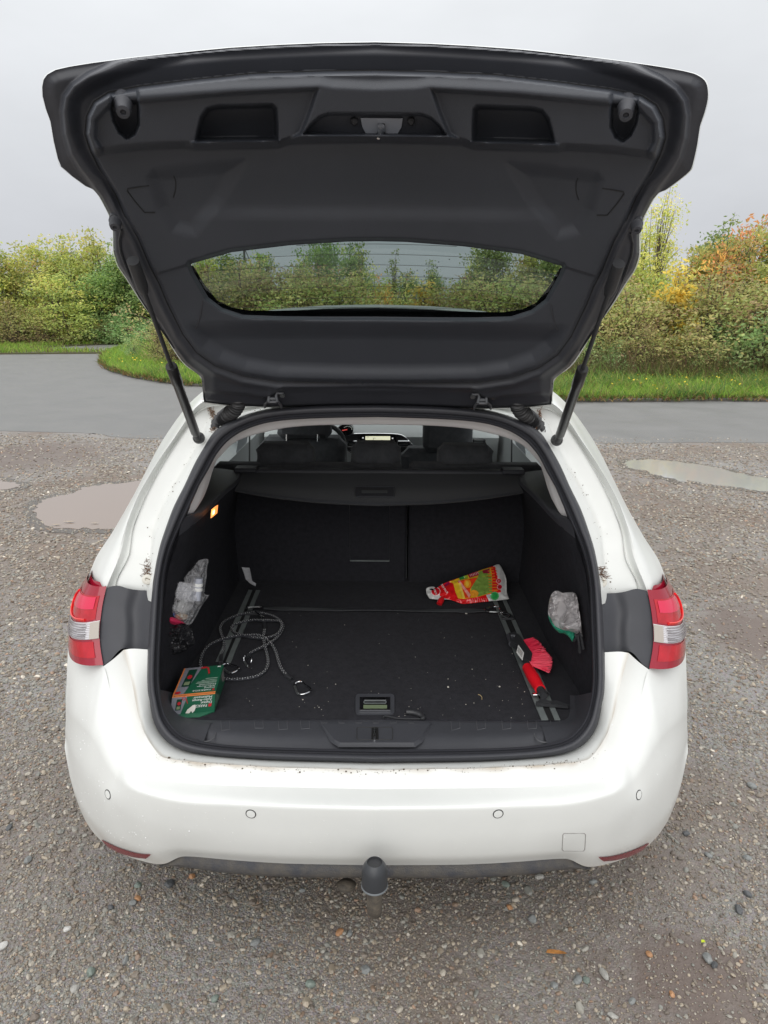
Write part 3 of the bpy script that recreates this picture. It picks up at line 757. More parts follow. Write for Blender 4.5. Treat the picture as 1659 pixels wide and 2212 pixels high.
for k, (sp, x, y, h) in enumerate((('green', 13.5, 22, 4.0), ('brown', 12.6, 19, 2.4), ('dark', 15.5, 22.5, 4.4), ('brown', 14.8, 19.2, 2.6), ('green', 17.8, 22, 4.1), ('brown', 17.2, 19, 2.4), ('green', 20.3, 22.4, 4.3), ('brown', 19.8, 19.3, 2.5), ('dark', 23, 22, 4.2), ('green', 26, 22.5, 4.3))):
    w_ = ('first', 'second', 'third', 'fourth', 'fifth', 'sixth', 'seventh', 'eighth', 'ninth', 'tenth')[k]
    q_ = project((x, y, h)); plant(sp, q_[0], y, q_[1], f'outside the frame, {w_} past the right edge', 1.2, RB)
for k, (sp, x, y, h) in enumerate((('green', -21, 32, 4.4), ('dark', -24, 31, 4.5), ('green', -27.5, 30, 4.4), ('green', -31, 29, 4.6), ('dark', -35, 28, 4.4))):
    w_ = ('first', 'second', 'third', 'fourth', 'fifth')[k]
    q_ = project((x, y, h)); plant(sp, q_[0], y, q_[1], f'outside the frame, {w_} past the left edge', 1.5, LH)
# lamp post far off behind the trees
b = MB(); q0 = PY(530, 600, 30); b.tube([(q0[0], 30, 0), (q0[0], 30, PY(530, 541, 30)[2])], [0.07, 0.045], 8)
q1 = PY(530, 541, 30); b.tube([q1, PY(541, 566, 29.5)], 0.02, 6)
tag(b.build('lamp_post', mat('dark_steel', (0.08, 0.08, 0.08), 0.6)), 'thin grey mast with a stay wire seen left in the rear window', 'mast')
# ================================================================== THE CAR
M_white = mat('white_paint', (0.73, 0.745, 0.725), 0.36, coat=0.22, var=0.045, vscale=5, attr='dirt', bump=0.05, bscale=900, bdist=0.0006)
M_white2 = mat('white_paint_plain', (0.73, 0.745, 0.725), 0.36, coat=0.22)
M_seal = mat('rubber_seal', (0.035, 0.036, 0.043), 0.5, bump=0.2, bscale=400)
M_plas = mat('grey_plastic', (0.052, 0.054, 0.063), 0.52, bump=0.5, bscale=900, bdist=0.0008, var=0.2, vscale=4)
M_trim = mat('tailgate_plastic', (0.046, 0.051, 0.063), 0.47, bump=0.55, bscale=850, bdist=0.0009, var=0.15, vscale=3)
M_frame = mat('tailgate_frame', (0.044, 0.047, 0.057), 0.42, var=0.2, vscale=5)
M_black = mat('black_plastic', (0.030, 0.031, 0.034), 0.45, bump=0.2, bscale=500)
M_gloss = mat('gloss_black', (0.012, 0.012, 0.014), 0.12)
M_carpet = mat('carpet', (0.027, 0.027, 0.033), 0.95, bump=0.8, bscale=1400, bdist=0.002, var=0.35, vscale=60, sheen=0.03, spec=0.15)
M_fab = mat('seat_fabric', (0.038, 0.040, 0.046), 0.92, bump=0.5, bscale=900, spec=0.2, sheen=0.12)
M_seat = mat('cabin_fabric', (0.11, 0.115, 0.125), 0.9, bump=0.5, bscale=900, spec=0.2, sheen=0.15, var=0.3, vscale=30)
M_back = mat('seat_back_carpet', (0.026, 0.026, 0.031), 0.95, bump=0.8, bscale=1400, bdist=0.002, var=0.3, vscale=60, spec=0.15)
M_wall = mat('side_carpet', (0.032, 0.032, 0.038), 0.95, bump=0.8, bscale=1400, bdist=0.002, var=0.3, vscale=60, spec=0.12)
M_head = mat('headliner', (0.52, 0.49, 0.46), 0.9, bump=0.2, bscale=600)
M_pill = mat('pale_pillar_trim', (0.68, 0.72, 0.76), 0.6)
M_dash = mat('dashboard_grey', (0.42, 0.445, 0.45), 0.62, bump=0.3, bscale=500)
M_chrome = mat('chrome', (0.75, 0.76, 0.78), 0.12, metal=1.0)
M_steel = mat('galvanised_steel', (0.42, 0.44, 0.44), 0.35, metal=0.9, var=0.2, vscale=30)
M_rail = mat('rail_strip', (0.17, 0.19, 0.188), 0.42, metal=0.0, var=0.3, vscale=25)
M_glass = glass_mat('rear_glass', (0.35, 0.41, 0.395), 0.01, fac=0.035)
M_glass2 = glass_mat('window_glass', (0.88, 0.91, 0.89), 0.01)
M_red = mat('red_lens', (0.50, 0.010, 0.022), 0.12, coat=0.5, var=0.3, vscale=25, col2=(0.36, 0.004, 0.012))
M_red2 = mat('dark_red_lens', (0.30, 0.008, 0.025), 0.12, coat=0.5)
M_redhot = mat('bright_red_guide', (0.80, 0.020, 0.015), 0.15, coat=0.5)
M_pink = mat('pink_red_lens', (0.66, 0.022, 0.075), 0.14, coat=0.5)
M_clear = mat('clear_lens', (0.62, 0.60, 0.62), 0.16, coat=0.7, metal=0.35)
M_ribm = mat('lens_rib_grey', (0.22, 0.20, 0.21), 0.2)
M_refl = mat('dark_red_reflector', (0.20, 0.008, 0.02), 0.25, coat=0.3)
M_gap = mat('panel_gap', (0.03, 0.03, 0.03), 0.8)

CAR = thing('car', (CX, 3.4, 0), 'white estate car parked on gravel with its tailgate wide open', 'car')

def both_parts(G, name, m, parent=None):
    for i, H in enumerate((G, mir(G))):
        q = MB(); q.grid(H, 0, bool(i)); q.build(name, m, parent or CAR)
def setdirt(o, fn):
    me = o.data; base = worldpos(o)
    co = np.empty(len(me.vertices) * 3); me.vertices.foreach_get('co', co); co = co.reshape(-1, 3) + base
    d = fn(co); d = np.clip(d, 0, 1)[:, None]
    clean = np.array([1, 1, 1.0]); dirt = np.array([0.50, 0.40, 0.30])
    c = clean * (1 - d) + dirt * d
    ca = me.color_attributes.new('dirt', 'FLOAT_COLOR', 'POINT')
    ca.data.foreach_set('color', np.hstack([c, np.ones((len(c), 1))]).ravel())

A = [(815,874),(707,875),(627,879),(574,885),(536,894),(507,906),(480,919),(462,933),(440,967),(421,1000),(399,1047),(374,1097),(358,1140),(344,1184),(335,1228),(329,1274),(324,1330),(320,1393),(318,1448),(319,1493),(323,1513),(331,1556),(349,1590),(379,1614),(422,1627),(479,1634),(587,1641),(815,1647)]
I = [(815,901),(707,903),(627,907),(580,913),(550,921),(525,931),(505,943),(490,955),(467,983),(451,1013),(430,1050),(410,1095),(391,1135),(370,1185),(361,1215),(353,1268),(350,1325),(346,1400),(344,1455),(346,1490),(348,1505),(357,1540),(374,1568),(400,1590),(440,1602),(500,1610),(600,1615),(815,1620)]
def snapc(row, a=True, b=True):
    """first / last point exactly on the middle plane"""
    row = np.array(row)
    if a: row[0, 0] = CX
    if b: row[-1, 0] = CX
    return row
# --- seal
def blend(a, b, k): return tuple(a[i] * (1 - k) + b[i] * k for i in (0, 1))
rows = []
for k, dy in ((0.0, 0.012), (0.06, -0.012), (0.3, -0.024), (0.55, -0.018), (0.66, -0.004), (0.74, -0.004), (0.84, -0.012), (0.96, -0.006), (1.0, 0.012)):
    rows.append(snapc([PS(*blend(a, i, k), dy) for a, i in zip(A, I)]))
G = patch(rows, 160, 26)
b = MB(); b.both(G)
seal = b.build('seal', M_seal, CAR, angle=60)
# --- jamb (white painted flange round the opening)
Bj = [(815,872),(707,872),(627,874),(574,878),(536,884),(505,890),(470,893),(451,905),(432,945),(413,985),(385,1035),(358,1083),(340,1125),(328,1150),(322,1201),(310,1273)]
Cj = [(815,870),(707,870),(627,871),(574,873),(536,876),(500,878),(455,880),(425,895),(407,921),(386,951),(358,995),(330,1044),(308,1091),(287,1150),(282,1192),(252,1262)]
Dj = [(815,868),(707,868),(627,868),(574,868),(536,868),(500,867),(450,866),(425,880),(402,910),(378,945),(350,985),(322,1030),(298,1075),(273,1143),(262,1190),(231,1268)]
Ej = [(815,864),(707,864),(627,864),(574,864),(536,862),(500,860),(445,850),(425,862),(395,900),(364,948),(331,1000),(300,1050),(270,1103),(242,1151),(208,1203),(196,1232)]
Bj.append((309,1292)); Cj.append((250,1284)); Dj.append((229,1286)); Ej.append((188,1254))
rA = snapc([PS(*p, 0.012) for p in A[:16]] + [PS(327,1300,0.03)], True, False)
rB = snapc([PS(*p, 0.064 + 0.015 * (i == 16)) for i, p in enumerate(Bj)], True, False)
rC = snapc([PS(*p, 0.048) for p in Cj], True, False)
rC2 = snapc([PS(*blend(c, d, .12), 0.040) for c, d in zip(Cj, Dj)], True, False)
rC3 = snapc([PS(*blend(c, d, .24), 0.052) for c, d in zip(Cj, Dj)], True, False)
rD = snapc([PS(*p, 0.030 + 0.03 * (i == 16)) for i, p in enumerate(Dj)], True, False)
rD2 = snapc([PS(*blend(d, e, .1), 0.026) for d, e in zip(Dj, Ej)], True, False)
rEm = snapc([PS(*blend(d, e, .6), 0.068 + 0.04 * (i == 16)) for i, (d, e) in enumerate(zip(Dj, Ej))], True, False)
rE = snapc([PS(*p, 0.16) for p in Ej], True, False)
b = MB()
b.both(patch([rA, rB * 0.5 + rA * 0.5, rB, rC], 90, 26))
b.both(patch([rC, rC2, rC3, rD], 90, 14))
b.both(patch([rD, rD2, rEm, rE], 90, 16))
# --- lower flange A..B (under the opening and up beside it)
Ab = [(815,1647),(640,1643),(520,1637),(430,1628),(379,1614),(349,1590),(331,1556),(323,1512),(318,1460),(319,1403)]
Bb = [(815,1664),(640,1659),(500,1652),(410,1645),(353,1636),(328,1610),(311,1580),(298,1540),(285,1475),(267,1404)]
Cb = [(815,1705),(640,1701),(500,1697),(414,1692),(327,1680),(300,1655),(277,1610),(256,1560),(240,1500),(224,1439),(193,1431),(166,1416),(147,1398)]
Db = [(815,1746),(640,1742),(490,1736),(390,1730),(300,1708),(271,1692),(255,1678),(228,1636),(212,1603),(197,1578),(175,1556),(154,1538),(142,1528)]
Eb = [(815,1800),(640,1797),(490,1790),(390,1782),(300,1764),(262,1750),(235,1730),(208,1703),(190,1680),(177,1660),(160,1638),(149,1612),(141,1585)]
Gb = [(815,1869),(640,1866),(490,1857),(400,1850),(345,1867),(300,1858),(255,1841),(225,1822),(203,1800),(186,1775),(170,1740),(157,1700),(147,1640)]
yB = [1.42,1.42,1.43,1.44,1.455,1.48,1.50,1.535,1.58,1.625]
yC = [1.385,1.388,1.396,1.41,1.43,1.45,1.49,1.53,1.58,1.64,1.70,1.76,1.82]
yD = [1.325,1.33,1.345,1.36,1.39,1.42,1.45,1.48,1.51,1.54,1.60,1.67,1.75]
yE = [1.332,1.337,1.352,1.367,1.395,1.425,1.455,1.49,1.52,1.55,1.61,1.68,1.76]
yG = [1.385,1.39,1.405,1.43,1.45,1.475,1.51,1.55,1.58,1.60,1.64,1.68,1.72]
rAb = snapc([PS(*p, 0.012) for p in Ab], True, False)
rBb = snapc([PY(*p, y) for p, y in zip(Bb, yB)], True, False)
rCb = snapc([PY(*p, y) for p, y in zip(Cb, yC)], True, False)
rDb = snapc([PY(*p, y) for p, y in zip(Db, yD)], True, False)
rEb = snapc([PY(*p, y) for p, y in zip(Eb, yE)], True, False)
rGb = snapc([PY(*p, y) for p, y in zip(Gb, yG)], True, False)
b.both(patch([rAb, rAb * 0.3 + rBb * 0.7 + [0, 0, 0.003], rBb], 90, 10))
# --- side and roof behind the opening
PROF = np.array([(0.78, 0.20), (0.86, 0.24), (0.885, 0.42), (0.893, 0.66), (0.885, 0.84), (0.86, 0.95), (0.82, 1.04), (0.74, 1.22), (0.66, 1.345), (0.57, 1.415), (0.40, 1.452), (0.2, 1.465), (0.0, 1.47)])
def prof_at_z(z): return np.interp(z, PROF[:9, 1], PROF[:9, 0])
def prof_top(x): return np.interp(x, PROF[::-1, 0][:5], PROF[::-1, 1][:5])
Lo = [(196,1232),(165,1285),(153,1340),(150,1370),(147,1398)]
side = [rE[i] for i in range(16)] + [PS(*p, 0.155) for p in Lo[1:4]] + [rCb[12], rDb[12], rEb[12], rGb[12]]
cols = [[], [], []]
for p in side:
    ax = abs(p[0] - CX)
    if p[2] > 1.33:
        q = np.array([CX - min(ax, 0.60) * 1.0, 2.5, max(prof_top(min(ax, .6)), p[2])])
    else: q = np.array([CX - prof_at_z(p[2]), 2.5, p[2]])
    m_ = p * 0.6 + q * 0.4; m_[0] = CX - max(abs(m_[0] - CX), (ax * 0.35 + abs(q[0] - CX) * 0.65))
    if p[2] > 1.33: m_[0] = (p[0] + q[0]) / 2; m_[2] = p[2] * 0.3 + q[2] * 0.7
    cols[0].append(p); cols[1].append(m_); cols[2].append(q)
cols = [np.array(c) for c in cols]
for c in cols: c[0][0] = CX
b.both(patch(cols, 110, 12))
body = b.build('body', M_white, CAR, angle=50)
def bdirt(co):
    d = np.zeros(len(co))
    x, y, z = co.T; ax = np.abs(x - CX)
    n = 0.5 + 0.5 * np.sin(x * 61 + z * 47) * np.sin(x * 23 - z * 31 + 1.1)
    # line of dirt where bumper and sill meet, and in the gutter
    q = rBb; 
    cur = resample(q, 80); cur = np.vstack([cur, mir(cur)])
    for i in range(0, len(co), 4000):
        dd = np.min(np.linalg.norm(co[i:i + 4000, None, :] - cur[None], axis=2), axis=1)
        d[i:i + 4000] = np.exp(-(dd / 0.006) ** 2) * (0.35 + 0.5 * n[i:i + 4000])
    cur = resample(rB, 80); cur = np.vstack([cur, mir(cur)])
    cur2 = resample(rC2, 80); cur2 = np.vstack([cur2, mir(cur2)])
    for c_, w, s in ((cur, 0.006, 0.14), (cur2, 0.004, 0.42)):
        for i in range(0, len(co), 4000):
            dd = np.min(np.linalg.norm(co[i:i + 4000, None, :] - c_[None], axis=2), axis=1)
            d[i:i + 4000] = np.maximum(d[i:i + 4000], np.exp(-(dd / w) ** 2) * s * n[i:i + 4000])
    return d
setdirt(body, bdirt)

# --- bumper
b = MB()
b.both(patch(soften([rBb, rBb * 0.5 + rCb[:10] * 0.5 + [0, 0, -0.002], rCb[:10]], []), 90, 14))
Rw = soften([rCb, rDb, rEb, rEb * 0.42 + rGb * 0.58 + np.array([0, -0.012, 0]), rGb], [1], 0.05)
b.both(patch(Rw, 130, 44))
bumper = b.build('bumper', M_white, CAR, angle=50)
def bmdirt(co):
    x, y, z = co.T
    n = 0.5 + 0.5 * np.sin(x * 53 + z * 31) * np.sin(x * 17 - z * 41 + 2)
    d = np.clip((0.40 - z) / 0.10, 0, 1) ** 2 * 0.22 * (0.5 + n)
    cur = resample(rBb, 80); cur = np.vstack([cur, mir(cur)])
    for i in range(0, len(co), 4000):
        dd = np.min(np.linalg.norm(co[i:i + 4000, None, :] - cur[None], axis=2), axis=1)
        xx = x[i:i + 4000]
        s = 0.35 + 0.55 * np.exp(-((np.abs(xx - CX) - 0.36) / 0.12) ** 2) + 0.25 * (np.abs(xx - CX) < 0.5)
        w = 0.0045 + 0.006 * n[i:i + 4000]
        d[i:i + 4000] = np.maximum(d[i:i + 4000], np.exp(-(dd / w) ** 2) * s * (0.5 + 0.5 * n[i:i + 4000]))
        d[i:i + 4000] = np.maximum(d[i:i + 4000], np.exp(-(dd / 0.028) ** 2) * 0.13)
    return d
setdirt(bumper, bmdirt)
# black lower valance
Va = [(815,1867),(640,1864),(490,1855),(400,1847),(372,1850),(345,1864)]
Vb = [(815,1896),(640,1895),(490,1886),(410,1875),(380,1872),(350,1868)]
vA = snapc([PY(*p, y + 0.006) for p, y in zip(Va, yG)], True, False)
vB = snapc([PY(*p, y) for p, y in zip(Vb, (1.40, 1.405, 1.42, 1.44, 1.45, 1.46))], True, False)
vC = vB + np.array([0, 0.10, -0.03])
b = MB(); b.both(patch([vA, vA * .5 + vB * .5 + [0, -0.012, 0], vB, vC], 60, 14))
M_val = mat('muddy_plastic', (0.055, 0.057, 0.066), 0.5, var=0.9, vscale=24, col2=(0.11, 0.10, 0.085), bump=0.8, bscale=300, bdist=0.002)
b.build('valance', M_val, CAR)
# dark underbody
b = MB(); b.box((CX, 3.7, 0.26), (1.5, 3.9, 0.08), bev=0.02); b.build('underbody', M_black, CAR, smooth=False)

# parking sensors, towing eye cover, reflectors
def bump_n(px, py):
    """point and normal on the bumper face by ray casting the built mesh"""
    me = bumper.data; return cast(bumper, px, py)
from mathutils.bvhtree import BVHTree
_bv = {}
def cast(o, px, py):
    if o.name not in _bv:
        base = worldpos(o); me = o.data
        vs = [Vector(v.co) + Vector(base) for v in me.vertices]; ps = [tuple(p.vertices) for p in me.polygons]
        _bv[o.name] = BVHTree.FromPolygons(vs, ps)
    d = Vector(ray(px, py)).normalized()
    h = _bv[o.name].ray_cast(Vector(EYE), d)
    if h[0] is None: return None, None
    n = np.array(h[1]); 
    if n @ np.array(d) > 0: n = -n
    return np.array(h[0]), n / np.linalg.norm(n)
for (x, y) in ((233, 1716), (542, 1758), (1076, 1758), (1380, 1717)):
    p, n = cast(bumper, x, y)
    if p is None: continue
    b = MB(); b.lathe(p - n * 0.002, n, [(0.0125, 0), (0.0125, 0.0028), (0.0105, 0.0028), (0.0105, 0.0)], 28); s = b.build('parking_sensor', M_gap, CAR)
    b = MB(); b.lathe(p - n * 0.002, n, [(0.0103, 0), (0.0102, 0.0033), (0.0, 0.0036)], 28); b.build('sensor_face', M_white2, s)
def poly_on(o, pts, lift=0.001, closed=True, n=4):
    Q = crom(np.array([(x, y, 0) for x, y in pts]), n, closed); out = []; nn = []
    for q in Q:
        p, m = cast(o, q[0], q[1])
        if p is None: continue
        out.append(p + m * lift); nn.append(m)
    return np.array(out), np.array(nn)
def rrect(x0, y0, x1, y1, r=4, skew=0):
    pts = []
    for cx_, cy_, a0 in ((x1 - r, y0 + r, -90), (x1 - r, y1 - r, 0), (x0 + r, y1 - r, 90), (x0 + r, y0 + r, 180)):
        for a in (0, 30, 60, 90):
            t = math.radians(a0 + a); pts.append((cx_ + r * math.cos(t) + skew * ((cy_ - y0) / (y1 - y0)), cy_ + r * math.sin(t)))
    return pts
P, _ = poly_on(bumper, rrect(1216, 1800, 1265, 1838, 5, -2), 0.0, n=2)
b = MB(); b.tube(P, 0.0011, 5, closed=True); b.build('towing_eye_cover', mat('soft_gap', (0.28, 0.27, 0.26), 0.8), CAR)
for sgn in (1, -1):
    top = [(221, 1812), (240, 1822), (270, 1834), (300, 1842), (327, 1844)]
    bot = [(222, 1815), (236, 1829), (262, 1842), (290, 1850), (316, 1853)]
    T = []; Bt = []
    for s_, L_ in ((T, top), (Bt, bot)):
        for q in L_:
            p, n = cast(bumper, *q)
            if p is None: p = s_[-1] if s_ else PY(*q, 1.5); n = np.array([0, -1, 0])
            s_.append(p + n * 0.0025)
    G = patch([np.array(T), (np.array(T) + np.array(Bt)) / 2 + [0, -0.001, 0], np.array(Bt)], 20, 4)
    if sgn < 0: G = mir(G)
    b = MB(); b.grid(G); b.build('reflector', M_refl, CAR)

# --- black panel between light and seal
pr = [[(231,1269),(253,1265),(276,1271),(303,1275),(330,1277)],
      [(221,1311),(243,1309),(266,1312),(292,1316),(328,1320)],
      [(216,1352),(240,1353),(268,1354),(293,1356),(325,1360)],
      [(216,1393),(238,1393),(266,1390),(292,1390),(323,1390)],
      [(223,1438),(237,1428),(265,1401),(290,1402),(322,1403)]]
dys = (0.02, 0.022, 0.030, 0.052, 0.045)
rr = [[PS(*p, dy) for p, dy in zip(r, dys)] for r in pr]
both_parts(patch(rr, 24, 24), 'corner_panel', M_plas)
# rubber stops (white discs) beside the seal
for x, y in ((319, 1252), (1299, 1258)):
    p = PS(x, y, 0.030); n = np.array([0, -0.9, 0.43])
    b = MB(); b.lathe(p, n, [(0.014, -0.01), (0.0135, 0.006), (0.010, 0.0085), (0.005, 0.0085), (0.004, 0.005), (0, 0.005)], 22)
    b.build('rubber_stop', mat('off_white_rubber', (0.62, 0.60, 0.54), 0.7), CAR)

# --- tail lights
inn = [(230,1268),(221,1311),(216,1354),(216,1392),(223,1438)]
out_ = [(196,1231),(165,1285),(153,1337),(150,1362),(147,1398)]
inn_r = crom(np.array([PS(*p, 0.016) for p in inn]), 6); out_r = crom(np.array([PS(*p, 0.150) for p in out_]), 6)
# rows of the lens run from inner edge to outer edge with a bulge
rowsL = []
for a_, c_ in zip(inn_r, out_r):
    r_ = []
    for k in np.linspace(0, 1, 9):
        p = a_ * (1 - k) + c_ * k; bul = 0.034 * math.sin(math.pi * k ** 0.85)
        r_.append(p + np.array([-bul * 0.5, -bul, 0.002]))
    rowsL.append(r_)
GL = np.array(rowsL)           # 25 x 9
GL = patch(list(GL), 26, 60)
nvL = GL.shape[0]
i1, i2 = int(nvL * 0.52), int(nvL * 0.735)
def sub_on_grid(G, u0, u1, v0, v1, nu, nv, lift):
    """patch lying on grid G between fractions, lifted along its normal"""
    H = np.zeros((nv, nu, 3)); n_v, n_u = G.shape[:2]
    def at(u, v):
        a = np.clip(v * (n_v - 1), 0, n_v - 1.001); c = np.clip(u * (n_u - 1), 0, n_u - 1.001)
        i, j = int(a), int(c); f, h = a - i, c - j
        return (G[i, j] * (1 - f) * (1 - h) + G[i + 1, j] * f * (1 - h) + G[i, j + 1] * (1 - f) * h + G[i + 1, j + 1] * f * h)
    for i, v in enumerate(np.linspace(v0, v1, nv)):
        for j, u in enumerate(np.linspace(u0, u1, nu)):
            p = at(u, v); e = 0.01
            n = np.cross(at(min(1, u + e), v) - at(max(0, u - e), v), at(u, min(1, v + e)) - at(u, max(0, v - e)))
            n /= np.linalg.norm(n) + 1e-12
            if n[1] > 0: n = -n
            H[i, j] = p + n * lift
    return H
def curve_on_grid(G, uv, lift):
    return np.array([sub_on_grid(G, u, u + 1e-6, v, v + 1e-6, 1, 1, lift)[0, 0] for u, v in uv])
for sgn in (1, -1):
    F_ = (lambda g: g) if sgn > 0 else mir
    b = MB(); b.grid(F_(GL)); b.grid(F_(GL + [0.0, 0.03, 0]))
    light = b.build('tail_light', M_red2, CAR, angle=60)
    b = MB(); b.grid(F_(sub_on_grid(GL, 0.06, 0.90, 0.14, 0.495, 12, 12, 0.0012))); b.build('red_lens', M_red, light)
    b = MB(); b.grid(F_(sub_on_grid(GL, 0.10, 0.80, 0.16, 0.335, 12, 10, 0.0022))); b.build('pink_lens', M_pink, light)
    gd = curve_on_grid(GL, crom([(0.66, 0.17, 0), (0.75, 0.25, 0), (0.76, 0.36, 0), (0.70, 0.44, 0), (0.5, 0.475, 0), (0.2, 0.49, 0)], 5)[:, :2], 0.002)
    b = MB(); b.tube(F_(gd), 0.0055, 6, flat=0.5); b.build('light_guide', M_redhot, light)
    b = MB()
    H = sub_on_grid(GL, 0.0, 0.97, 0.52, 0.735, 12, 31, 0.002)
    for i in range(31):
        H[i] += np.array([0, -0.0018 if i % 3 == 1 else 0.0, 0])
    b.grid(F_(H)); b.build('clear_lens', M_clear, light)
    for v in np.linspace(0.545, 0.715, 7):
        W = curve_on_grid(GL, [(u, v + 0.006 * math.sin(u * 9)) for u in np.linspace(0.17, 0.95, 14)], 0.0042); q_ = MB(); q_.tube(F_(W), 0.0013, 4); q_.build('lens_rib', M_ribm, light)
    b = MB(); b.grid(F_(sub_on_grid(GL, 0.0, 0.11, 0.53, 0.735, 3, 12, 0.0045))); b.build('pale_strip', mat('pale_bezel', (0.42, 0.38, 0.34), 0.3), light)
    b = MB(); b.grid(F_(sub_on_grid(GL, 0.07, 0.93, 0.765, 0.93, 12, 8, 0.0014))); b.build('lower_red_lens', M_red, light)

# --- rest of the body: sides, roof, glass, bonnet (seen from beside)
st = [2.5, 2.8, 3.2, 3.6, 4.0, 4.4, 4.8, 5.2, 5.55, 5.75, 5.88]
wf = [1, 1, 1, 1, 1, 1, 0.995, 0.985, 0.95, 0.88, 0.72]
low = np.array([[(CX - x * w, Y, z if Y < 5.3 else z * (1 - 0.0)) for (x, z) in PROF[:6]] for Y, w in zip(st, wf)])
b = MB(); b.both(low)
# greenhouse frames: columns along Y, rows PROF[5..8]
def ghp(Y, k):
    x, z = PROF[k]; 
    if Y > 3.7:
        f = (Y - 3.7) / 1.0; z = PROF[5][1] + (z - PROF[5][1]) * max(0, 1 - f); x = x + (PROF[5][0] - x) * f * 0.6
    return np.array([CX - x, Y, z])
gy = [2.5, 2.74, 2.86, 3.60, 3.82, 3.9, 4.1, 4.55, 4.7]
gl = MB()
for i in range(len(gy) - 1):
    y0, y1 = gy[i], gy[i + 1]
    win = i in (2, 4, 5, 6)
    Gp = np.array([[ghp(y0, k), ghp(y1, k)] for k in (5, 6, 7, 8)])
    if win: gl.both(Gp + np.array([0.006, 0, 0]))
    else: b.both(Gp)
Gt = np.array([[(CX - x, Y, z - (0.0 if Y < 3.4 else 0.02)) for Y in (2.5, 3.1, 3.7)] for (x, z) in PROF[8:]]); b.both(Gt)
ap = np.array([[(CX - 0.66, 3.7, 1.325), (CX - 0.77, 4.65, 0.98)], [(CX - 0.60, 3.7, 1.40), (CX - 0.72, 4.65, 1.0)]]); b.both(ap)
hood = np.array([[(CX - x * w, Y, zz + 0.035 * (1 - (x / 0.86) ** 2)) for x in (0.86, 0.6, 0.3, 0.0)] for Y, w, zz in ((4.62, 1, 0.955), (5.0, 0.99, 0.90), (5.4, 0.96, 0.83), (5.75, 0.86, 0.70), (5.9, 0.72, 0.5), (5.88, 0.72, 0.25))]); b.both(hood)
b.build('front_body', M_white2, CAR, angle=35)
ws = np.array([[(CX - x, Y, z) for x in (0.68, 0.35, 0.0)] for Y, z in ((3.7, 1.44), (4.2, 1.22), (4.65, 0.99))]); gl.both(ws)
gl.build('side_glass', M_glass2, CAR)
b = MB(); Gh = np.array([[(CX - x, Y, z - 0.035) for Y in (2.12, 2.6, 3.1, 3.68)] for (x, z) in ((0.64, 1.33), (0.56, 1.385), (0.40, 1.42), (0, 1.435))]); b.both(Gh); b.build('headliner', M_head, CAR)
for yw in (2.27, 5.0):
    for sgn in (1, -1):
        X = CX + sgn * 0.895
        b = MB(); b.lathe((X - sgn * 0.03, yw, 0.31), (sgn, 0, 0), [(0.36, 0.0), (0.36, 0.034), (0.0, 0.034)], 36); b.build('wheel_arch_shade', M_black, CAR)  # flat dark disc on the flank stands in for the shaded arch recess
        b = MB(); b.lathe((X - sgn * 0.18, yw, 0.315), (sgn, 0, 0), [(0.22, 0), (0.30, 0.01), (0.315, 0.03), (0.315, 0.19), (0.30, 0.215), (0.235, 0.222)], 36)
        wh = b.build('wheel', M_black, CAR)
        b = MB(); b.lathe((X - sgn * 0.18, yw, 0.315), (sgn, 0, 0), [(0.235, 0.222), (0.22, 0.20), (0.06, 0.205), (0.05, 0.225), (0, 0.226)], 20); b.build('rim', M_steel, wh)

# ------------------------------------------------------------------ interior of the boot
b = MB()
ring_y = lambda k, dy: PS(*I[k], dy)
F0 = CX - 0.0
# sill plate, from seal inner edge to the carpet
s1 = [(372,1566),(400,1590),(440,1602),(500,1610),(600,1615),(815,1620)]
s2 = [(386,1555),(410,1567),(450,1577),(505,1583),(600,1586),(815,1588)]
s3 = [(390,1548),(415,1555),(455,1556),(505,1556),(600,1556),(815,1556)]
def zz(pts, z): return [PZ(*p, z) for p in pts]
R1 = np.array(zz(s1, 0.600))[::-1]; R2 = np.array(zz(s2, 0.613))[::-1]; R3 = np.array(zz(s3, 0.612))[::-1]; R4 = R3 + [0, 0.02, -0.012]
for r_ in (R1, R2, R3, R4): r_[0, 0] = CX
b.both(patch([R1 + [0, -0.02, -0.01], R1, R2, R3, R4], 40, 12))
sill = b.build('sill_plate', M_plas, CAR)
# raised striker housing
def zpoly(pts, z): return np.array([PZ(x, y, z) for x, y in pts])
hs_t = zpoly([(694,1563),(929,1563),(905,1597),(893,1604),(735,1604),(722,1597)], 0.622)
hs_b = zpoly([(688,1563),(935,1563),(913,1603),(897,1614),(731,1614),(714,1603)], 0.612)
b = MB(); n6 = len(hs_t); b.add(np.vstack([hs_b, hs_t]), [tuple(range(n6, 2 * n6))] + [(i, (i + 1) % n6, n6 + (i + 1) % n6, n6 + i) for i in range(n6)])
b.build('striker_housing', M_plas, CAR, smooth=False)
P = zpoly(rrect(771, 1571, 848, 1598, 4), 0.6228); b = MB(); b.tube(P, 0.0009, 5, closed=True); b.build('striker_cover', M_gap, CAR)
slot = zpoly([(803,1572),(817,1572),(818,1597),(802,1597)], 0.6235); b = MB(); b.prism(slot - [0, 0, 0.003], (0, 0, 0.0032)); sl = b.build('striker_slot', mat('void_black', (0.003, 0.003, 0.003), 0.9), CAR, smooth=False)
a0, a1 = PZ(810, 1577, 0.625), PZ(809, 1597, 0.625)
b = MB(); b.tube([a0 - [0, 0, .006], a0 + [0, 0, .004], a1 + [0, 0, .004], a1 - [0, 0, .006]], 0.0028, 8); b.build('striker', M_chrome, sl)
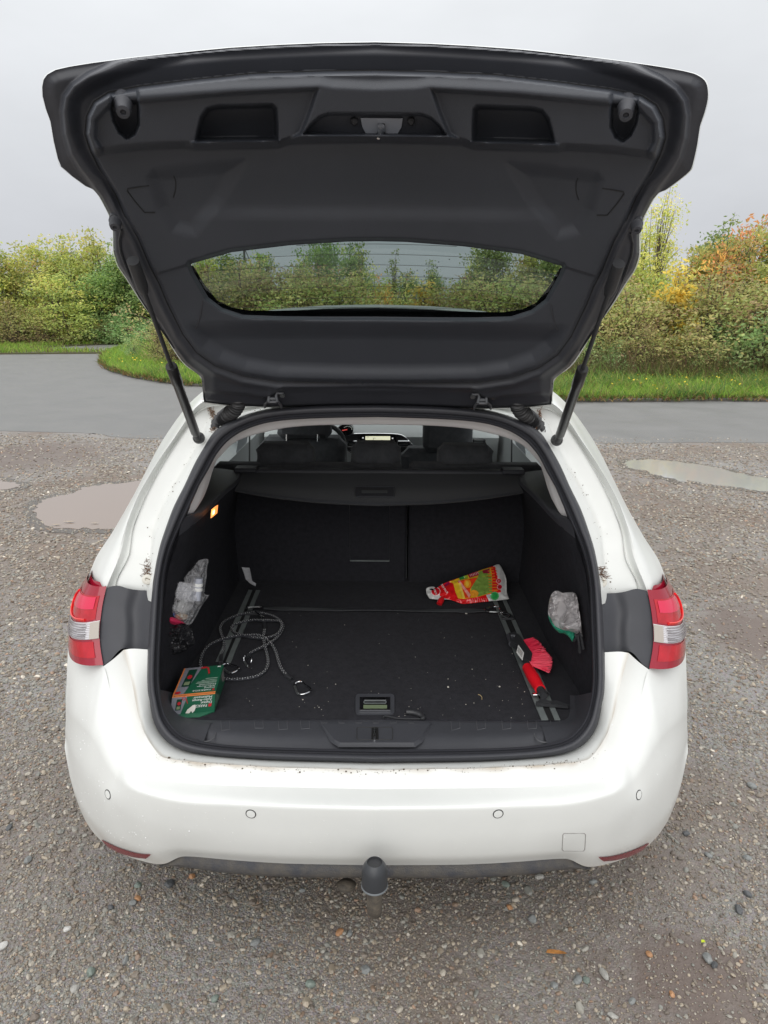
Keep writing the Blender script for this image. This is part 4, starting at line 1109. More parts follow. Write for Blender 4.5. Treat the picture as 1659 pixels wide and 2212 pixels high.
# mould lines and scuffs of the sill plate
M_scuff = mat('scuffed_plastic', (0.095, 0.097, 0.104), 0.6)
def mline(P, r): b = MB(); b.tube(P, r, 4); b.build('moulded_line', M_scuff, CAR)
for xs in (560, 612, 660, 985, 1040, 1095, 1150, 488, 1200):
    P = zpoly([(xs - 11, 1557), (xs - 9, 1573 + (xs % 7)), (xs + 9, 1573 + (xs % 5)), (xs + 8, 1557)], 0.6128); mline(P, 0.0007)
for xs in (700, 738, 775, 812, 850, 888):
    P = zpoly([(xs - 7, 1557), (xs - 6, 1562), (xs + 6, 1562), (xs + 7, 1557)], 0.6135); mline(P, 0.0007)
for c_ in ((443, 1584), (1177, 1586)):
    P = zpoly([(c_[0] + 23 * math.cos(t), c_[1] + 20 * math.sin(t)) for t in np.linspace(0.05, math.pi - .05, 14)], 0.6095); mline(P + [0, 0, .003], 0.0016)
# floor
b = MB(); fx = 0.60
FL = [(CX - fx, 1.60), (CX + fx, 1.60), (CX + fx, 2.66), (CX - fx, 2.66)]
b.box((CX, 2.13, 0.585), (2 * fx, 1.02, 0.05), bev=0.004)
b.build('boot_floor', M_carpet, CAR, smooth=False)
# side trim: shelf, wall, wall foot
q1 = [(400,1117,1.76),(415,1112,1.80),(425,1095,1.90),(434,1073,2.05),(442,1045,2.25),(447,1010,2.56)]
q2 = [(390,1137,1.75),(424,1118,1.82),(450,1093,1.93),(480,1063,2.10),(506,1041,2.3),(522,1018,2.56)]
q3 = [(386,1158,1.745),(424,1129,1.83),(451,1104,1.94),(481,1074,2.11),(507,1052,2.31),(523,1031,2.56)]
r1 = np.array([PY(*q) for q in q1]); r2 = np.array([PY(*q) for q in q2]); r3 = np.array([PY(*q) for q in q3])
both_parts(patch(soften([r1 + [-0.015, 0, 0.0], r1, r2, r3], [2], 0.15), 30, 20), 'side_shelf', M_plas)
ff = np.array([(CX - w, y, 0.60) for w, y in ((0.575, 1.62), (0.58, 1.76), (0.57, 1.92), (0.56, 2.11), (0.56, 2.31), (0.56, 2.62))])
md = r3 * 0.45 + ff * 0.55; md[:, 0] -= 0.025
md2 = r3 * 0.8 + ff * 0.2; md2[:, 0] -= 0.02
both_parts(patch([r3 + [0, 0, 0.002], md2, md, ff], 34, 22), 'side_wall_lining', M_wall)
# from seal inner ring to the wall
ks = list(range(10, 22)); rg = np.array([ring_y(k, 0.012) for k in ks])
t_ = chord(np.array([r3[0], md2[0], md[0], ff[0]])); colw = np.array([r3[0], md2[0], md[0], ff[0]])
w0 = r1[0] + [-0.015, 0, 0]
chain = np.vstack([[w0], colw]); tc_ = chord(chain)
tg = np.linspace(0, tc_[-1], len(ks)); cw = np.array([[np.interp(t, tc_, chain[:, j]) for j in range(3)] for t in tg])
mid = rg * 0.5 + cw * 0.5 + np.array([0, 0.01, 0])
both_parts(patch([rg, mid, cw], 40, 8), 'wall_end_lining', M_wall)
# lower rear corner trim
kk = list(range(19, 25)); rg2 = np.array([ring_y(k, 0.010) for k in kk])
tgt = np.array([PZ(x, y, 0.611) for x, y in ((386,1500),(384,1520),(386,1548),(398,1556),(420,1562),(455,1566))])
both_parts(patch([rg2, tgt + [0, 0, 0.004], tgt + [0.03, 0.02, -0.006]], 20, 6), 'corner_trim', M_plas)
# pale inner trim round the top of the opening
In = [(815,917),(707,918),(627,923),(574,933),(536,943),(512,953),(495,965),(482,979),(470,992),(459,1005),(447,1035),(434,1076),(418,1107),(399,1116)]
Io = I[:11] + [(416,1082),(405,1105),(397,1117)]
o1 = snapc([PS(*p, 0.012) for p in Io], True, False); i1_ = snapc([PS(*p, 0.07) for p in In], True, False)
md_ = (o1 + i1_) / 2; md_[:, 1] += 0.005
b = MB(); b.both(patch([o1, md_, i1_, i1_ + np.array([0, 0.07, 0.008])], 60, 10)); b.build('pillar_trim', mat('pale_trim', (0.78, 0.765, 0.76), 0.75), CAR)

# lit boot lamp
for sgn, (x0, x1, y0, y1) in ((1, (446, 459, 1090, 1119)),):
    c = [(449, 1098, 1.905), (459, 1090, 1.915), (457, 1110, 1.915), (447, 1119, 1.905)]
    P = np.array([PY(*q) for q in c]); P += np.array([0.012, -0.01, 0]); P = P.mean(0) + (P - P.mean(0)) * 0.9
    b = MB(); b.prism(P, (0.0, 0.03, -0.004)); lm = b.build('boot_lamp', mat('lamp_glow', (0.9, 0.5, 0.2), 0.4, emis=(1.0, 0.30, 0.06), estr=1.3), CAR, smooth=False)
    ctr = P.mean(0) + [0.002, -0.001, 0]; b = MB(); b.add(ctr + (P - ctr) * 0.45 + [0.001, -0.001, 0], [(0, 1, 2, 3)]); b.build('bulb', mat('bulb_glow', (1, .8, .5), 0.4, emis=(1.0, 0.62, 0.22), estr=5.0), lm, smooth=False)
# coat hooks and vertical mould lines on the walls
# rear seat backs
def slab(p0, p1, Y0, Y1, z0, z1, m, name, bev=0.02, parent=None):
    b = MB(); b.box(((p0 + p1) / 2, (Y0 + Y1) / 2, (z0 + z1) / 2), (abs(p1 - p0), abs(Y1 - Y0), z1 - z0), bev=bev); return b.build(name, m, parent or CAR, angle=30)
xs_ = PY(880, 1180, 2.62)[0]
ltop = PY(815, 1030, 2.62)[2]
def backrest(x0, x1):
    return slab(x0, x1, 2.60, 2.78, 0.56, ltop, M_back, 'rear_seat_back', 0.008)
sb1 = backrest(CX - 0.61, xs_ - 0.004); sb2 = backrest(xs_ + 0.004, CX + 0.61)
ha, hb = PY(755, 1085, 2.597), PY(841, 1211, 2.597)
b = MB(); P = np.array([(ha[0], 2.598, ha[2]), (ha[0], 2.598, hb[2]), (hb[0], 2.598, hb[2]), (hb[0], 2.598, ha[2])]); b.tube(P, 0.0014, 5, closed=True)
b.build('ski_hatch_seam', M_black, sb1)
b = MB(); b.box(((ha[0] + hb[0]) / 2, 2.594, hb[2]), (hb[0] - ha[0], 0.006, 0.004)); b.build('hatch_catch', M_rail, sb1, smooth=False)
# seat tops seen above the blind
def lathe_box(name, px0, px1, y0, y1, Y, depth, m, bev=0.03, parent=None, back=0.0):
    a = PY(px0, y1, Y); c = PY(px1, y0, Y)
    b = MB(); b.box(((a[0] + c[0]) / 2, Y + depth / 2, (a[2] + c[2]) / 2), (c[0] - a[0], depth, c[2] - a[2]), bev=bev)
    o = b.build(name, m, parent or CAR, angle=60)
    md = o.modifiers.new('sub', 'SUBSURF'); md.levels = 2; md.render_levels = 2
    return o
b = MB(); a = PY(460, 1012, 2.80); c = PY(855, 985, 2.80)
for x0, x1 in ((463, 870), (884, 1172)):
    a = PY(x0, 1030, 2.72); c = PY(x1, 1005, 2.72)
    b.box(((a[0] + c[0]) / 2, 2.75, (a[2] + c[2]) / 2), (c[0] - a[0], 0.08, c[2] - a[2]), bev=0.03)
b.build('rear_seat_top', M_seat, CAR, angle=60)
for n_, (x0, x1, y0, y1) in enumerate(((552, 676, 961, 1008), (757, 867, 959, 1006), (946, 1069, 964, 1009))):
    lathe_box('rear_headrest', x0, x1, y0, y1 + 8, 2.74, 0.11, M_seat, 0.045)
# luggage blind
rail_l, rail_r = PY(505, 1020, 2.55), PY(1130, 1024, 2.55)
b = MB(); b.box((CX, 2.56, rail_l[2] + 0.004), (1.0, 0.040, 0.018), bev=0.006); rail = b.build('luggage_blind_cassette', M_plas, CAR, smooth=False)
for sgn in (1, -1):
    b = MB(); b.box((CX + sgn * 0.50, 2.55, rail_l[2] + 0.012), (0.085, 0.06, 0.018), bev=0.006); b.build('end_cap', M_plas, rail, smooth=False)
c1 = [(815,1022),(700,1022),(600,1021),(540,1021),(498,1020)]
c2 = [(815,1056),(700,1054),(600,1048),(535,1043),(493,1038)]
c3 = [(815,1091),(720,1087),(620,1078),(540,1066),(488,1056)]
ca = snapc([PY(*p, 2.54) for p in c1], True, False); cb = snapc([PY(*p, y) for p, y in zip(c2, (2.42, 2.42, 2.43, 2.44, 2.45))], True, False)
cc = snapc([PY(*p, y) for p, y in zip(c3, (2.27, 2.28, 2.30, 2.33, 2.36))], True, False)
b = MB(); b.both(patch([ca, cb, cc, cc + [0, 0.008, -0.006], cc + [0, 0.03, -0.004]], 40, 14)); blind = b.build('luggage_blind', M_fab, CAR, angle=70)
def on_blind(px, py, lift=0.0):
    p, n = cast(blind, px, py); return p + n * lift
P = np.array([on_blind(x, y, 0.003) for x, y in rrect(768, 1053, 851, 1075, 4)])
b = MB(); b.add(P, [tuple(range(len(P)))]); b.tube(P, 0.002, 5, closed=True); hp = b.build('blind_handle', M_plas, blind, angle=20)
P = np.array([on_blind(x, y, 0.0045) for x, y in ((781, 1058), (838, 1058), (838, 1068), (781, 1068))])
b = MB(); b.add(P, [(0, 1, 2, 3)]); b.build('handle_recess', M_black, blind, smooth=False)
P = np.array([on_blind(x, y, 0.006) for x, y in ((781, 1063), (837, 1063), (837, 1069), (781, 1069))])
b = MB(); b.prism(P, (0, -0.002, 0.002)); b.build('handle_grip', mat('grip_grey', (0.10, 0.105, 0.11), 0.4), blind, smooth=False)

# front seats
def front_seat(cx0, w, y_sh, y_top, hx0, hx1, hy0, hy1):
    t = lathe_box('front_seat', cx0 - w, cx0 + w, y_sh, 1080, 3.42, 0.16, M_seat, 0.06)
    lathe_box('headrest', hx0, hx1, hy0, hy1, 3.40, 0.12, M_seat, 0.05, parent=t)
    return t
fs = front_seat(655, 92, 948, 950, 597, 714, 900, 951)
for x in (620, 687):
    a, c = PY(x, 938, 3.39), PY(x, 953, 3.39); b = MB(); b.tube([a, c], 0.007, 8); b.build('headrest_post', M_chrome, fs)
fs2 = front_seat(965, 100, 973, 973, 914, 1026, 898, 980)

# dashboard
YD = 4.12
def pd(x, y, Y=YD): return PY(x, y, Y)
tz = pd(815, 936)[2]
b = MB()
prof = [(YD + 0.62, tz + 0.035), (YD + 0.30, tz + 0.045), (YD + 0.02, tz + 0.006), (YD - 0.01, tz - 0.02), (YD + 0.03, tz - 0.16), (YD + 0.10, tz - 0.4)]
Gd = np.array([[(CX + x, y + 0.10 * (abs(x) / 0.7) ** 2, z - 0.02 * (abs(x) / .7) ** 2) for x in np.linspace(-0.72, 0.72, 13)] for y, z in prof]); b.grid(Gd)
dash = b.build('dashboard', M_dash, CAR, angle=50)
hexp = [(738,947),(752,940),(768,937),(815,936.5),(858,938),(873,943),(884,953),(892,965),(878,973),(862,981),(815,986),(768,981),(748,970),(738,958)]
P = np.array([pd(x, y, YD - 0.035) for x, y in hexp]); b = MB(); b.add(P, [tuple(range(len(P)))]); b.build('centre_console_face', M_black, dash, smooth=False)
b = MB(); b.tube(crom(P + [0, -0.005, 0], 3, True), 0.004, 6, closed=True); b.build('chrome_surround', M_chrome, dash)
def plate(x0, y0, x1, y1, Y, m, name, par=dash, th=0.004):
    P = np.array([pd(x, y, Y) for x, y in ((x0, y0), (x1, y0), (x1, y1), (x0, y1))]); b = MB(); b.prism(P, (0, th, 0)); return b.build(name, m, par, smooth=False)
plate(778, 939, 856, 963, YD - 0.045, M_gloss, 'screen_bezel')
M_map = mat('map_screen', (0.6, 0.62, 0.4), 0.3, emis=(0.80, 0.80, 0.58), estr=0.85)
plate(789.3, 942.6, 843, 959.4, YD - 0.052, M_map, 'map_screen')
for seg in (((800, 957), (808, 947)), ((824, 950), (838, 957)), ((805, 946), (812, 946.5)), ((792, 944), (797, 944))):
    b = MB(); b.tube([pd(*seg[0], YD - 0.0535), pd(*seg[1], YD - 0.0535)], 0.0012, 4); b.build('map_road', mat('map_line', (0.25, 0.3, 0.3), 0.5), dash)
for x, y in ((784, 946), (784, 954), (848, 947), (848, 956)):
    plate(x - 1.6, y - 1.2, x + 1.6, y + 1.2, YD - 0.052, mat('white_icon', (0.7, 0.7, 0.7), 0.5, emis=(1, 1, 1), estr=0.5), 'screen_button')
for x0, x1 in ((750, 776), (858, 887)):
    P = np.array([pd(x, y, YD - 0.05) for x, y in ((x0 + 2, 953), (x1 - 3, 953), (x1, 960), (x1 - 5, 965), (x0 + 1, 965), (x0, 958))]); b = MB(); b.tube(P, 0.0028, 5, closed=True); b.build('vent_frame', M_chrome, dash)
    for yv in (956, 959.5, 962.5): plate(x0 + 4, yv - .5, x1 - 6, yv + .5, YD - 0.05, M_steel if yv == 959.5 else M_plas, 'vent_slat')
P = np.array([pd(747 + 17 * math.cos(t), 926 + 12 * math.sin(t), YD + 0.0) for t in np.linspace(0, 2 * math.pi, 25)[:-1]]) + [0, -0.05, 0]
b = MB(); b.prism(P, (0, 0.08, 0)); cl = b.build('instrument_cluster', M_gloss, dash, angle=30)
M_needle = mat('red_needle', (0.6, 0.05, 0.05), 0.5, emis=(0.9, 0.1, 0.08), estr=0.5)
b = MB(); b.tube([pd(739, 930, YD - 0.055), pd(750, 928, YD - 0.055)], 0.0025, 4); b.build('needle', M_needle, cl)
b = MB()
for k in range(9):
    a = -0.9 + k * 0.32; x, y = 747 + 9 * math.sin(a) + 4, 927 - 6 * math.cos(a); b.box(pd(x, y, YD - 0.054), (0.004, 0.001, 0.003))
b.build('dial_marks', mat('dial_white', (0.6, 0.62, 0.6), 0.5, emis=(.8, .9, .8), estr=0.25), cl)
P = np.array([pd(694 + 50 * math.cos(t), 962 + 46 * math.sin(t), 3.95) for t in np.linspace(0, 2 * math.pi, 33)[:-1]]); b = MB(); b.tube(P, 0.014, 8, closed=True)
sw = b.build('steering_wheel', M_black, dash)
b = MB(); b.box(pd(1035, 956, YD - 0.02), (0.075, 0.02, 0.045), bev=0.004); v3 = b.build('side_vent', M_black, dash, smooth=False)
b = MB()
for yv in (951, 955, 959, 962): 
    c_ = pd(1034, yv, YD - 0.035); b.box(c_, (0.055, 0.004, 0.004))
b.build('side_vent_slats', M_steel, dash, smooth=False)
# inner door panels and pale pillars
for sgn in (1, -1):
    X = lambda x: CX - sgn * x
    b = MB()
    Gp = np.array([[(X(0.72), Y, 0.3), (X(0.73), Y, 0.7), (X(0.755), Y, 0.93), (X(0.80), Y, 0.965)] for Y in (2.5, 3.0, 3.5, 4.0, 4.6)]); b.grid(Gp)
    b.build('inner_door_panel', M_dash, CAR)
    b = MB(); Gp = np.array([[(X(0.765), Y0, 0.90), (X(0.70), Y0 + 0.01, 1.2), (X(0.625), Y0 + 0.02, 1.36)] for Y0 in (3.57, 3.86)]); b.grid(Gp)
    b.build('pale_pillar', M_pill, CAR)
    b = MB(); Gp = np.array([[(X(0.785 - 0.0), Y0, 0.97), (X(0.70), Y0 + 0.01, 1.2), (X(0.625), Y0 + 0.02, 1.36)] for Y0 in (2.46, 2.86)]); b.grid(Gp)
    b.build('rear_pillar_lining', M_dash, CAR)
    b = MB(); a, c_ = PY(539, 930, 3.25), PY(539, 1010, 3.2); 
    P = np.array([a, c_]); P = P if sgn > 0 else mir(P); b.tube(P, 0.012, 6, flat=0.3); b.build('seat_belt', M_black, CAR)
# floor rails
def zrow(pts, z): return np.array([PZ(x, y, z) for x, y in pts])
def rail_part(strips, slots):
    b = MB()
    for s in strips: b.prism(zrow(s, 0.6115), (0, 0, 0.003))
    o = b.build('floor_rail', M_rail, CAR, smooth=False)
    b = MB()
    for s in slots: b.prism(zrow(s, 0.6112), (0, 0, 0.0012))
    b.build('rail_slot', mat('slot_black', (0.006, 0.006, 0.007), 0.8), o, smooth=False)
    return o
rail_part([[(466,1430),(482,1428),(545,1276),(537,1275)], [(488,1431),(498,1434),(562,1276),(553,1276)]], [[(482,1428),(489,1431),(553,1276),(545,1276)]])
rail_part([[(1169,1556),(1184,1556),(1071,1294),(1063,1294)], [(1198,1556),(1210,1556),(1092,1294),(1084,1294)]], [[(1184,1556),(1198,1556),(1084,1294),(1071,1294)]])
# floor handle
b = MB(); P = zrow(rrect(768, 1501, 852, 1545, 7), 0.6105); b.prism(P, (0, 0, 0.0035)); fh = b.build('floor_handle', M_plas, CAR, smooth=False)
b = MB(); P = zrow([(777,1506),(843,1506),(843,1536),(777,1536)], 0.6142); b.prism(P, (0, 0, 0.0008)); b.build('handle_well', M_gloss, fh, smooth=False)
b = MB(); P = zrow([(787,1509),(834,1509),(834,1512),(787,1512)], 0.6155); b.prism(P, (0, 0, 0.003))
P = zrow([(777,1533),(843,1533),(843,1535.5),(777,1535.5)], 0.6155); b.prism(P, (0, 0, 0.003)); b.build('handle_bar', M_chrome, fh, smooth=False)
b = MB(); P = zrow([(785,1524),(836,1524),(836,1531),(785,1531)], 0.6155); b.prism(P, (0, 0, 0.002)); b.build('green_grip', mat('green_tint', (0.16, 0.20, 0.12), 0.3), fh, smooth=False)
b = MB(); P = zrow(rrect(786, 1514, 834, 1519, 2), 0.6157); b.tube(P, 0.0012, 5, closed=True); b.build('handle_outline', M_rail, fh)
# ================================================================== TAILGATE
GH = np.array([1.83, 1.449]); GE = np.array([1.25, 2.061]); gu = (GE - GH) / np.linalg.norm(GE - GH); gn = np.array([gu[1] * -1.0, gu[0] * 1.0])
if gn[0] > 0: gn = -gn
KX = 0.25
def PG(px, py, off):
    px = np.atleast_1d(np.asarray(px, float)); py = np.atleast_1d(np.asarray(py, float)); off = np.broadcast_to(off, px.shape)
    d = FWD[None] + RGT[None] * ((px - PX0) / FOC)[:, None] - UP[None] * ((py - PY0) / FOC)[:, None]
    t = np.full(px.shape, 1.5)
    for _ in range(30):
        P = EYE + d * t[:, None]
        f = (P[:, 1] - GH[0]) * gn[0] + (P[:, 2] - GH[1]) * gn[1] - KX * (P[:, 0] - CX) ** 2 - off
        g_ = d[:, 1] * gn[0] + d[:, 2] * gn[1] - 2 * KX * (P[:, 0] - CX) * d[:, 0]
        t = t - np.clip(f / g_, -0.3, 0.3)
    return EYE + d * t[:, None]
def centre_px(py, off=0.0):
    px = np.full(np.shape(py), 812.0)
    for _ in range(4):
        P = PG(px, py, off); v = P - EYE; dd = v @ FWD
        px = px + (CX - P[:, 0]) * FOC / dd
    return px
def sdist(P, poly):
    poly = np.asarray(poly, float); n = len(poly)
    best = np.full(len(P), 1e18); near = np.zeros((len(P), 2))
    for i in range(n):
        a, c = poly[i], poly[(i + 1) % n]; e = c - a; L2 = e @ e + 1e-12
        t = np.clip(((P - a) @ e) / L2, 0, 1); q = a + t[:, None] * e; d = ((P - q) ** 2).sum(1)
        m = d < best; best[m] = d[m]; near[m] = q[m]
    s = np.sqrt(best); s[inpoly(P, poly)] *= -1
    return s, near
def sm(x, a, b):
    t = np.clip((x - a) / (b - a), 0, 1); return t * t * (3 - 2 * t)
EXT = 900
OUT = [(EXT,91),(830,91),(700,93),(600,97),(500,103),(435,109),(300,123),(200,136),(150,144),(120,151),(102,161),(94,172),(91,188),(92,208),(99,235),(109,263),(116,305),(125,343),(132,360),(155,380),(185,402),(201,409),(215,425),(235,463),(244,497),(245,542),(255,574),(275,604),(310,658),(345,704),(377,757),(400,787),(435,815),(439,857),(441,869),(480,874),(520,877),(574,879),(627,879),(720,878),(EXT,877)]
TRIM = [(EXT,153),(830,153),(700,154),(550,159),(425,172),(300,187),(235,200),(203,220),(188,250),(184,290),(197,328),(215,365),(250,420),(270,467),(300,517),(325,577),(345,615),(360,652),(395,722),(425,762),(465,790),(525,812),(600,824),(750,828),(EXT,829)]
GLS = [(EXT,521),(830,521),(750,522),(625,530),(500,545),(412,570),(420,590),(430,607),(450,642),(480,665),(525,680),(600,683),(700,684),(EXT,684)]
def gate_off(P):
    x, y = P[:, 0], P[:, 1]
    dO, _ = sdist(P, OUT); dT, _ = sdist(P, TRIM); dG, _ = sdist(P, GLS)
    inT = sm(-dT, -1, 9)
    RIMP = [(EXT,60),(400,85),(250,130),(190,157),(155,180),(136,207),(131,240),(136,290),(149,335),(170,370),(196,402),(208,425),(225,455),(236,500),(240,560),(262,610),(300,670),(340,725),(372,775),(405,815),(430,880),(EXT,900)]
    dR, _ = sdist(P, RIMP)
    o = 0.002 + 0.010 * sm(-dO, 0, 30) + 0.022 * sm(-dR, -4, 9) * sm(-dO, 0, 6) - 0.016 * sm(-dR, 10, 45) * (1 - sm(y, 420, 480))
    o += 0.012 * np.exp(-((-dT + 16) / 8.0) ** 2) * 0 + 0.008 * np.exp(-((dT - 14) / 7.0) ** 2) * sm(y, 380, 460)
    base = 0.034
    # lower edge of the deep ledge of the trim
    yl = np.interp(x, [150, 200, 225, 300, 400, 417, 600, 625, 700, 830], [352, 328, 320, 311, 307, 311, 307, 298, 296, 295])
    yk = np.interp(x, [185, 235, 300, 500, 690, 720, 830], [246, 214, 212, 197, 190, 195, 200])
    up = 1 - sm(y, yl - 4, yl + 15)
    tr = 0.012 + 0.046 * up
    tr = tr + up * (0.012 * sm(y, yk - 30, yk))
    # recessed field left of the centre bulge, below line K
    fld = [(240,222),(305,218),(500,201),(688,191),(672,240),(652,290),(610,312),(410,314),(300,316),(222,330),(205,300),(205,260)]
    dF, _ = sdist(P, fld); tr = tr - 0.017 * sm(-dF, -3, 7)
    pock = [(420,306),(424,280),(432,250),(446,231),(470,225),(590,222),(600,232),(602,262),(603,305)]
    dP, _ = sdist(P, pock); tr = tr - 0.055 * sm(-dP, 0, 10)
    lip = np.exp(-((y - (np.interp(x, [417, 603], [309, 305]))) / 2.5) ** 2) * ((x > 412) & (x < 607)); tr = tr + 0.006 * lip
    buf = [(236,196),(300,186),(303,240),(302,270),(292,292),(274,302),(256,288),(243,262),(237,235)]
    dB, _ = sdist(P, buf); tr = tr - 0.038 * sm(-dB, -1, 6)
    lat = [(652,292),(668,268),(688,250),(708,243),(EXT,243),(EXT,293),(700,293)]
    dL, _ = sdist(P, lat); tr = tr - 0.030 * sm(-dL, 0, 6)
    dep = [(325,385),(335,370),(400,362),(525,350),(480,430),(420,505),(375,495),(345,450)]
    dD, _ = sdist(P, dep); tr = tr - 0.013 * sm(-dD, -14, 26)
    # broad hollow of the middle
    tr = tr - 0.010 * sm(y, 330, 440) * (1 - sm(y, 440, 480)) * sm(x, 330, 560)
    # lower part : bowl between window and hinge lip
    tr = tr - 0.020 * sm(y, 690, 735) * (1 - sm(-dT, 45, 8)) 
    # around the glass
    tr = tr - 0.014 * (1 - sm(dG, 0, 10))
    # joint line where the upper trim ends beside the glass
    jy = np.interp(x, [345, 412], [590, 570])
    tr = tr - 0.006 * sm(y, jy - 2, jy + 2) * (1 - sm(x, 400, 560))
    o = o * (1 - inT) + (base + tr) * inT
    # hinge edge: plain strip
    hy = np.interp(x, [440, 470, 490, 545, 560, 580, 602, 612, 830], [846, 846, 848, 852, 858, 858, 842, 837, 835])
    o = o - 0.014 * sm(y, hy - 2, hy + 5)
    return o
def field_mesh(step, inside, outside, offf, x0=84, y0=84, y1=884, name='', matx=None, parent=None, thick=None, exp=0.0):
    ny = int((y1 - y0) / step) + 1; ys = np.linspace(y0, y1, ny)
    cxs = centre_px(ys, 0.03); nx = int((815 - x0) / step) + 1
    f = np.linspace(0, 1, nx)
    Xg = x0 + (cxs[:, None] - x0) * f[None]; Yg = np.repeat(ys[:, None], nx, 1)
    P = np.stack([Xg.ravel(), Yg.ravel()], 1)
    sI, nI = sdist(P, inside); sI = sI - exp
    if outside is not None:
        sO, nO = sdist(P, outside); sO = -sO
        s = np.maximum(sI, sO); near = np.where((sI > sO)[:, None], nI, nO)
    else: s, near = sI, nI
    idx = np.arange(ny * nx).reshape(ny, nx)
    sg = s.reshape(ny, nx)
    mn = np.minimum(np.minimum(sg[:-1, :-1], sg[1:, :-1]), np.minimum(sg[:-1, 1:], sg[1:, 1:])); mx_ = np.maximum(np.maximum(sg[:-1, :-1], sg[1:, :-1]), np.maximum(sg[:-1, 1:], sg[1:, 1:]))
    keep = (mn < -0.25 * step) & (mx_ < 1.45 * step)
    used = np.zeros(ny * nx, bool)
    for a in (idx[:-1, :-1], idx[1:, :-1], idx[1:, 1:], idx[:-1, 1:]): used[a[keep]] = True
    last = idx[:, -1]
    mv = used & (np.abs(s) < 0.6 * step) | used & (s > 0)
    Q = P.copy(); Q[mv] = near[mv]; Q[last, 0] = P[last, 0]
    Q[:, 0] = np.minimum(Q[:, 0], P[last, 0].max() + 5)
    off = offf(Q); V = PG(Q[:, 0], Q[:, 1], off)
    V[last, 0] = CX
    F = np.stack([idx[:-1, :-1][keep], idx[:-1, 1:][keep], idx[1:, 1:][keep], idx[1:, :-1][keep]], 1)
    remap = -np.ones(ny * nx, int); u = np.where(used)[0]; remap[u] = np.arange(len(u)); V = V[u]; F = remap[F]
    b = MB(); b.add(V, F.tolist()); b.add(mir(V), F[:, ::-1].tolist())
    return b.build(name, matx, parent, angle=75)
gp0 = np.array([CX, 1.83, 1.449])
TG = bpy.data.objects.new('tailgate', None); coll.objects.link(TG); TG.parent = CAR; TG.location = Vector(gp0 - worldpos(CAR))
offv = lambda Q: gate_off(Q)
frame = field_mesh(2.5, OUT, TRIM, offv, name='tailgate_frame', matx=M_frame, parent=TG)
trim = field_mesh(2.5, TRIM, GLS, offv, name='inner_trim', matx=M_trim, parent=TG)
GLS_b = [(x, y - 3 if y < 600 else y + 3) for x, y in GLS]
glass = field_mesh(8, GLS_b, None, lambda Q: np.full(len(Q), 0.024), name='rear_window', matx=M_glass, parent=TG)
# outer skin, painted, with the window opening left free
GLS_o = [(EXT,505),(750,507),(625,515),(500,530),(398,558),(405,590),(425,625),(450,655),(480,680),(525,694),(600,698),(EXT,700)]
skin = field_mesh(7, [(x, y) for x, y in OUT], GLS_o, lambda Q: np.full(len(Q), -0.030), name='outer_skin', matx=M_white2, parent=TG, exp=1.6)
# folded edge joining skin and frame
oe = [p for p in OUT[1:-1]]
oc = crom(np.array([(x, y, 0) for x, y in oe]), 4)[:, :2]
cen = np.array([600, 480.0]); dirn = oc - cen; dirn /= np.linalg.norm(dirn, axis=1)[:, None]
e0 = PG(oc[:, 0], oc[:, 1], 0.002); e1 = PG(oc[:, 0] + dirn[:, 0] * 1.2, oc[:, 1] + dirn[:, 1] * 1.2, -0.008); e2 = PG(oc[:, 0] + dirn[:, 0] * 1.6, oc[:, 1] + dirn[:, 1] * 1.6, -0.030)
for e in (e0, e1, e2): e[e[:, 0] > CX, 0] = CX
b = MB(); b.both(np.array([e0, e1, e2])); b.build('edge_fold', M_white2, TG)
# roof spoiler standing up behind the glass
sp1 = [(EXT-60,658),(760,658.5),(700,660),(640,664),(590,669),(560,674)]
sp0 = [(x, y + 40) for x, y in sp1]
def spr(pts, off): 
    a = PG([p[0] for p in pts], [p[1] for p in pts], off); a[0][0] = CX; return a
a_ = spr(sp1, -0.075); c_ = spr([(x, y + 6) for x, y in sp1], -0.070); d_ = spr([(x, y + 7.5) for x, y in sp1], -0.07); e_ = spr([(x, y + 45) for x, y in sp1], -0.035)
b = MB(); b.both(np.array([a_ + [0, 0.03, -0.03], a_, c_])); b.build('spoiler', M_white2, TG)
b = MB(); b.both(np.array([d_, e_])); b.build('spoiler_underside', M_gloss, TG)
# blacked-out lower window edge (ceramic print) is part of the glass
cb_ = field_mesh(5, [(EXT,669),(700,669),(600,671),(540,671),(500,664),(470,650),(440,612),(418,575),(408,570),(418,600),(445,650),(480,672),(525,686),(600,690),(EXT,690)], None, lambda Q: np.full(len(Q), 0.0195), name='window_edge_print', matx=M_gloss, parent=TG)
# heating wires
for yb, x0 in ((527, 640), (549, 468), (572, 432), (596, 440), (619, 455), (642, 470), (664, 500)):
    xs = np.linspace(x0, 815, 14); ys = yb + (815 - xs) ** 2 * 0.00011 * (yb < 650)
    W = PG(xs, ys, 0.0255); W[-1, 0] = CX; W = np.vstack([W, mir(W)[::-1][1:]])
    b = MB(); b.tube(W, 0.00042, 4, caps=False); b.build('heating_wire', mat('wire_brown', (0.05, 0.045, 0.04), 0.6) if yb == 527 else bpy.data.materials['wire_brown'], glass)
# rain drops on the outer glass
b = MB(); rd = np.random.default_rng(5)
for _ in range(60):
    x, y = rd.uniform(440, 1190), rd.uniform(560, 655)
    c = PG([x], [y], 0.005)[0]; r_ = rd.uniform(0.0008, 0.0022)
    b.lathe(c, (0, gn[0], gn[1]), [(r_, 0), (r_ * 0.8, r_ * 0.4), (0, r_ * 0.6)], 8)
dr = b.build('rain_drops', mat('drop', (0.75, 0.78, 0.8), 0.1), glass); dr['kind'] = 'stuff'
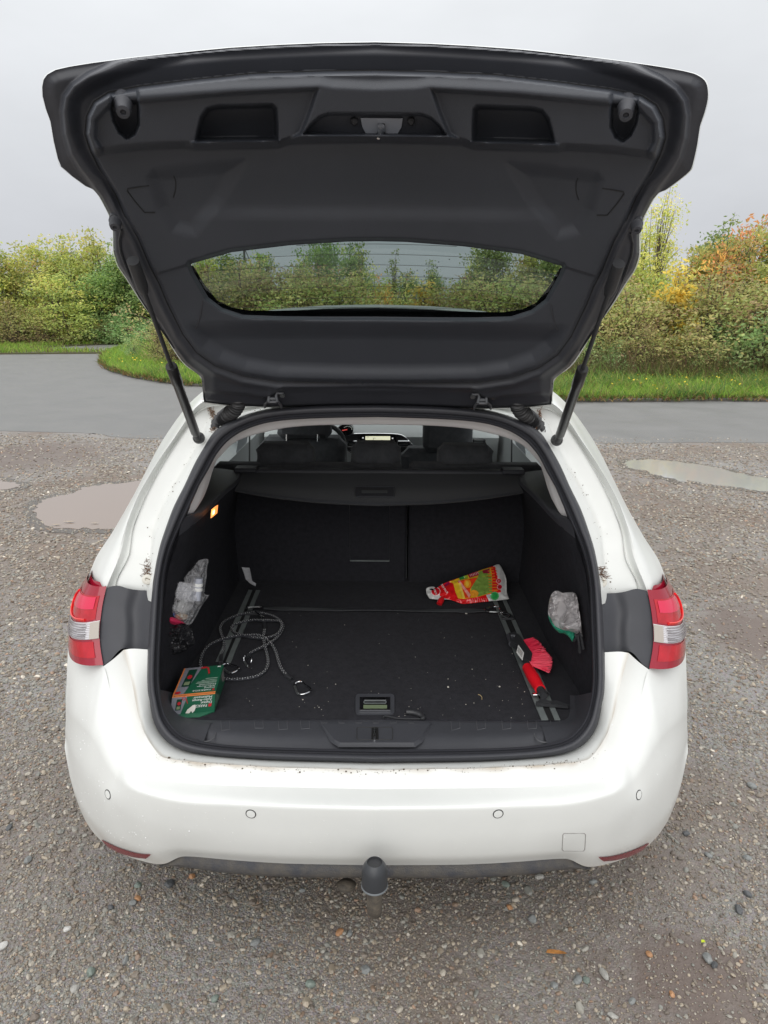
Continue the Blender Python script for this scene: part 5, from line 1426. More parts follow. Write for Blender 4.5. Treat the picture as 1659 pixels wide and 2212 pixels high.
# latch
P = PG([779, 870, 867, 858, 850, 835, 812, 797, 790, 783], [255, 256, 275, 290, 293, 293, 293, 293, 288, 275], 0.078)
b = MB(); b.prism(P, (0, 0.006, 0.003)); latch = b.build('latch_plate', mat('latch_grey', (0.30, 0.32, 0.36), 0.4), TG, smooth=False)
P = PG([816, 831, 833, 814], [269, 269, 296, 296], 0.082); b = MB(); b.prism(P, (0, 0.003, 0.002)); b.build('latch_slot', M_gloss, latch, smooth=False)
h = PG([823, 823, 818, 817], [272, 286, 293, 299], 0.086); b = MB(); b.tube(h, [0.006, 0.006, 0.003, 0.003], 8); b.build('latch_hook', M_chrome, latch)
for x in (765, 888):
    p = PG([x], [264], 0.080)[0]; b = MB(); b.lathe(p, (0, gn[0], gn[1]), [(0.006, -0.006), (0.006, 0.0), (0.003, 0.003), (0.0, 0.003)], 14); b.build('latch_screw', M_black, TG)
# rubber buffers, upper corners and lower sides
for (x, y, x2, y2, r_, o1, o2) in ((266, 212, 266, 243, 0.013, 0.045, 0.095), (251, 466, 248, 492, 0.011, 0.02, 0.055)):
    p0 = PG([x], [y], o1)[0]; p1 = PG([x2], [y2], o2)[0]; ax = p1 - p0; L_ = np.linalg.norm(ax)
    for F_ in (lambda q: q, mir):
        q0, q1 = F_(p0), F_(p1)
        b = MB(); b.lathe(q0, q1 - q0, [(r_ * 1.0, 0), (r_ * 1.05, L_ * 0.35), (r_ * 0.8, L_ * 0.40), (r_ * 1.1, L_ * 0.48), (r_ * 0.95, L_ * 0.56), (r_ * 0.95, L_ * 0.8), (r_ * 0.75, L_ * 0.98), (r_ * 0.35, L_), (r_ * 0.25, L_ * 0.9), (0, L_ * 0.88)], 20); b.build('rubber_buffer', M_plas, TG)
# access panel joints
def gline(pts, off, r_, name, m, par=trim, clos=False):
    W = PG([p[0] for p in pts], [p[1] for p in pts], gate_off(np.array(pts, float)) + off)
    for G_ in (W, mir(W)):
        b = MB(); b.tube(G_, r_, 5, closed=clos); b.build(name, m, par)
M_joint = mat('joint_line', (0.012, 0.012, 0.013), 0.7)
gline([p for p in TRIM[1:-1]], -0.0005, 0.0016, 'trim_gap', M_joint)
gline([(322,401),(300,404),(276,408),(275,413),(292,436),(312,459),(335,459)], 0.0005, 0.0012, 'access_panel_joint', M_joint)
gline([(375,380),(379,390),(380,404),(378,416),(374,427)], 0.0005, 0.0009, 'access_panel_joint', M_joint)
gline([(439,630),(437,655),(433,680),(428,700),(422,710)], 0.0012, 0.0014, 'trim_rib', M_plas)
gline([(262,497),(257,520),(260,545),(275,585),(300,640),(340,700),(376,752)], 0.004, 0.0022, 'washer_hose', M_black, frame)
# gas struts
for F_ in (lambda q: q, mir):
    top = PG([287], [563], 0.075)[0]; bot = PS(427, 948, 0.004)
    top, bot = F_(top), F_(bot)
    d_ = bot - top; j = top + d_ * 0.50
    b = MB(); b.tube([top + d_ * 0.0, top + d_ * 0.10, top + d_ * 0.13], [0.012, 0.012, 0.008], 12); b.tube([top + d_ * .1, j + d_ * 0.02], 0.0048, 10); strut = b.build('gas_strut', M_black, CAR)
    b = MB(); b.tube([j, j + d_ * 0.006, j + d_ * 0.10, j + d_ * 0.105, top + d_ * 0.95, top + d_ * 0.965], [0.0125, 0.0135, 0.0135, 0.0118, 0.0118, 0.008], 16); b.build('strut_cylinder', mat('strut_black', (0.022, 0.022, 0.023), 0.32, var=.4, vscale=60), strut)
    b = MB(); b.tube([top + d_ * 0.96, bot], 0.0085, 10); b.lathe(bot + [0, 0.016, 0], (0, -1, 0.1), [(0.016, 0), (0.016, 0.008), (0.012, 0.016), (0.0, 0.018)], 16); b.build('ball_joint', M_black, strut)
# cable bellows
M_bel = mat('bellows_rubber', (0.028, 0.028, 0.03), 0.4)
M_hinge = mat('hinge_grey', (0.11, 0.115, 0.125), 0.4)
for F_ in (lambda q: q, mir):
    ctl = [(508,842,1.80),(514,856,1.80),(513,872,1.82),(504,887,1.84),(487,900,1.87),(474,913,1.88),(471,930,1.89),(466,945,1.90)]
    W = crom(np.array([PY(*q) for q in ctl]), 22); t = chord(W); n_ = int(t[-1] / 0.0016); W = pchip(t, W, np.linspace(0, t[-1], n_))
    rr_ = 0.0165 + 0.0055 * np.sin(np.linspace(0, t[-1] / 0.0105 * 2 * np.pi, n_))
    b = MB(); b.tube(F_(W), rr_, 14); bl = b.build('cable_bellows', M_bel, CAR, angle=80)
    c0 = F_(PY(508, 838, 1.79)); b = MB(); b.lathe(c0, (0, -0.3, -1), [(0.03, -0.004), (0.032, 0.0), (0.028, 0.007), (0.018, 0.01)], 22); b.build('grommet', M_black, bl)
# hinges
for F_ in (lambda q: q, mir):
    q = lambda x, y, Y=1.775: F_(PY(x, y, Y - 0.02))
    b = MB()
    b.tube([q(562, 850, 1.79), q(578, 849, 1.785), q(581, 856, 1.785), q(579, 866), q(573, 872, 1.82), q(572, 880, 1.85)], 0.0036, 6)
    b.tube([q(612, 850, 1.79), q(598, 849, 1.785), q(596, 856, 1.785), q(599, 866), q(605, 873, 1.82), q(608, 880, 1.85)], 0.0036, 6)
    b.tube([q(580, 861, 1.785), q(597, 861, 1.785), q(597, 868, 1.785), q(580, 868, 1.785)], 0.0042, 6, closed=True)
    hi = b.build('hinge', M_hinge, TG)
    for x in (565, 610):
        b = MB(); b.lathe(q(x, 853, 1.79), (0, -0.7, -0.7), [(0.0065, 0), (0.0065, 0.005), (0, 0.005)], 6); b.build('hinge_bolt', M_steel, hi)
# tow ball under its cap
b = MB(); tb = np.array([CX + 0.002, 1.262, 0.452]); up_ = np.array([0, 0, 1.0])
b.lathe(tb, up_, [(0.0285, -0.034), (0.0295, -0.028), (0.0285, 0.006), (0.027, 0.015), (0.021, 0.0255), (0.0168, 0.030), (0.0163, 0.0285)], 36)
b2_ = MB(); b2_.lathe(tb, up_, [(0.0164, 0.0285), (0.0160, 0.025), (0.0, 0.024)], 30)
tow = b.build('tow_ball_cap', mat('cap_plastic', (0.034, 0.037, 0.042), 0.42, bump=0.1), CAR, angle=22)
b2_.build('cap_hollow', M_black, tow)
b = MB(); b.lathe(tb, up_, [(0.029, -0.0355), (0.0305, -0.034), (0.0305, -0.032), (0.029, -0.030)], 36); b.build('cap_rim', mat('cap_rim', (0.14, 0.155, 0.165), 0.35), tow)
b = MB(); b.tube(crom([tb + [0, 0, -0.03], tb + [0, 0, -0.07], tb + [0, 0.006, -0.105], tb + [0, 0.03, -0.13], tb + [0, 0.10, -0.14], tb + [0, 0.3, -0.13]], 6), 0.0175, 16)
b.build('tow_bar_neck', mat('muddy_steel', (0.05, 0.045, 0.04), 0.6, var=0.8, vscale=45, col2=(0.13, 0.11, 0.085), bump=0.6, bscale=200), tow)
b = MB(); b.lathe(PY(748, 1912, 1.42), (0, -0.3, -1), [(0, -0.012), (0.016, -0.010), (0.026, -0.002), (0.022, 0.008), (0.0, 0.012)], 18); b.build('tow_bracket_stub', bpy.data.materials['muddy_steel'], tow)
# ================================================================== THINGS IN THE BOOT AND ON THE GROUND
M_whitep = mat('white_print', (0.80, 0.80, 0.78), 0.5)
ZF = 0.6105
def text(name, s, O, xd, yd, h, m, parent, width=None, lift=0.0006):
    cu = bpy.data.curves.new(name, 'FONT'); cu.body = s; cu.size = 1.0; cu.resolution_u = 2
    t = bpy.data.objects.new(name, cu); coll.objects.link(t)
    bpy.context.view_layer.update()
    dg = bpy.context.evaluated_depsgraph_get(); me = bpy.data.meshes.new_from_object(t.evaluated_get(dg))
    bpy.data.objects.remove(t)
    co = np.empty(len(me.vertices) * 3); me.vertices.foreach_get('co', co); co = co.reshape(-1, 3)
    x0, x1 = co[:, 0].min(), co[:, 0].max(); y1 = co[:, 1].max()
    xd = np.array(xd, float); yd = np.array(yd, float); xd /= np.linalg.norm(xd); yd /= np.linalg.norm(yd); nn = np.cross(xd, yd)
    k = h / 0.72; kx = k if width is None else width / (x1 - x0)
    V = np.array(O) + (co[:, 0:1] - x0) * kx * xd + co[:, 1:2] * k * yd + nn * lift * (1 if nn @ (EYE - np.array(O)) > 0 else -1)
    b = MB(); b.add(V, [tuple(p.vertices) for p in me.polygons]); bpy.data.meshes.remove(me)
    return b.build(name, m, parent, smooth=False)

# ---- multimeter carton
zt = 0.668
TL, TR, FR, FL_ = PZ(398, 1444.5, zt), PZ(483, 1436, zt), PZ(465, 1496.5, zt), PZ(372, 1505, zt)
box = thing('multimeter_box', tuple((FL_ + FR) / 2 * [1, 1, 0] + [0, 0, ZF]), 'green and grey multimeter carton lying in the left front corner of the boot', 'box')
M_green = mat('green_card', (0.012, 0.105, 0.055), 0.38, bump=0.15, bscale=60)
M_greyc = mat('grey_card', (0.22, 0.225, 0.26), 0.38); M_orange = mat('orange_card', (0.75, 0.22, 0.06), 0.4)
M_redp = mat('red_print', (0.50, 0.02, 0.03), 0.4); M_dkg = mat('dark_green_print', (0.008, 0.05, 0.03), 0.35); M_lcd = mat('lcd_print', (0.22, 0.28, 0.16), 0.4)
dn = np.array([0, 0, ZF - zt]); V = [FL_, FR, TR, TL]; fb = [PZ(367, 1547, ZF + 0.001), PZ(463, 1538, ZF + 0.001)]
Bt = [np.array([fb[0][0], fb[0][1], ZF]), np.array([fb[1][0], fb[1][1], ZF]), TR + dn, TL + dn]
b = MB(); b.add(V + Bt, [(0, 1, 2, 3), (0, 4, 5, 1), (1, 5, 6, 2), (2, 6, 7, 3), (3, 7, 4, 0)])
cart = b.build('carton', M_green, box, smooth=False)
def tp(u, v): return (FL_ * (1 - u) + FR * u) * (1 - v) + (TL * (1 - u) + TR * u) * v
def fp(u, v): return (FL_ * (1 - u) + FR * u) * (1 - v) + (Bt[0] * (1 - u) + Bt[1] * u) * v
def quad(f, pts, m, name, lift=0.0004, par=None):
    P = np.array([f(*p) for p in pts]); n = np.cross(P[1] - P[0], P[2] - P[0]); n /= np.linalg.norm(n); n = n if n @ (EYE - P[0]) > 0 else -n
    b = MB(); b.add(P + n * lift, [tuple(range(len(P)))]); return b.build(name, m, par or box, smooth=False)
quad(tp, [(0.035, 0.03), (0.24, 0.03), (0.47, 1.0), (0.035, 1.0)], M_greyc, 'grey_panel')
quad(tp, [(0, 0.0), (0.035, 0.0), (0.035, 1.0), (0, 1.0)], M_orange, 'orange_edge', 0.0006)
quad(tp, [(0.0, 0.0), (1, 0.0), (1, 0.045), (0.0, 0.045)], M_orange, 'orange_edge', 0.0008)
quad(tp, [(0.12, 0.30), (0.32, 0.30), (0.36, 0.92), (0.15, 0.92)], M_dkg, 'meter_print', 0.0009)
quad(tp, [(0.16, 0.35), (0.29, 0.35), (0.295, 0.47), (0.165, 0.47)], M_lcd, 'display_print', 0.0012)
quad(tp, [(0.235 + 0.06 * math.cos(t), 0.64 + 0.075 * math.sin(t)) for t in np.linspace(0, 6.28, 15)[:-1]], M_redp, 'dial_print', 0.0012)
quad(tp, [(0.52 + 0.09 * math.cos(t), 0.95 + 0.035 * math.sin(t)) for t in np.linspace(0, 6.28, 15)[:-1]], M_redp, 'lead_print', 0.0012)
quad(tp, [(0.60, 0.93), (0.64, 0.95), (0.72, 0.72), (0.69, 0.68)], M_redp, 'probe_print', 0.0013)
quad(tp, [(0.10 + 0.07 * math.cos(t), 0.10 + 0.045 * math.sin(t)) for t in np.linspace(0, 6.28, 13)[:-1]], M_redp, 'clamp_print', 0.0013)
ux = -(FR - FL_); vy = -(TL - FL_)
def ttext(s, u, v, h, w): text('lettering', s, tp(u, v), ux, vy, h, M_whitep, box, w, 0.0011)
W_ = np.linalg.norm(FR - FL_)
quad(tp, [(0.90, 0.09), (0.96, 0.09), (0.95, 0.15), (0.91, 0.15)], M_redp, 'emblem_print', 0.001)
ttext('PARKSIDE', 0.86, 0.14, 0.007, 0.42 * W_); ttext('Digital', 0.95, 0.21, 0.006, 0.25 * W_); ttext('Auto-Range', 0.95, 0.27, 0.006, 0.44 * W_); ttext('Multimeter', 0.95, 0.33, 0.006, 0.42 * W_)
for k, (v, w) in enumerate(((0.37, .5), (0.41, .48), (0.46, .38), (0.52, .3))):
    quad(tp, [(0.95 - w, v), (0.95, v), (0.95, v + 0.012), (0.95 - w, v + 0.012)], mat('small_print', (0.5, 0.6, 0.52), 0.5), 'small_print', 0.001)
quad(tp, [(0.86, 0.92), (0.94, 0.92), (0.94, 0.96), (0.86, 0.96)], M_whitep, 'small_print', 0.001)
quad(fp, [(0, 0), (0.36, 0), (0.22, 1), (0, 1)], M_greyc, 'grey_panel'); quad(fp, [(0, 0), (1, 0), (1, 0.05), (0, 0.05)], M_orange, 'orange_edge', 0.0006)
quad(fp, [(0.12, 0.16), (0.24, 0.16), (0.22, 0.72), (0.10, 0.72)], M_dkg, 'meter_print', 0.0008)
quad(fp, [(0.13, 0.52), (0.205, 0.52), (0.20, 0.67), (0.125, 0.67)], M_lcd, 'display_print', 0.0012)
quad(fp, [(0.175 + 0.04 * math.cos(t), 0.37 + 0.09 * math.sin(t)) for t in np.linspace(0, 6.28, 13)[:-1]], M_redp, 'dial_print', 0.0012)
b = MB(); b.tube([fp(0.28 + 0.035 * math.cos(t), 0.14 + 0.09 * math.sin(t)) + [0, -0.001, 0.0005] for t in np.linspace(0, 6.28, 15)[:-1]], 0.0008, 4, closed=True); b.build('lead_print', M_redp, box)
quad(fp, [(0.32, 0.16), (0.335, 0.14), (0.38, 0.42), (0.365, 0.42)], M_redp, 'probe_print', 0.001)
fy = Bt[0] - FL_
def ftext(s, u, v, h, w): text('lettering', s, fp(u, v), ux, fy, h, M_whitep, box, w, 0.0011)
ftext('Multimeter', 0.93, 0.10, 0.0068, 0.44 * W_); ftext('Auto-Range', 0.93, 0.24, 0.0068, 0.46 * W_); ftext('Digital', 0.93, 0.38, 0.0068, 0.25 * W_)
quad(fp, [(0.86, 0.50), (0.93, 0.50), (0.92, 0.66), (0.85, 0.66)], M_redp, 'emblem_print', 0.001)
ftext('PARKSI', 0.82, 0.52, 0.0085, 0.27 * W_)
quad(fp, [(0.55, 0.50), (0.57, 0.62), (0.55, 0.80), (0.50, 0.92), (0.47, 0.80), (0.43, 0.92), (0.34, 0.90), (0.38, 0.72), (0.45, 0.60), (0.50, 0.52)], mat('torn_card', (0.72, 0.69, 0.64), 0.9), 'torn_patch', 0.0012)
# side print and bent lower flap
sp_ = lambda u, v: (FR * (1 - u) + TR * u) * (1 - v) + (Bt[1] * (1 - u) + Bt[2] * u) * v
quad(sp_, [(0.5, 0.25), (0.97, 0.1), (0.97, 0.8), (0.5, 0.8)], mat('photo_print', (0.45, 0.38, 0.35), 0.4, var=0.8, vscale=60, col2=(0.05, 0.05, 0.06)), 'side_print')
quad(sp_, [(0.04, 0.15), (0.45, 0.15), (0.45, 0.85), (0.04, 0.85)], mat('text_print', (0.03, 0.12, 0.07), 0.5, var=0.8, vscale=300, col2=(0.2, 0.3, 0.24)), 'side_print')
fl0, fl1 = Bt[0] + [0.002, -0.001, 0.003], Bt[1] + [0, -0.001, 0.004]
b = MB(); Pf = np.array([fl0, fl1, fl1 + [-0.01, -0.006, -0.0035], (fl0 + fl1) / 2 + [0.02, -0.012, -0.0055], fl0 + [0.02, -0.006, -0.003]]); b.prism(Pf[:, :], (0, 0, 0.0015)); b.build('flap', M_green, box, smooth=False)

# ---- bungee cords
Z7 = lambda x, y: (x * .2833 + 304.2, y * .2833 + 1161.3)
M_cord = mat('black_cord', (0.035, 0.036, 0.042), 0.8, spec=0.2)
M_fleck = mat('white_fleck', (0.75, 0.76, 0.76), 0.4)
def cord(pts, name, label, hooks, z=0.0045):
    P = crom(np.array([[*PZ(*Z7(x, y), ZF + z + dz)[:2], ZF + z + dz] for x, y, dz in pts]), 12)
    t = thing(name, tuple(P[0]), label, 'cord', 'black flecked bungee cords on the boot floor')
    r_ = 0.0047; b = MB(); b.tube(P, r_, 10); b.build('cord', M_cord, t)
    L = chord(P); n = int(L[-1] / 0.0075); b = MB()
    Q = pchip(L, P, (np.arange(n) + 0.5) / n * L[-1]); T = np.gradient(Q, axis=0); T /= np.linalg.norm(T, axis=1)[:, None]
    for k in range(n):
        side = np.cross(T[k], [0, 0, 1.0]); side /= np.linalg.norm(side)
        for a in ((0.9, 2.3) if k % 2 else (1.6,)):
            d = side * math.cos(a) + np.array([0, 0, 1.0]) * math.sin(a); c = Q[k] + d * r_
            b.box(c, (0.0019, 0.0017, 0.0012), R=np.stack([T[k], np.cross(d, T[k]), d], 1))
    f = b.build('fleck', M_fleck, t, smooth=False); f['kind'] = 'stuff'
    for (x, y, ang, s, tilt) in hooks: carabiner(t, PZ(*Z7(x, y), ZF + 0.006), ang, s, tilt)
    for e, k in ((P[:14], 0), (P[-14:], 1)):
        b = MB(); b.tube(e, 0.0062, 10); b.build('end_sleeve', M_black, t)
    return t
def carabiner(parent, c, ang, s=0.06, tilt=0.0, m=None):
    """snap hook: D shaped ring with a gate, lying at c"""
    sh = [(-0.5, 0.0), (-0.40, 0.18), (-0.1, 0.22), (0.30, 0.33), (0.47, 0.22), (0.50, 0.0), (0.42, -0.2), (0.22, -0.26), (-0.1, -0.22), (-0.40, -0.17)]
    P = crom(np.array([(x * s, y * s * 0.95, 0) for x, y in sh]), 4, True)
    ca, sa = math.cos(ang), math.sin(ang); ct, st_ = math.cos(tilt), math.sin(tilt)
    Q = np.stack([P[:, 0] * ca - P[:, 1] * ct * sa, P[:, 0] * sa + P[:, 1] * ct * ca, P[:, 1] * st_ + abs(st_) * s * 0.25], 1) + np.array(c)
    b = MB(); b.tube(Q, 0.0024, 8, closed=True); o = b.build('snap_hook', M_chrome, parent)
    g_ = Q[len(Q) * 7 // 10 - 3: len(Q) * 7 // 10 + 7]; b = MB(); b.tube(g_, 0.0032, 8); b.build('hook_gate', M_steel, o)
    return o
cord([(612,955,.03),(612,905,.02),(632,850,.002),(636,800,0),(616,740,0),(608,690,0),(640,640,0),(715,602,.002),(800,580,.004),(900,576,.002),(985,592,0),(1045,622,.002),(1080,662,0),(1082,700,0),(1052,750,0),(1005,792,.006),(940,830,.008),(870,862,.002),(820,895,0),(792,925,0)],
     'bungee_cord', 'black bungee cord with the smaller loop ending in a hook beside the carton', [(675, 1000, -0.75, 0.062, 0.2), (812, 960, -1.0, 0.05, 1.1)])
cord([(940,640,0),(944,700,0),(936,760,.004),(946,830,.006),(964,900,0),(970,960,0),(950,1015,0),(890,1058,0),(800,1078,0),(720,1084,0),(640,1080,0),(560,1060,0),(480,1020,0),(456,975,0),(462,920,0),(484,868,0),(530,820,0),(600,785,.004),(690,760,.008),(760,750,.006),(850,764,.002),(950,768,.006),(1035,742,.006),(1072,695,.008),(1066,645,.008),(1000,634,.002),(930,633,.008),(850,632,0),(760,650,.002),(706,672,0),(694,700,0),(725,733,.004),(795,748,.010),(880,745,.006),(945,768,.008),(1000,820,.004),(1032,880,0),(1048,940,0),(1072,1003,0),(1112,1052,0),(1152,1080,0)],
     'bungee_cord', 'long looped black bungee cord ending in a snap hook on the middle of the floor', [(1222, 1150, -1.15, 0.070, 0.15), (905, 603, 2.2, 0.045, 0.8)])

# ---- stretched strap across the floor
strap = thing('elastic_strap', tuple(PZ(815, 1318, ZF)), 'flat black elastic strap stretched across the boot floor between two snap hooks', 'strap')
S0, S1 = PZ(570, 1314, 0.622), PZ(1048, 1319, 0.622)
n = 40; C_ = np.array([S0 + (S1 - S0) * k for k in np.linspace(0, 1, n)]); C_[:, 2] -= 0.004 * np.sin(np.linspace(0, math.pi, n))
wv = 0.0055 + 0.0025 * (np.sin(np.linspace(0, 22, n)) > 0.6); tw = np.sin(np.linspace(0, 9, n)) * 0.5
up1 = C_ + np.stack([np.zeros(n), wv * np.cos(tw), wv * np.sin(tw) + 0.002], 1); dn1 = C_ - np.stack([np.zeros(n), wv * np.cos(tw), wv * np.sin(tw)], 1)
b = MB(); b.grid(np.array([up1, dn1, dn1 - [0, 0, 0.0015], up1 - [0, 0, 0.0015], up1])); b.build('band', mat('black_webbing', (0.03, 0.032, 0.034), 0.4, bump=0.5, bscale=300), strap)
b = MB(); b.tube(dn1 + [0, 0, 0.001], 0.0009, 4); b.build('band_edge', M_plas, strap)
carabiner(strap, PZ(550, 1315, 0.622), 3.3, 0.066, 0.35); carabiner(strap, PZ(1064, 1319, 0.622), 0.1, 0.055, 0.3)
carabiner(strap, PZ(1090, 1330, 0.620), -0.95, 0.042, 0.3)
for x, y in ((1096, 1334), (545, 1324)):
    b = MB(); b.box(PZ(x, y, 0.618), (0.045, 0.03, 0.008), bev=0.003); b.build('rail_anchor', M_black, strap, smooth=False)

# ---- sheet helper: a thin bulged shape traced on a real plane
def sheet(name, outline, F, mats, parent=None, bulge=0.01, colour=None, step=1.2, crumple=0.0, back=True, origin=None, cseed=0, smooth=2, soft=8.0):
    O_ = crom(np.array([(x, y, 0) for x, y in outline]), smooth, True)[:, :2] if smooth > 1 else np.array(outline, float)
    x0, y0 = O_.min(0) - step; x1, y1 = O_.max(0) + step
    nx, ny = int((x1 - x0) / step) + 1, int((y1 - y0) / step) + 1
    X, Y_ = np.meshgrid(np.linspace(x0, x1, nx), np.linspace(y0, y1, ny)); P = np.stack([X.ravel(), Y_.ravel()], 1)
    s, near = sdist(P, O_); idx = np.arange(nx * ny).reshape(ny, nx); sg = s.reshape(ny, nx)
    q4 = [sg[:-1, :-1], sg[:-1, 1:], sg[1:, 1:], sg[1:, :-1]]; keep = (np.minimum.reduce(q4) < -0.2 * step) & (np.maximum.reduce(q4) < 1.4 * step)
    used = np.zeros(nx * ny, bool)
    for a in (idx[:-1, :-1], idx[:-1, 1:], idx[1:, 1:], idx[1:, :-1]): used[a[keep]] = True
    mv = used & (s > -0.4 * step); P = P.copy(); P[mv] = near[mv]; s = np.where(mv, 0, s)
    u = np.where(used)[0]; rm = -np.ones(nx * ny, int); rm[u] = np.arange(len(u))
    P = P[u]; s = s[u]; r = np.random.default_rng(cseed)
    V = np.array([PF(px, py, F, 2.0) for px, py in P])
    toeye = EYE - V; toeye /= np.linalg.norm(toeye, axis=1)[:, None]
    h = bulge * np.sqrt(np.clip(-s / soft, 0, 1))
    if crumple:
        cr = np.zeros(len(P))
        for cell, w in ((22, 0.5), (11, 0.32), (6, 0.2)):
            a = r.uniform(0, 3.14); ca, sa = math.cos(a), math.sin(a)
            U = ((P[:, 0] - P[:, 0].min()) * ca + (P[:, 1] - P[:, 1].min()) * sa) / cell + 40; Wv = (-(P[:, 0] - P[:, 0].min()) * sa + (P[:, 1] - P[:, 1].min()) * ca) / (cell * 1.6) + 40
            gr = r.normal(0, 1, (160, 160)); i, j = U.astype(int), Wv.astype(int); fu, fv = U - i, Wv - j; fu = fu * fu * (3 - 2 * fu); fv = fv * fv * (3 - 2 * fv)
            nz = gr[i, j] * (1 - fu) * (1 - fv) + gr[i + 1, j] * fu * (1 - fv) + gr[i, j + 1] * (1 - fu) * fv + gr[i + 1, j + 1] * fu * fv
            cr += w * (1 - 1.6 * np.abs(nz))
        h = h + crumple * (cr - 0.5) * np.clip(-s / 3, 0, 1)
    V = V + toeye * h[:, None]
    Fc = np.stack([idx[:-1, :-1][keep], idx[1:, :-1][keep], idx[1:, 1:][keep], idx[:-1, 1:][keep]], 1); Fc = rm[Fc]
    b = MB(); b.add(V, Fc.tolist())
    if back: b.add(V - toeye * (h[:, None] + 0.0008), Fc[:, ::-1].tolist())
    o = b.build(name, mats, parent, angle=80, origin=origin)
    if colour is not None:
        C = colour(P); C = np.vstack([C, C]) if back else C
        ca = o.data.color_attributes.new('print', 'FLOAT_COLOR', 'POINT'); ca.data.foreach_set('color', np.hstack([C, np.ones((len(C), 1))]).ravel())
    return o
# ---- juice pouch
Z6 = lambda x, y: (884.8 + x * .15, 1189 + y * .15)
po = [(235,565),(280,525),(350,520),(390,540),(500,470),(690,400),(990,295),(1200,225),(1290,200),(1345,290),(1395,420),(1400,590),(1425,680),(1410,705),(1150,735),(870,765),(770,770),(720,760),(600,715),(490,705),(290,695)]
pou = [Z6(*p) for p in po]
FP = lambda p: p[2] - (0.625 + (p[1] - 2.40) * 0.55)
def pc(P):
    z = np.stack([(P[:, 0] - 884.8) / .15, (P[:, 1] - 1189) / .15], 1); C = np.tile([0.55, 0.55, 0.54], (len(P), 1))
    def put(poly, c): C[inpoly(z, poly)] = c
    def disc(x, y, r, c, ry=None): C[((z[:, 0] - x) / r) ** 2 + ((z[:, 1] - y) / (ry or r)) ** 2 < 1] = c
    red = (0.70, 0.012, 0.015)
    put([(370,520),(500,470),(700,390),(990,290),(1200,215),(1230,330),(1320,600),(1100,640),(1145,740),(870,790),(700,770),(600,715),(500,690),(430,650),(440,600),(330,560)], red)
    put([(570,450),(990,290),(1170,240),(1190,420),(1180,610),(1000,665),(780,700),(700,690),(640,480)], (0.72, 0.42, 0.02))
    put([(620,440),(700,420),(760,560),(780,700),(700,690),(660,600)], (0.80, 0.50, 0.03))
    put([(960,390),(1180,360),(1190,600),(1000,660),(880,640),(890,520)], (0.20, 0.32, 0.06))
    put([(990,310),(1150,250),(1175,350),(985,390)], (0.22, 0.36, 0.06))
    put([(1040,290),(1150,260),(1150,330),(1060,330)], (0.30, 0.02, 0.04))
    put([(690,440),(800,420),(980,390),(870,560),(880,680),(780,690),(740,560)], (0.80, 0.06, 0.015))
    disc(835, 480, 52, (0.85, 0.30, 0.02), 62); disc(930, 620, 62, (0.85, 0.34, 0.03), 50); disc(830, 480, 24, (0.90, 0.55, 0.05), 40)
    put([(695,440),(720,430),(880,640),(855,680)], (0.85, 0.35, 0.30))
    put([(700,470),(735,470),(800,690),(770,700)], (0.88, 0.62, 0.10))
    for k in range(9):
        y0 = 250 + k * 40; put([(1120 + k * 3, y0), (1240 + k * 8, y0 - 8), (1250 + k * 8, y0 + 9), (1125 + k * 3, y0 + 12)], (0.75, 0.20, 0.02))
    put([(1200,235),(1225,228),(1320,600),(1280,610)], red)
    put([(705,395),(825,350),(840,400),(725,425)], (0.03, 0.25, 0.05)); put([(780,368),(822,352),(835,398),(790,412)], (0.35, 0.5, 0.03))
    put([(838,345),(985,298),(1000,355),(862,395)], (0.45, 0.01, 0.04))
    put([(500,490),(560,445),(580,480),(520,520)], (0.30, 0.01, 0.06))
    for k in range(6): put([(865 + k * 22, 345 - k * 7), (872 + k * 22, 343 - k * 7), (882 + k * 22, 375 - k * 7), (875 + k * 22, 377 - k * 7)], (0.8, 0.6, 0.6))
    for k in range(7): put([(905 + k * 32, 690), (909 + k * 32, 690), (921 + k * 32, 748), (917 + k * 32, 748)], (0.85, 0.45, 0.45))
    disc(1285, 440, 38, (0.80, 0.55, 0.55)); disc(1285, 440, 32, (0.55, 0.01, 0.03)); disc(1298, 525, 38, (0.80, 0.55, 0.55)); disc(1298, 525, 32, (0.55, 0.01, 0.03))
    disc(1285, 438, 14, (0.7, 0.4, 0.4)); disc(1285, 440, 9, (0.55, 0.01, 0.03))
    disc(1225, 655, 62, (0.10, 0.42, 0.14)); disc(1225, 655, 46, (0.03, 0.33, 0.08))
    disc(375, 590, 68, (0.80, 0.60, 0.60), 62); disc(375, 590, 60, (0.62, 0.01, 0.02), 55)
    disc(330, 560, 42, (0.02, 0.02, 0.02), 14)
    return C
M_print = mat('pouch_print', (1, 1, 1), 0.22, attr='print', coat=0.3, bump=0.25, bscale=55, bdist=0.004)
pouch = thing('drink_pouch', tuple(PF(*Z6(900, 760), FP, 2.2) * [1, 1, 0] + [0, 0, ZF]), 'crumpled red and yellow juice pouch with a red cap leaning before the seat back', 'pouch')
sheet('pouch_body', pou, FP, M_print, pouch, 0.014, pc, 0.55, 0.006, cseed=3, soft=12)
def on_f(F, px, py, lift): 
    p = PF(px, py, F, 2.0); d = EYE - p; return p + d / np.linalg.norm(d) * lift
cp0, cp1 = on_f(FP, *Z6(470, 690), 0.012), on_f(FP, *Z6(425, 775), 0.010)
b = MB(); ax_ = cp1 - cp0; L0 = np.linalg.norm(ax_); b.lathe(cp0 - ax_ * 0.15, ax_, [(0.0, 0), (0.007, 0.0), (0.007, L0 * 0.3), (0.0105, L0 * 0.32), (0.0115, L0 * 0.7), (0.0105, L0 * 1.15), (0, L0 * 1.2)], 18)
b.build('cap', mat('red_cap', (0.55, 0.01, 0.015), 0.3), pouch)
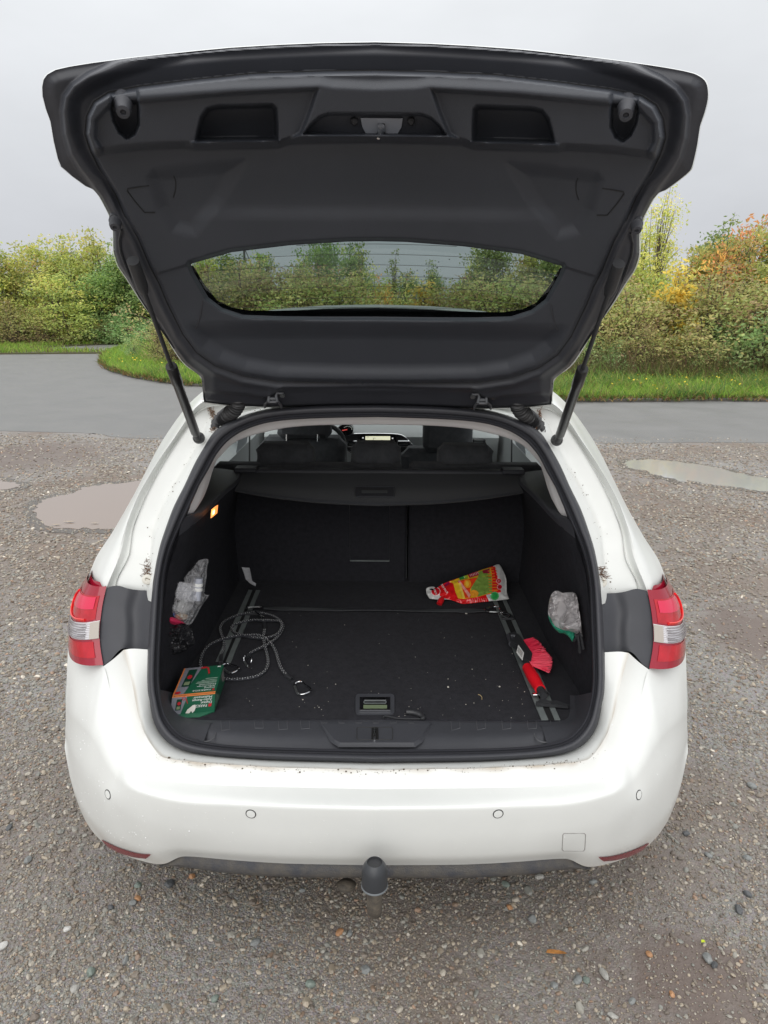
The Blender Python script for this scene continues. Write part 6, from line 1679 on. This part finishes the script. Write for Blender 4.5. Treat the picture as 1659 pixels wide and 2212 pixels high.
def ptext(s, x, y, x2, y2, h):
    a, c = on_f(FP, *Z6(x, y), 0.020), on_f(FP, *Z6(x2, y2), 0.020); xd = c - a; n_ = EYE - a; yd = np.cross(n_, xd); text('lettering', s, a, xd, yd, h, M_whitep, pouch, np.linalg.norm(xd), 0.0002)
ptext('cari', 395, 630, 360, 535, 0.009); ptext('LETNÍ SIZZ', 555, 610, 470, 480, 0.0068); ptext('AV', 800, 400, 790, 370, 0.004)
# ---- snow brush
Z8 = lambda x, y: (829.5 + x * .3, 1161.3 + y * .3)
br = thing('snow_brush', tuple(PZ(*Z8(1030, 900), ZF)), 'snow brush with red bristles, black head and red grip on the right rail', 'brush')
def z8(pts, z): return np.array([PZ(*Z8(x, y), z) for x, y in pts])
M_redh = mat('red_grip', (0.72, 0.010, 0.02), 0.32); M_brist = mat('red_bristle', (0.85, 0.03, 0.085), 0.5); M_brist2 = mat('pale_bristle', (0.80, 0.10, 0.16), 0.6)
b = MB(); b.prism(z8([(940,712),(978,742),(1065,870),(1056,928),(1005,905),(945,805),(905,775),(898,725)], 0.628), (0, 0, 0.018)); b.build('head', M_black, br, smooth=False)
b = MB(); b.tube(z8([(905,705),(918,730),(925,765)], 0.634), [0.011, 0.013, 0.012], 14); b.tube(z8([(915,708),(945,712)], 0.644), 0.007, 10); b.build('pivot', M_plas, br)
r8 = np.random.default_rng(9)
for nm, mt, n_, ex in (('bristles', M_brist, 520, 0.0), ('bristle_tips', M_brist2, 260, 0.03)):
    b = MB()
    for k in range(n_):
        u = r8.random(); i0 = np.array([978, 742]) * (1 - u) + np.array([1062, 922]) * u
        e = pchip([0, .25, .5, .8, 1], np.array([(1070, 722, 0), (1112, 752, 0), (1160, 815, 0), (1205, 890, 0), (1194, 965, 0)], float), [u])[0][:2] + r8.normal(0, 4, 2)
        z0 = 0.630 + r8.random() * 0.014; z1 = 0.622 + r8.random() * 0.024
        if ex: i0 = i0 * 0.15 + e * 0.85
        a, c = PZ(*Z8(*i0), z0), PZ(*Z8(*(e + (e - i0) * ex * r8.random() * 3)), z1); b.tube([a, (a + c) / 2 + r8.normal(0, .0008, 3), c], [0.0011, 0.0011, 0.0007], 3, caps=False)
    o = b.build(nm, mt, br); o['kind'] = 'stuff'
g0, g1 = z8([(1032, 935)], 0.636)[0], z8([(1124, 1092)], 0.636)[0]
b = MB(); b.tube([g0 + (g0 - g1) * 0.09, g0 + (g0 - g1) * 0.02], 0.012, 14); b.tube([g1, g1 + (g1 - g0) * .12, g1 + (g1 - g0) * .3], [0.011, 0.012, 0.010], 14)
b.build('shaft', M_black, br)
b = MB(); k_ = np.linspace(0, 1, 14)[:, None]; b.tube(g0 * (1 - k_) + g1 * k_, 0.0165 - 0.0012 * np.cos(np.linspace(0, 6.28, 14)), 18); b.build('grip', M_redh, br)
b = MB(); b.box(z8([(1092, 1128)], 0.627)[0], (0.018, 0.012, 0.004), bev=0.001); b.build('silver_tab', M_chrome, br, smooth=False)
b = MB(); lp = z8([(1168 + 28 * math.cos(t), 1150 + 34 * math.sin(t)) for t in np.linspace(2.2, 5.6, 14)], 0.627); b.tube(lp, 0.004, 8); 
b.prism(z8([(1128,1135),(1150,1130),(1160,1185),(1200,1205),(1095,1212),(1120,1190)], 0.620), (0, 0, 0.010))
b.prism(z8([(1092,1198),(1240,1190),(1330,1222),(1325,1230),(1150,1216),(1092,1210)], 0.618), (0, 0, 0.008)); b.build('scraper', M_black, br, smooth=False)
P = z8([(968, 772), (1008, 830), (997, 886), (953, 828)], 0.6468); b = MB(); b.prism(P, (0, 0, 0.0005)); lb = b.build('sticker', M_whitep, br, smooth=False)
b = MB()
for k in range(7):
    u0, u1 = 0.12 + k * 0.11, 0.16 + k * 0.11; q = lambda u, v: (P[0] * (1 - u) + P[1] * u) * (1 - v) + (P[3] * (1 - u) + P[2] * u) * v
    b.prism(np.array([q(u0, .15), q(u1, .15), q(u1, .8), q(u0, .8)]) + [0, 0, 0.0007], (0, 0, 0.0002))
b.build('bar_code', mat('black_print', (0.03, 0.03, 0.03), 0.6), lb, smooth=False)
# ---- bags in the side nets
M_bag = mat('clear_plastic', (0.62, 0.62, 0.64), 0.16, alpha=0.42, bump=0.7, bscale=30, bdist=0.012, spec=0.9)
M_bag2 = mat('milky_plastic', (0.60, 0.575, 0.58), 0.2, alpha=0.78, bump=0.7, bscale=26, bdist=0.012, spec=0.9, var=0.25, vscale=18)
M_bblk = mat('black_film', (0.02, 0.02, 0.023), 0.25, bump=0.6, bscale=20, bdist=0.012, spec=0.8)
Zb = lambda x, y: (353.9 + x * .125, 1189 + y * .125)
FLW = lambda p: p[1] - (1.80 + (p[0] + 0.58) * 1.6)
FRW = lambda p: p[1] - (1.80 - (p[0] + 2 * 0.018 - 0.545) * 1.6)
pk = thing('plastic_bag', tuple(PF(*Zb(400, 1250), FLW, 2.0)), 'clear plastic bag holding papers and a tube in the left side net', 'bag')
sheet('bag_film', [Zb(*p) for p in [(770,150),(750,300),(735,500),(700,750),(790,765),(720,870),(640,990),(540,1180),(450,1290),(350,1270),(200,1170),(110,1050),(150,850),(200,620),(215,520),(350,550),(340,470),(470,330),(600,170)]], FLW, M_bag, pk, 0.035, step=1.0, crumple=0.018, back=False, cseed=5)
sheet('paper', [Zb(*p) for p in [(200,515),(350,555),(510,572),(505,900),(350,870),(150,850)]], FLW, mat('ruled_paper', (0.78, 0.78, 0.80), 0.7), pk, 0.010, step=1.6, smooth=1)
b = MB()
for k in range(7):
    y = 590 + k * 42; b.tube([on_f(FLW, *Zb(200 - k * 7, y - 14), 0.0125), on_f(FLW, *Zb(500, y), 0.0125)], 0.0004, 3)
b.build('ruled_lines', mat('line_grey', (0.35, 0.37, 0.45), 0.6), pk)
a_, c_ = on_f(FLW, *Zb(600, 480), 0.02), on_f(FLW, *Zb(560, 860), 0.02); ax_ = c_ - a_; Lt = np.linalg.norm(ax_)
b = MB(); b.lathe(a_, ax_, [(0, 0), (0.0125, 0), (0.0125, Lt), (0, Lt)], 18); tb_ = b.build('tube', mat('pale_tube', (0.45, 0.47, 0.54), 0.2), pk, angle=50)
for u in (0.22, 0.42): b = MB(); b.lathe(a_ + ax_ * u, ax_, [(0.0132, 0), (0.0142, 0.001), (0.0142, 0.009), (0.0132, 0.010)], 18); b.build('tube_ring', M_whitep, tb_)
sheet('disc', [Zb(340 + 130 * math.cos(t), 980 + 120 * math.sin(t)) for t in np.linspace(0, 6.28, 14)[:-1]], FLW, mat('pale_disc', (0.50, 0.50, 0.48), 0.3), pk, 0.016, step=1.5)
sheet('blue_card', [Zb(*p) for p in [(115,1000),(165,1020),(205,1100),(190,1165),(110,1090)]], FLW, mat('blue_card', (0.06, 0.14, 0.35), 0.4), pk, 0.014, step=1.2)
sheet('striped_card', [Zb(*p) for p in [(150,860),(215,870),(275,1000),(210,1090),(125,990)]], FLW, mat('silver_card', (0.5, 0.5, 0.5), 0.3, var=0.7, vscale=90), pk, 0.013, step=1.2)
sheet('brown_wrapper', [Zb(*p) for p in [(210,1100),(320,1085),(415,1120),(400,1185),(280,1200),(200,1160)]], FLW, mat('amber_wrapper', (0.55, 0.30, 0.08), 0.3, var=0.6, vscale=60, col2=(0.7, 0.65, 0.55)), pk, 0.018, step=1.2, crumple=0.01)
bb_ = thing('black_bag', tuple(PF(*Zb(300, 1600), FLW, 2.0)), 'small black plastic bag with a pink rim hanging in the left side net', 'bag')
sheet('bag_film', [Zb(*p) for p in [(60,1240),(200,1275),(400,1275),(480,1330),(510,1450),(540,1620),(450,1680),(300,1770),(150,1810),(0,1870),(20,1700),(40,1500)]], FLW, M_bblk, bb_, 0.030, step=1.2, crumple=0.03, cseed=8)
sheet('rim', [Zb(*p) for p in [(85,1140),(160,1150),(280,1210),(400,1268),(300,1262),(190,1290),(70,1252)]], FLW, mat('pink_rim', (0.75, 0.03, 0.12), 0.45), bb_, 0.036, step=1.2)
Zr = lambda x, y: (1161.3 + x * .0875, 1244.25 + y * .0875)
rb = thing('crumpled_bag', tuple(PF(*Zr(800, 1400), FRW, 2.0)), 'crumpled milky plastic bag with a green cloth in the right side net', 'bag')
sheet('bag_film', [Zr(*p) for p in [(430,370),(530,370),(620,415),(870,395),(960,470),(1000,650),(1030,850),(1060,1030),(1080,1200),(1110,1480),(1040,1400),(990,1450),(900,1400),(800,1380),(540,1320),(420,1240),(330,1080),(260,950),(255,800),(300,560),(350,430)]], FRW, M_bag2, rb, 0.035, step=0.9, crumple=0.030, cseed=11)
sheet('green_cloth', [Zr(*p) for p in [(258,960),(335,1080),(420,1225),(560,1300),(850,1370),(915,1420),(915,1500),(890,1570),(860,1625),(800,1540),(740,1480),(640,1415),(550,1412),(480,1360),(400,1280),(300,1120)]], FRW, mat('green_cloth', (0.02, 0.34, 0.20), 0.6, var=0.5, vscale=50), rb, 0.024, step=0.9, crumple=0.015)
b = MB()
for pts in ([(930,1430),(960,1520),(900,1610)], [(990,1440),(1010,1600),(1040,1760),(1030,1840),(1045,1900)], [(1050,1410),(1085,1560),(1110,1700),(1135,1810)], [(900,1600),(990,1500)], [(1060,1420),(1100,1500)]):
    b.tube([on_f(FRW, *Zr(*p), 0.02) for p in pts], 0.0035, 6)
b.build('black_ties', M_black, rb)
# ---- paper scrap, rubber tube, crumbs
FSC = lambda p: p[1] - (2.36 + (p[0] + 0.5) * 0.9)
tag(sheet('paper_scrap', [(522,1225),(531,1226),(539,1226.5),(542,1240),(545,1255),(553.5,1260.5),(552,1266.7),(541,1261),(531,1252),(526.6,1237.8)], FSC, mat('grey_paper', (0.42, 0.42, 0.44), 0.7, var=0.3, vscale=70), None, 0.008, step=1.0, smooth=1), 'small curled scrap of pale paper stuck by the left wall of the boot', 'paper')
b = MB(); W = crom(np.array([PZ(x, y, ZF + 0.006) for x, y in ((878, 1538), (892, 1539), (905, 1543), (914, 1550), (909, 1553))]), 6); b.tube(W, [0.0075] * 14 + [0.006] * 8 + [0.003] * (len(W) - 22), 10)
W2 = crom(np.array([PZ(x, y, ZF + 0.003) for x, y in ((909, 1553), (885, 1553), (860, 1552), (845, 1549), (832, 1547), (828, 1551))]), 5); b.tube(W2, 0.0022, 6)
tag(b.build('rubber_tube', M_black), 'short black rubber tube with a thin cord lying behind the floor handle', 'tube')
rc = np.random.default_rng(21)
b = MB()
for k in range(95):
    x, y = rc.uniform(520, 1160), rc.uniform(1285, 1550); 
    if rc.random() < 0.5: y = rc.uniform(1440, 1552)
    c = PZ(x, y, ZF + 0.0006); r_ = 0.0004 * math.exp(rc.normal(0, 0.5)) + 0.0002
    b.box(c, (r_ * 2.4, r_ * 2, r_ * 1.6), bev=r_ * 0.5)
c = PZ(924.5, 1512.5, ZF + 0.001); b.box(PZ(1079 - 0, 1483, ZF + .001), (.005, .004, .003), bev=.001); b.box(PZ(968, 1484, ZF + .001), (.005, .005, .004), bev=.0015); b.box(PZ(1007, 1325, ZF + .001), (.008, .004, .003), bev=.0015)
tag(b.build('crumbs', mat('crumb', (0.50, 0.47, 0.42), 0.8)), 'tiny pale crumbs scattered over the boot carpet', kind='stuff')
b = MB(); b.tube([PZ(x, y, ZF + 0.001) for x, y in ((1033, 1500), (1038, 1502), (1041, 1506), (1041, 1511))], 0.0009, 5); tag(b.build('straw', mat('straw', (0.45, 0.35, 0.18), 0.8)), 'short curved bit of straw on the boot carpet', 'straw')
# red sheen of the brush is real light from the bristles; leaf on the roof hinge
def leafthing(px, py, zf, pts, col, label, name='fallen_leaf', up=0.004, F=None):
    c = F(px, py) if F else PZ(px, py, zf); P = np.array([(x, y, 0.3 * abs(y) + 0.15 * abs(x)) for x, y in pts]) * 1.0 + c + [0, 0, up]
    b = MB(); n_ = len(P); b.add(np.vstack([P, [P.mean(0) - [0, 0, 0.002]]]), [(i, (i + 1) % n_, n_) for i in range(n_)])
    return tag(b.build(name, mat(name + '_colour', col, 0.55, var=0.4, vscale=90), smooth=True), label, 'leaf')
leafthing(1199, 2061, 0.004, [(-.026,-.004),(-.020,.006),(-.008,.008),(.010,.006),(.024,.001),(.030,-.008),(.014,-.006),(-.006,-.004)], (0.50, 0.22, 0.06), 'curled orange brown seed leaf on the gravel near the lower right')
leafthing(1518, 2037, 0.004, [(-.006,-.004),(-.003,.005),(.005,.005),(.006,-.003)], (0.55, 0.65, 0.02), 'tiny bright yellow green leaf on the gravel at the right')
leafthing(446, 868, 0, [(-.014,-.004),(-.004,.008),(.012,.006),(.016,-.002),(.002,-.008)], (0.45, 0.13, 0.04), 'small orange leaf caught at the left end of the roof edge', F=lambda x, y: PY(x, y, 1.80))
for x, y, s_, lab in ((150, 1128, .05, 'small pale leaf floating left in the brown puddle'), (122, 1134, .04, 'thin leaf floating at the near shore of the brown puddle'), (205, 1131, .035, 'pale speck of a leaf at the right of the brown puddle')):
    leafthing(x, y, 0.008, [(-s_, -s_ * .2), (0, s_ * .35), (s_, 0), (0, -s_ * .3)], (0.45, 0.36, 0.27), lab, up=0.001)
# dirt specks and moss tufts in the painted gutter
b = MB(); rm_ = np.random.default_rng(31); tuft = MB()
for k in range(190):
    u = rm_.random(); row = resample(rB, 60); q = row[int(6 + u * 52)]; q = q + rm_.normal(0, 0.006, 3) * [1, 0.1, 1]
    px, py = project(q)
    if rm_.random() < 0.5: px = 2 * 814 - px; py += 5
    p, n_ = cast(body, px, py)
    if p is None: continue
    r_ = 0.0004 * math.exp(rm_.normal(0, .6)); b.box(p + n_ * r_ * 0.3, (r_ * 2.0, r_ * 1.4, r_ * 2.0))
for k in range(330):
    u = rm_.random() * 40; c = resample(np.vstack([rBb]), 60)[int(u)]; c = c + rm_.normal(0, 0.006, 3) * [2, 0.9, 0.0]
    px, py = project(c)
    if rm_.random() < 0.55: px = 2 * 814 - px
    py += abs(rm_.normal(0, 4)); p, n_ = cast(bumper, px, py)
    if p is None: p, n_ = cast(body, px, py)
    if p is None: continue
    r_ = 0.00032 * math.exp(rm_.normal(0, .6)); b.box(p + n_ * r_ * 0.4, (r_ * 2.8, r_ * 2.2, r_ * 1.6))
o = b.build('dirt_specks', mat('dirt', (0.10, 0.075, 0.05), 0.9), CAR, smooth=False); o['kind'] = 'stuff'
def moss(px, py, n, spread, L_, name='moss', col=(0.13, 0.07, 0.04)):
    b = MB()
    for k in range(n):
        x, y = px + rm_.normal(0, spread[0]), py + rm_.normal(0, spread[1]); p, n_ = cast(body, x, y)
        if p is None: continue
        e = p + n_ * L_ * rm_.uniform(.2, 1) + rm_.normal(0, L_ * .6, 3); b.tube([p, (p + e) / 2 + rm_.normal(0, L_ * .2, 3), e], [0.0009, 0.0008, 0.0004], 3, caps=False)
    o = b.build(name, mat('dry_moss', col, 0.95), CAR); o['kind'] = 'stuff'
moss(320, 1232, 70, (4, 10), 0.010); moss(1298, 1238, 70, (4, 8), 0.010)
for k in range(6): moss(455 + k * 5 if k < 4 else 463, 884 + k * 10, 26, (3, 5), 0.007, col=(0.22, 0.14, 0.09)); moss(1165 - k * 2, 890 + k * 10, 24, (3, 5), 0.007, col=(0.24, 0.12, 0.07))
# rain drops on the paint
b = MB()
for k in range(420):
    if k < 230: px, py = rm_.uniform(145, 330), rm_.uniform(1450, 1830)
    elif k < 330: px, py = rm_.uniform(1290, 1470), rm_.uniform(1450, 1830)
    else: px, py = rm_.uniform(330, 1290), rm_.uniform(1700, 1860)
    p, n_ = cast(bumper, px, py)
    if p is None: continue
    r_ = 0.0008 * math.exp(rm_.normal(0, .35)); b.lathe(p, n_, [(r_, 0), (r_ * .8, r_ * .5), (0, r_ * .75)], 7)
o = b.build('water_drops', mat('water_drop', (0.80, 0.81, 0.81), 0.05, spec=1.0), CAR); o['kind'] = 'stuff'
# ---- the larger loose stones of the foreground, one by one
def stone(px, py, r, col, label):
    rs = np.random.default_rng(int(px * 7 + py)); c = PZ(px, py, 0.0)
    import bmesh
    bm = bmesh.new(); bmesh.ops.create_icosphere(bm, subdivisions=2, radius=1.0)
    sc3 = np.array([rs.uniform(.9, 1.3), rs.uniform(.65, .95), rs.uniform(.5, .7)]); a = rs.uniform(0, 3.14); pl = rs.normal(0, 1, (5, 3)); pl /= np.linalg.norm(pl, axis=1)[:, None]
    V = []
    for v in bm.verts:
        q = np.array(v.co)
        for n_ in pl:
            d = q @ n_ - 0.72
            if d > 0: q = q - n_ * d * 0.9
        q = q * sc3 * r; V.append((q[0] * math.cos(a) - q[1] * math.sin(a), q[0] * math.sin(a) + q[1] * math.cos(a), q[2]))
    F = [tuple(v.index for v in f.verts) for f in bm.faces]; bm.free()
    b = MB(); b.add(np.array(V) + c + [0, 0, r * 0.35], F)
    return tag(b.build('stone', mat('stone_surface', col, 0.5, var=0.35, vscale=140), smooth=False), label, 'stone', 'larger loose stones in the foreground gravel')
SG, SD, SL, SO, SW, SGn = (0.24, 0.25, 0.245), (0.10, 0.105, 0.11), (0.40, 0.39, 0.36), (0.45, 0.24, 0.12), (0.62, 0.61, 0.58), (0.20, 0.24, 0.21)
for px, py, r, col, lab in (
    (551, 2038, 11, SG, 'pointed grey stone on the gravel below the left middle of the bumper'), (670, 2128, 12, SGn, 'flat grey green stone left of the tow bar near the bottom'),
    (789, 2098, 12, SG, 'angular grey stone straight below the tow bar'), (756, 2018, 9, SG, 'pale grey stone just below the tow ball shadow'),
    (734, 2016, 9, SO, 'ochre stone beside the pale grey one below the tow bar'), (197, 2103, 13, SGn, 'large greenish stone in the lower left gravel'),
    (162, 2138, 10, SL, 'rounded beige stone near the bottom left'), (5, 2047, 12, SW, 'white chip cut by the left edge of the photo'),
    (145, 2009, 9, SW, 'cream coloured pebble in the left gravel'), (367, 1913, 12, SD, 'dark slate stone under the left end of the valance'),
    (298, 1914, 9, SGn, 'bluish stone below the left reflector'), (287, 1953, 9, SG, 'grey stone left of the dark slate one'), (298, 1943, 8, SO, 'tan stone touching the grey one on the left'),
    (272, 2076, 9, SG, 'grey stone right of the greenish one on the left'), (293, 2105, 7, SO, 'orange pebble in the lower left gravel'),
    (240, 1963, 9, SD, 'dark stone in the left gravel heap'), (465, 2160, 10, SGn, 'grey green stone at the bottom left of centre'),
    (1304, 2107, 12, SL, 'flat pale stone at the left side of the mud patch'), (1528, 2073, 12, SG, 'bright grey angular stone right of the mud patch'),
    (1543, 2087, 11, SD, 'dark twin of the grey stone right of the mud patch'), (1451, 2150, 9, SO, 'orange stone lying in the mud patch'),
    (1149, 1988, 12, SG, 'long grey stone below the right sensor'), (1247, 2119, 11, SG, 'left one of two grey stones side by side at the mud edge'),
    (1267, 2119, 10, SGn, 'right one of two grey stones side by side at the mud edge'), (1402, 2063, 8, SO, 'reddish pebble above the mud patch'),
    (1595, 1968, 11, SD, 'black stone by the right edge of the photo'), (1614, 1933, 9, SD, 'smaller dark stone above the black one at the right edge'),
    (1165, 1897, 10, SL, 'light stone under the right part of the valance'), (1281, 1908, 9, SG, 'square grey stone under the right bumper corner'),
    (1100, 1962, 8, SO, 'orange pebble under the right half of the bumper'), (1092, 1912, 10, SGn, 'greenish stone under the right half of the bumper'),
    (1197, 2131, 9, SG, 'grey stone at the bottom right of centre'), (1365, 2165, 10, SG, 'grey stone low in the mud patch'), (1323, 2197, 11, SL, 'pale rounded stone at the lower border right of centre'),
    (1530, 1850, 9, SG, 'grey stone right of the bumper corner'), (1482, 1803, 9, SD, 'dark flat stone beside the right bumper flank'),
    (1614, 1855, 8, SG, 'pale flat stone at the right edge beside the bumper'), (652, 1925, 7, SG, 'grey stone behind the ochre one under the valance'),
    (1625, 1700, 10, SG, 'grey stone at the right edge level with the bumper'), (60, 1860, 10, SG, 'grey stone left of the reflector'),
    (20, 1790, 9, SD, 'dark stone at the left edge beside the bumper'), (415, 1895, 8, SO, 'tan stone near the left valance end')):
    p = PZ(px, py, 0); dep = (p - EYE) @ FWD
    stone(px, py, r * dep / FOC, col, lab)
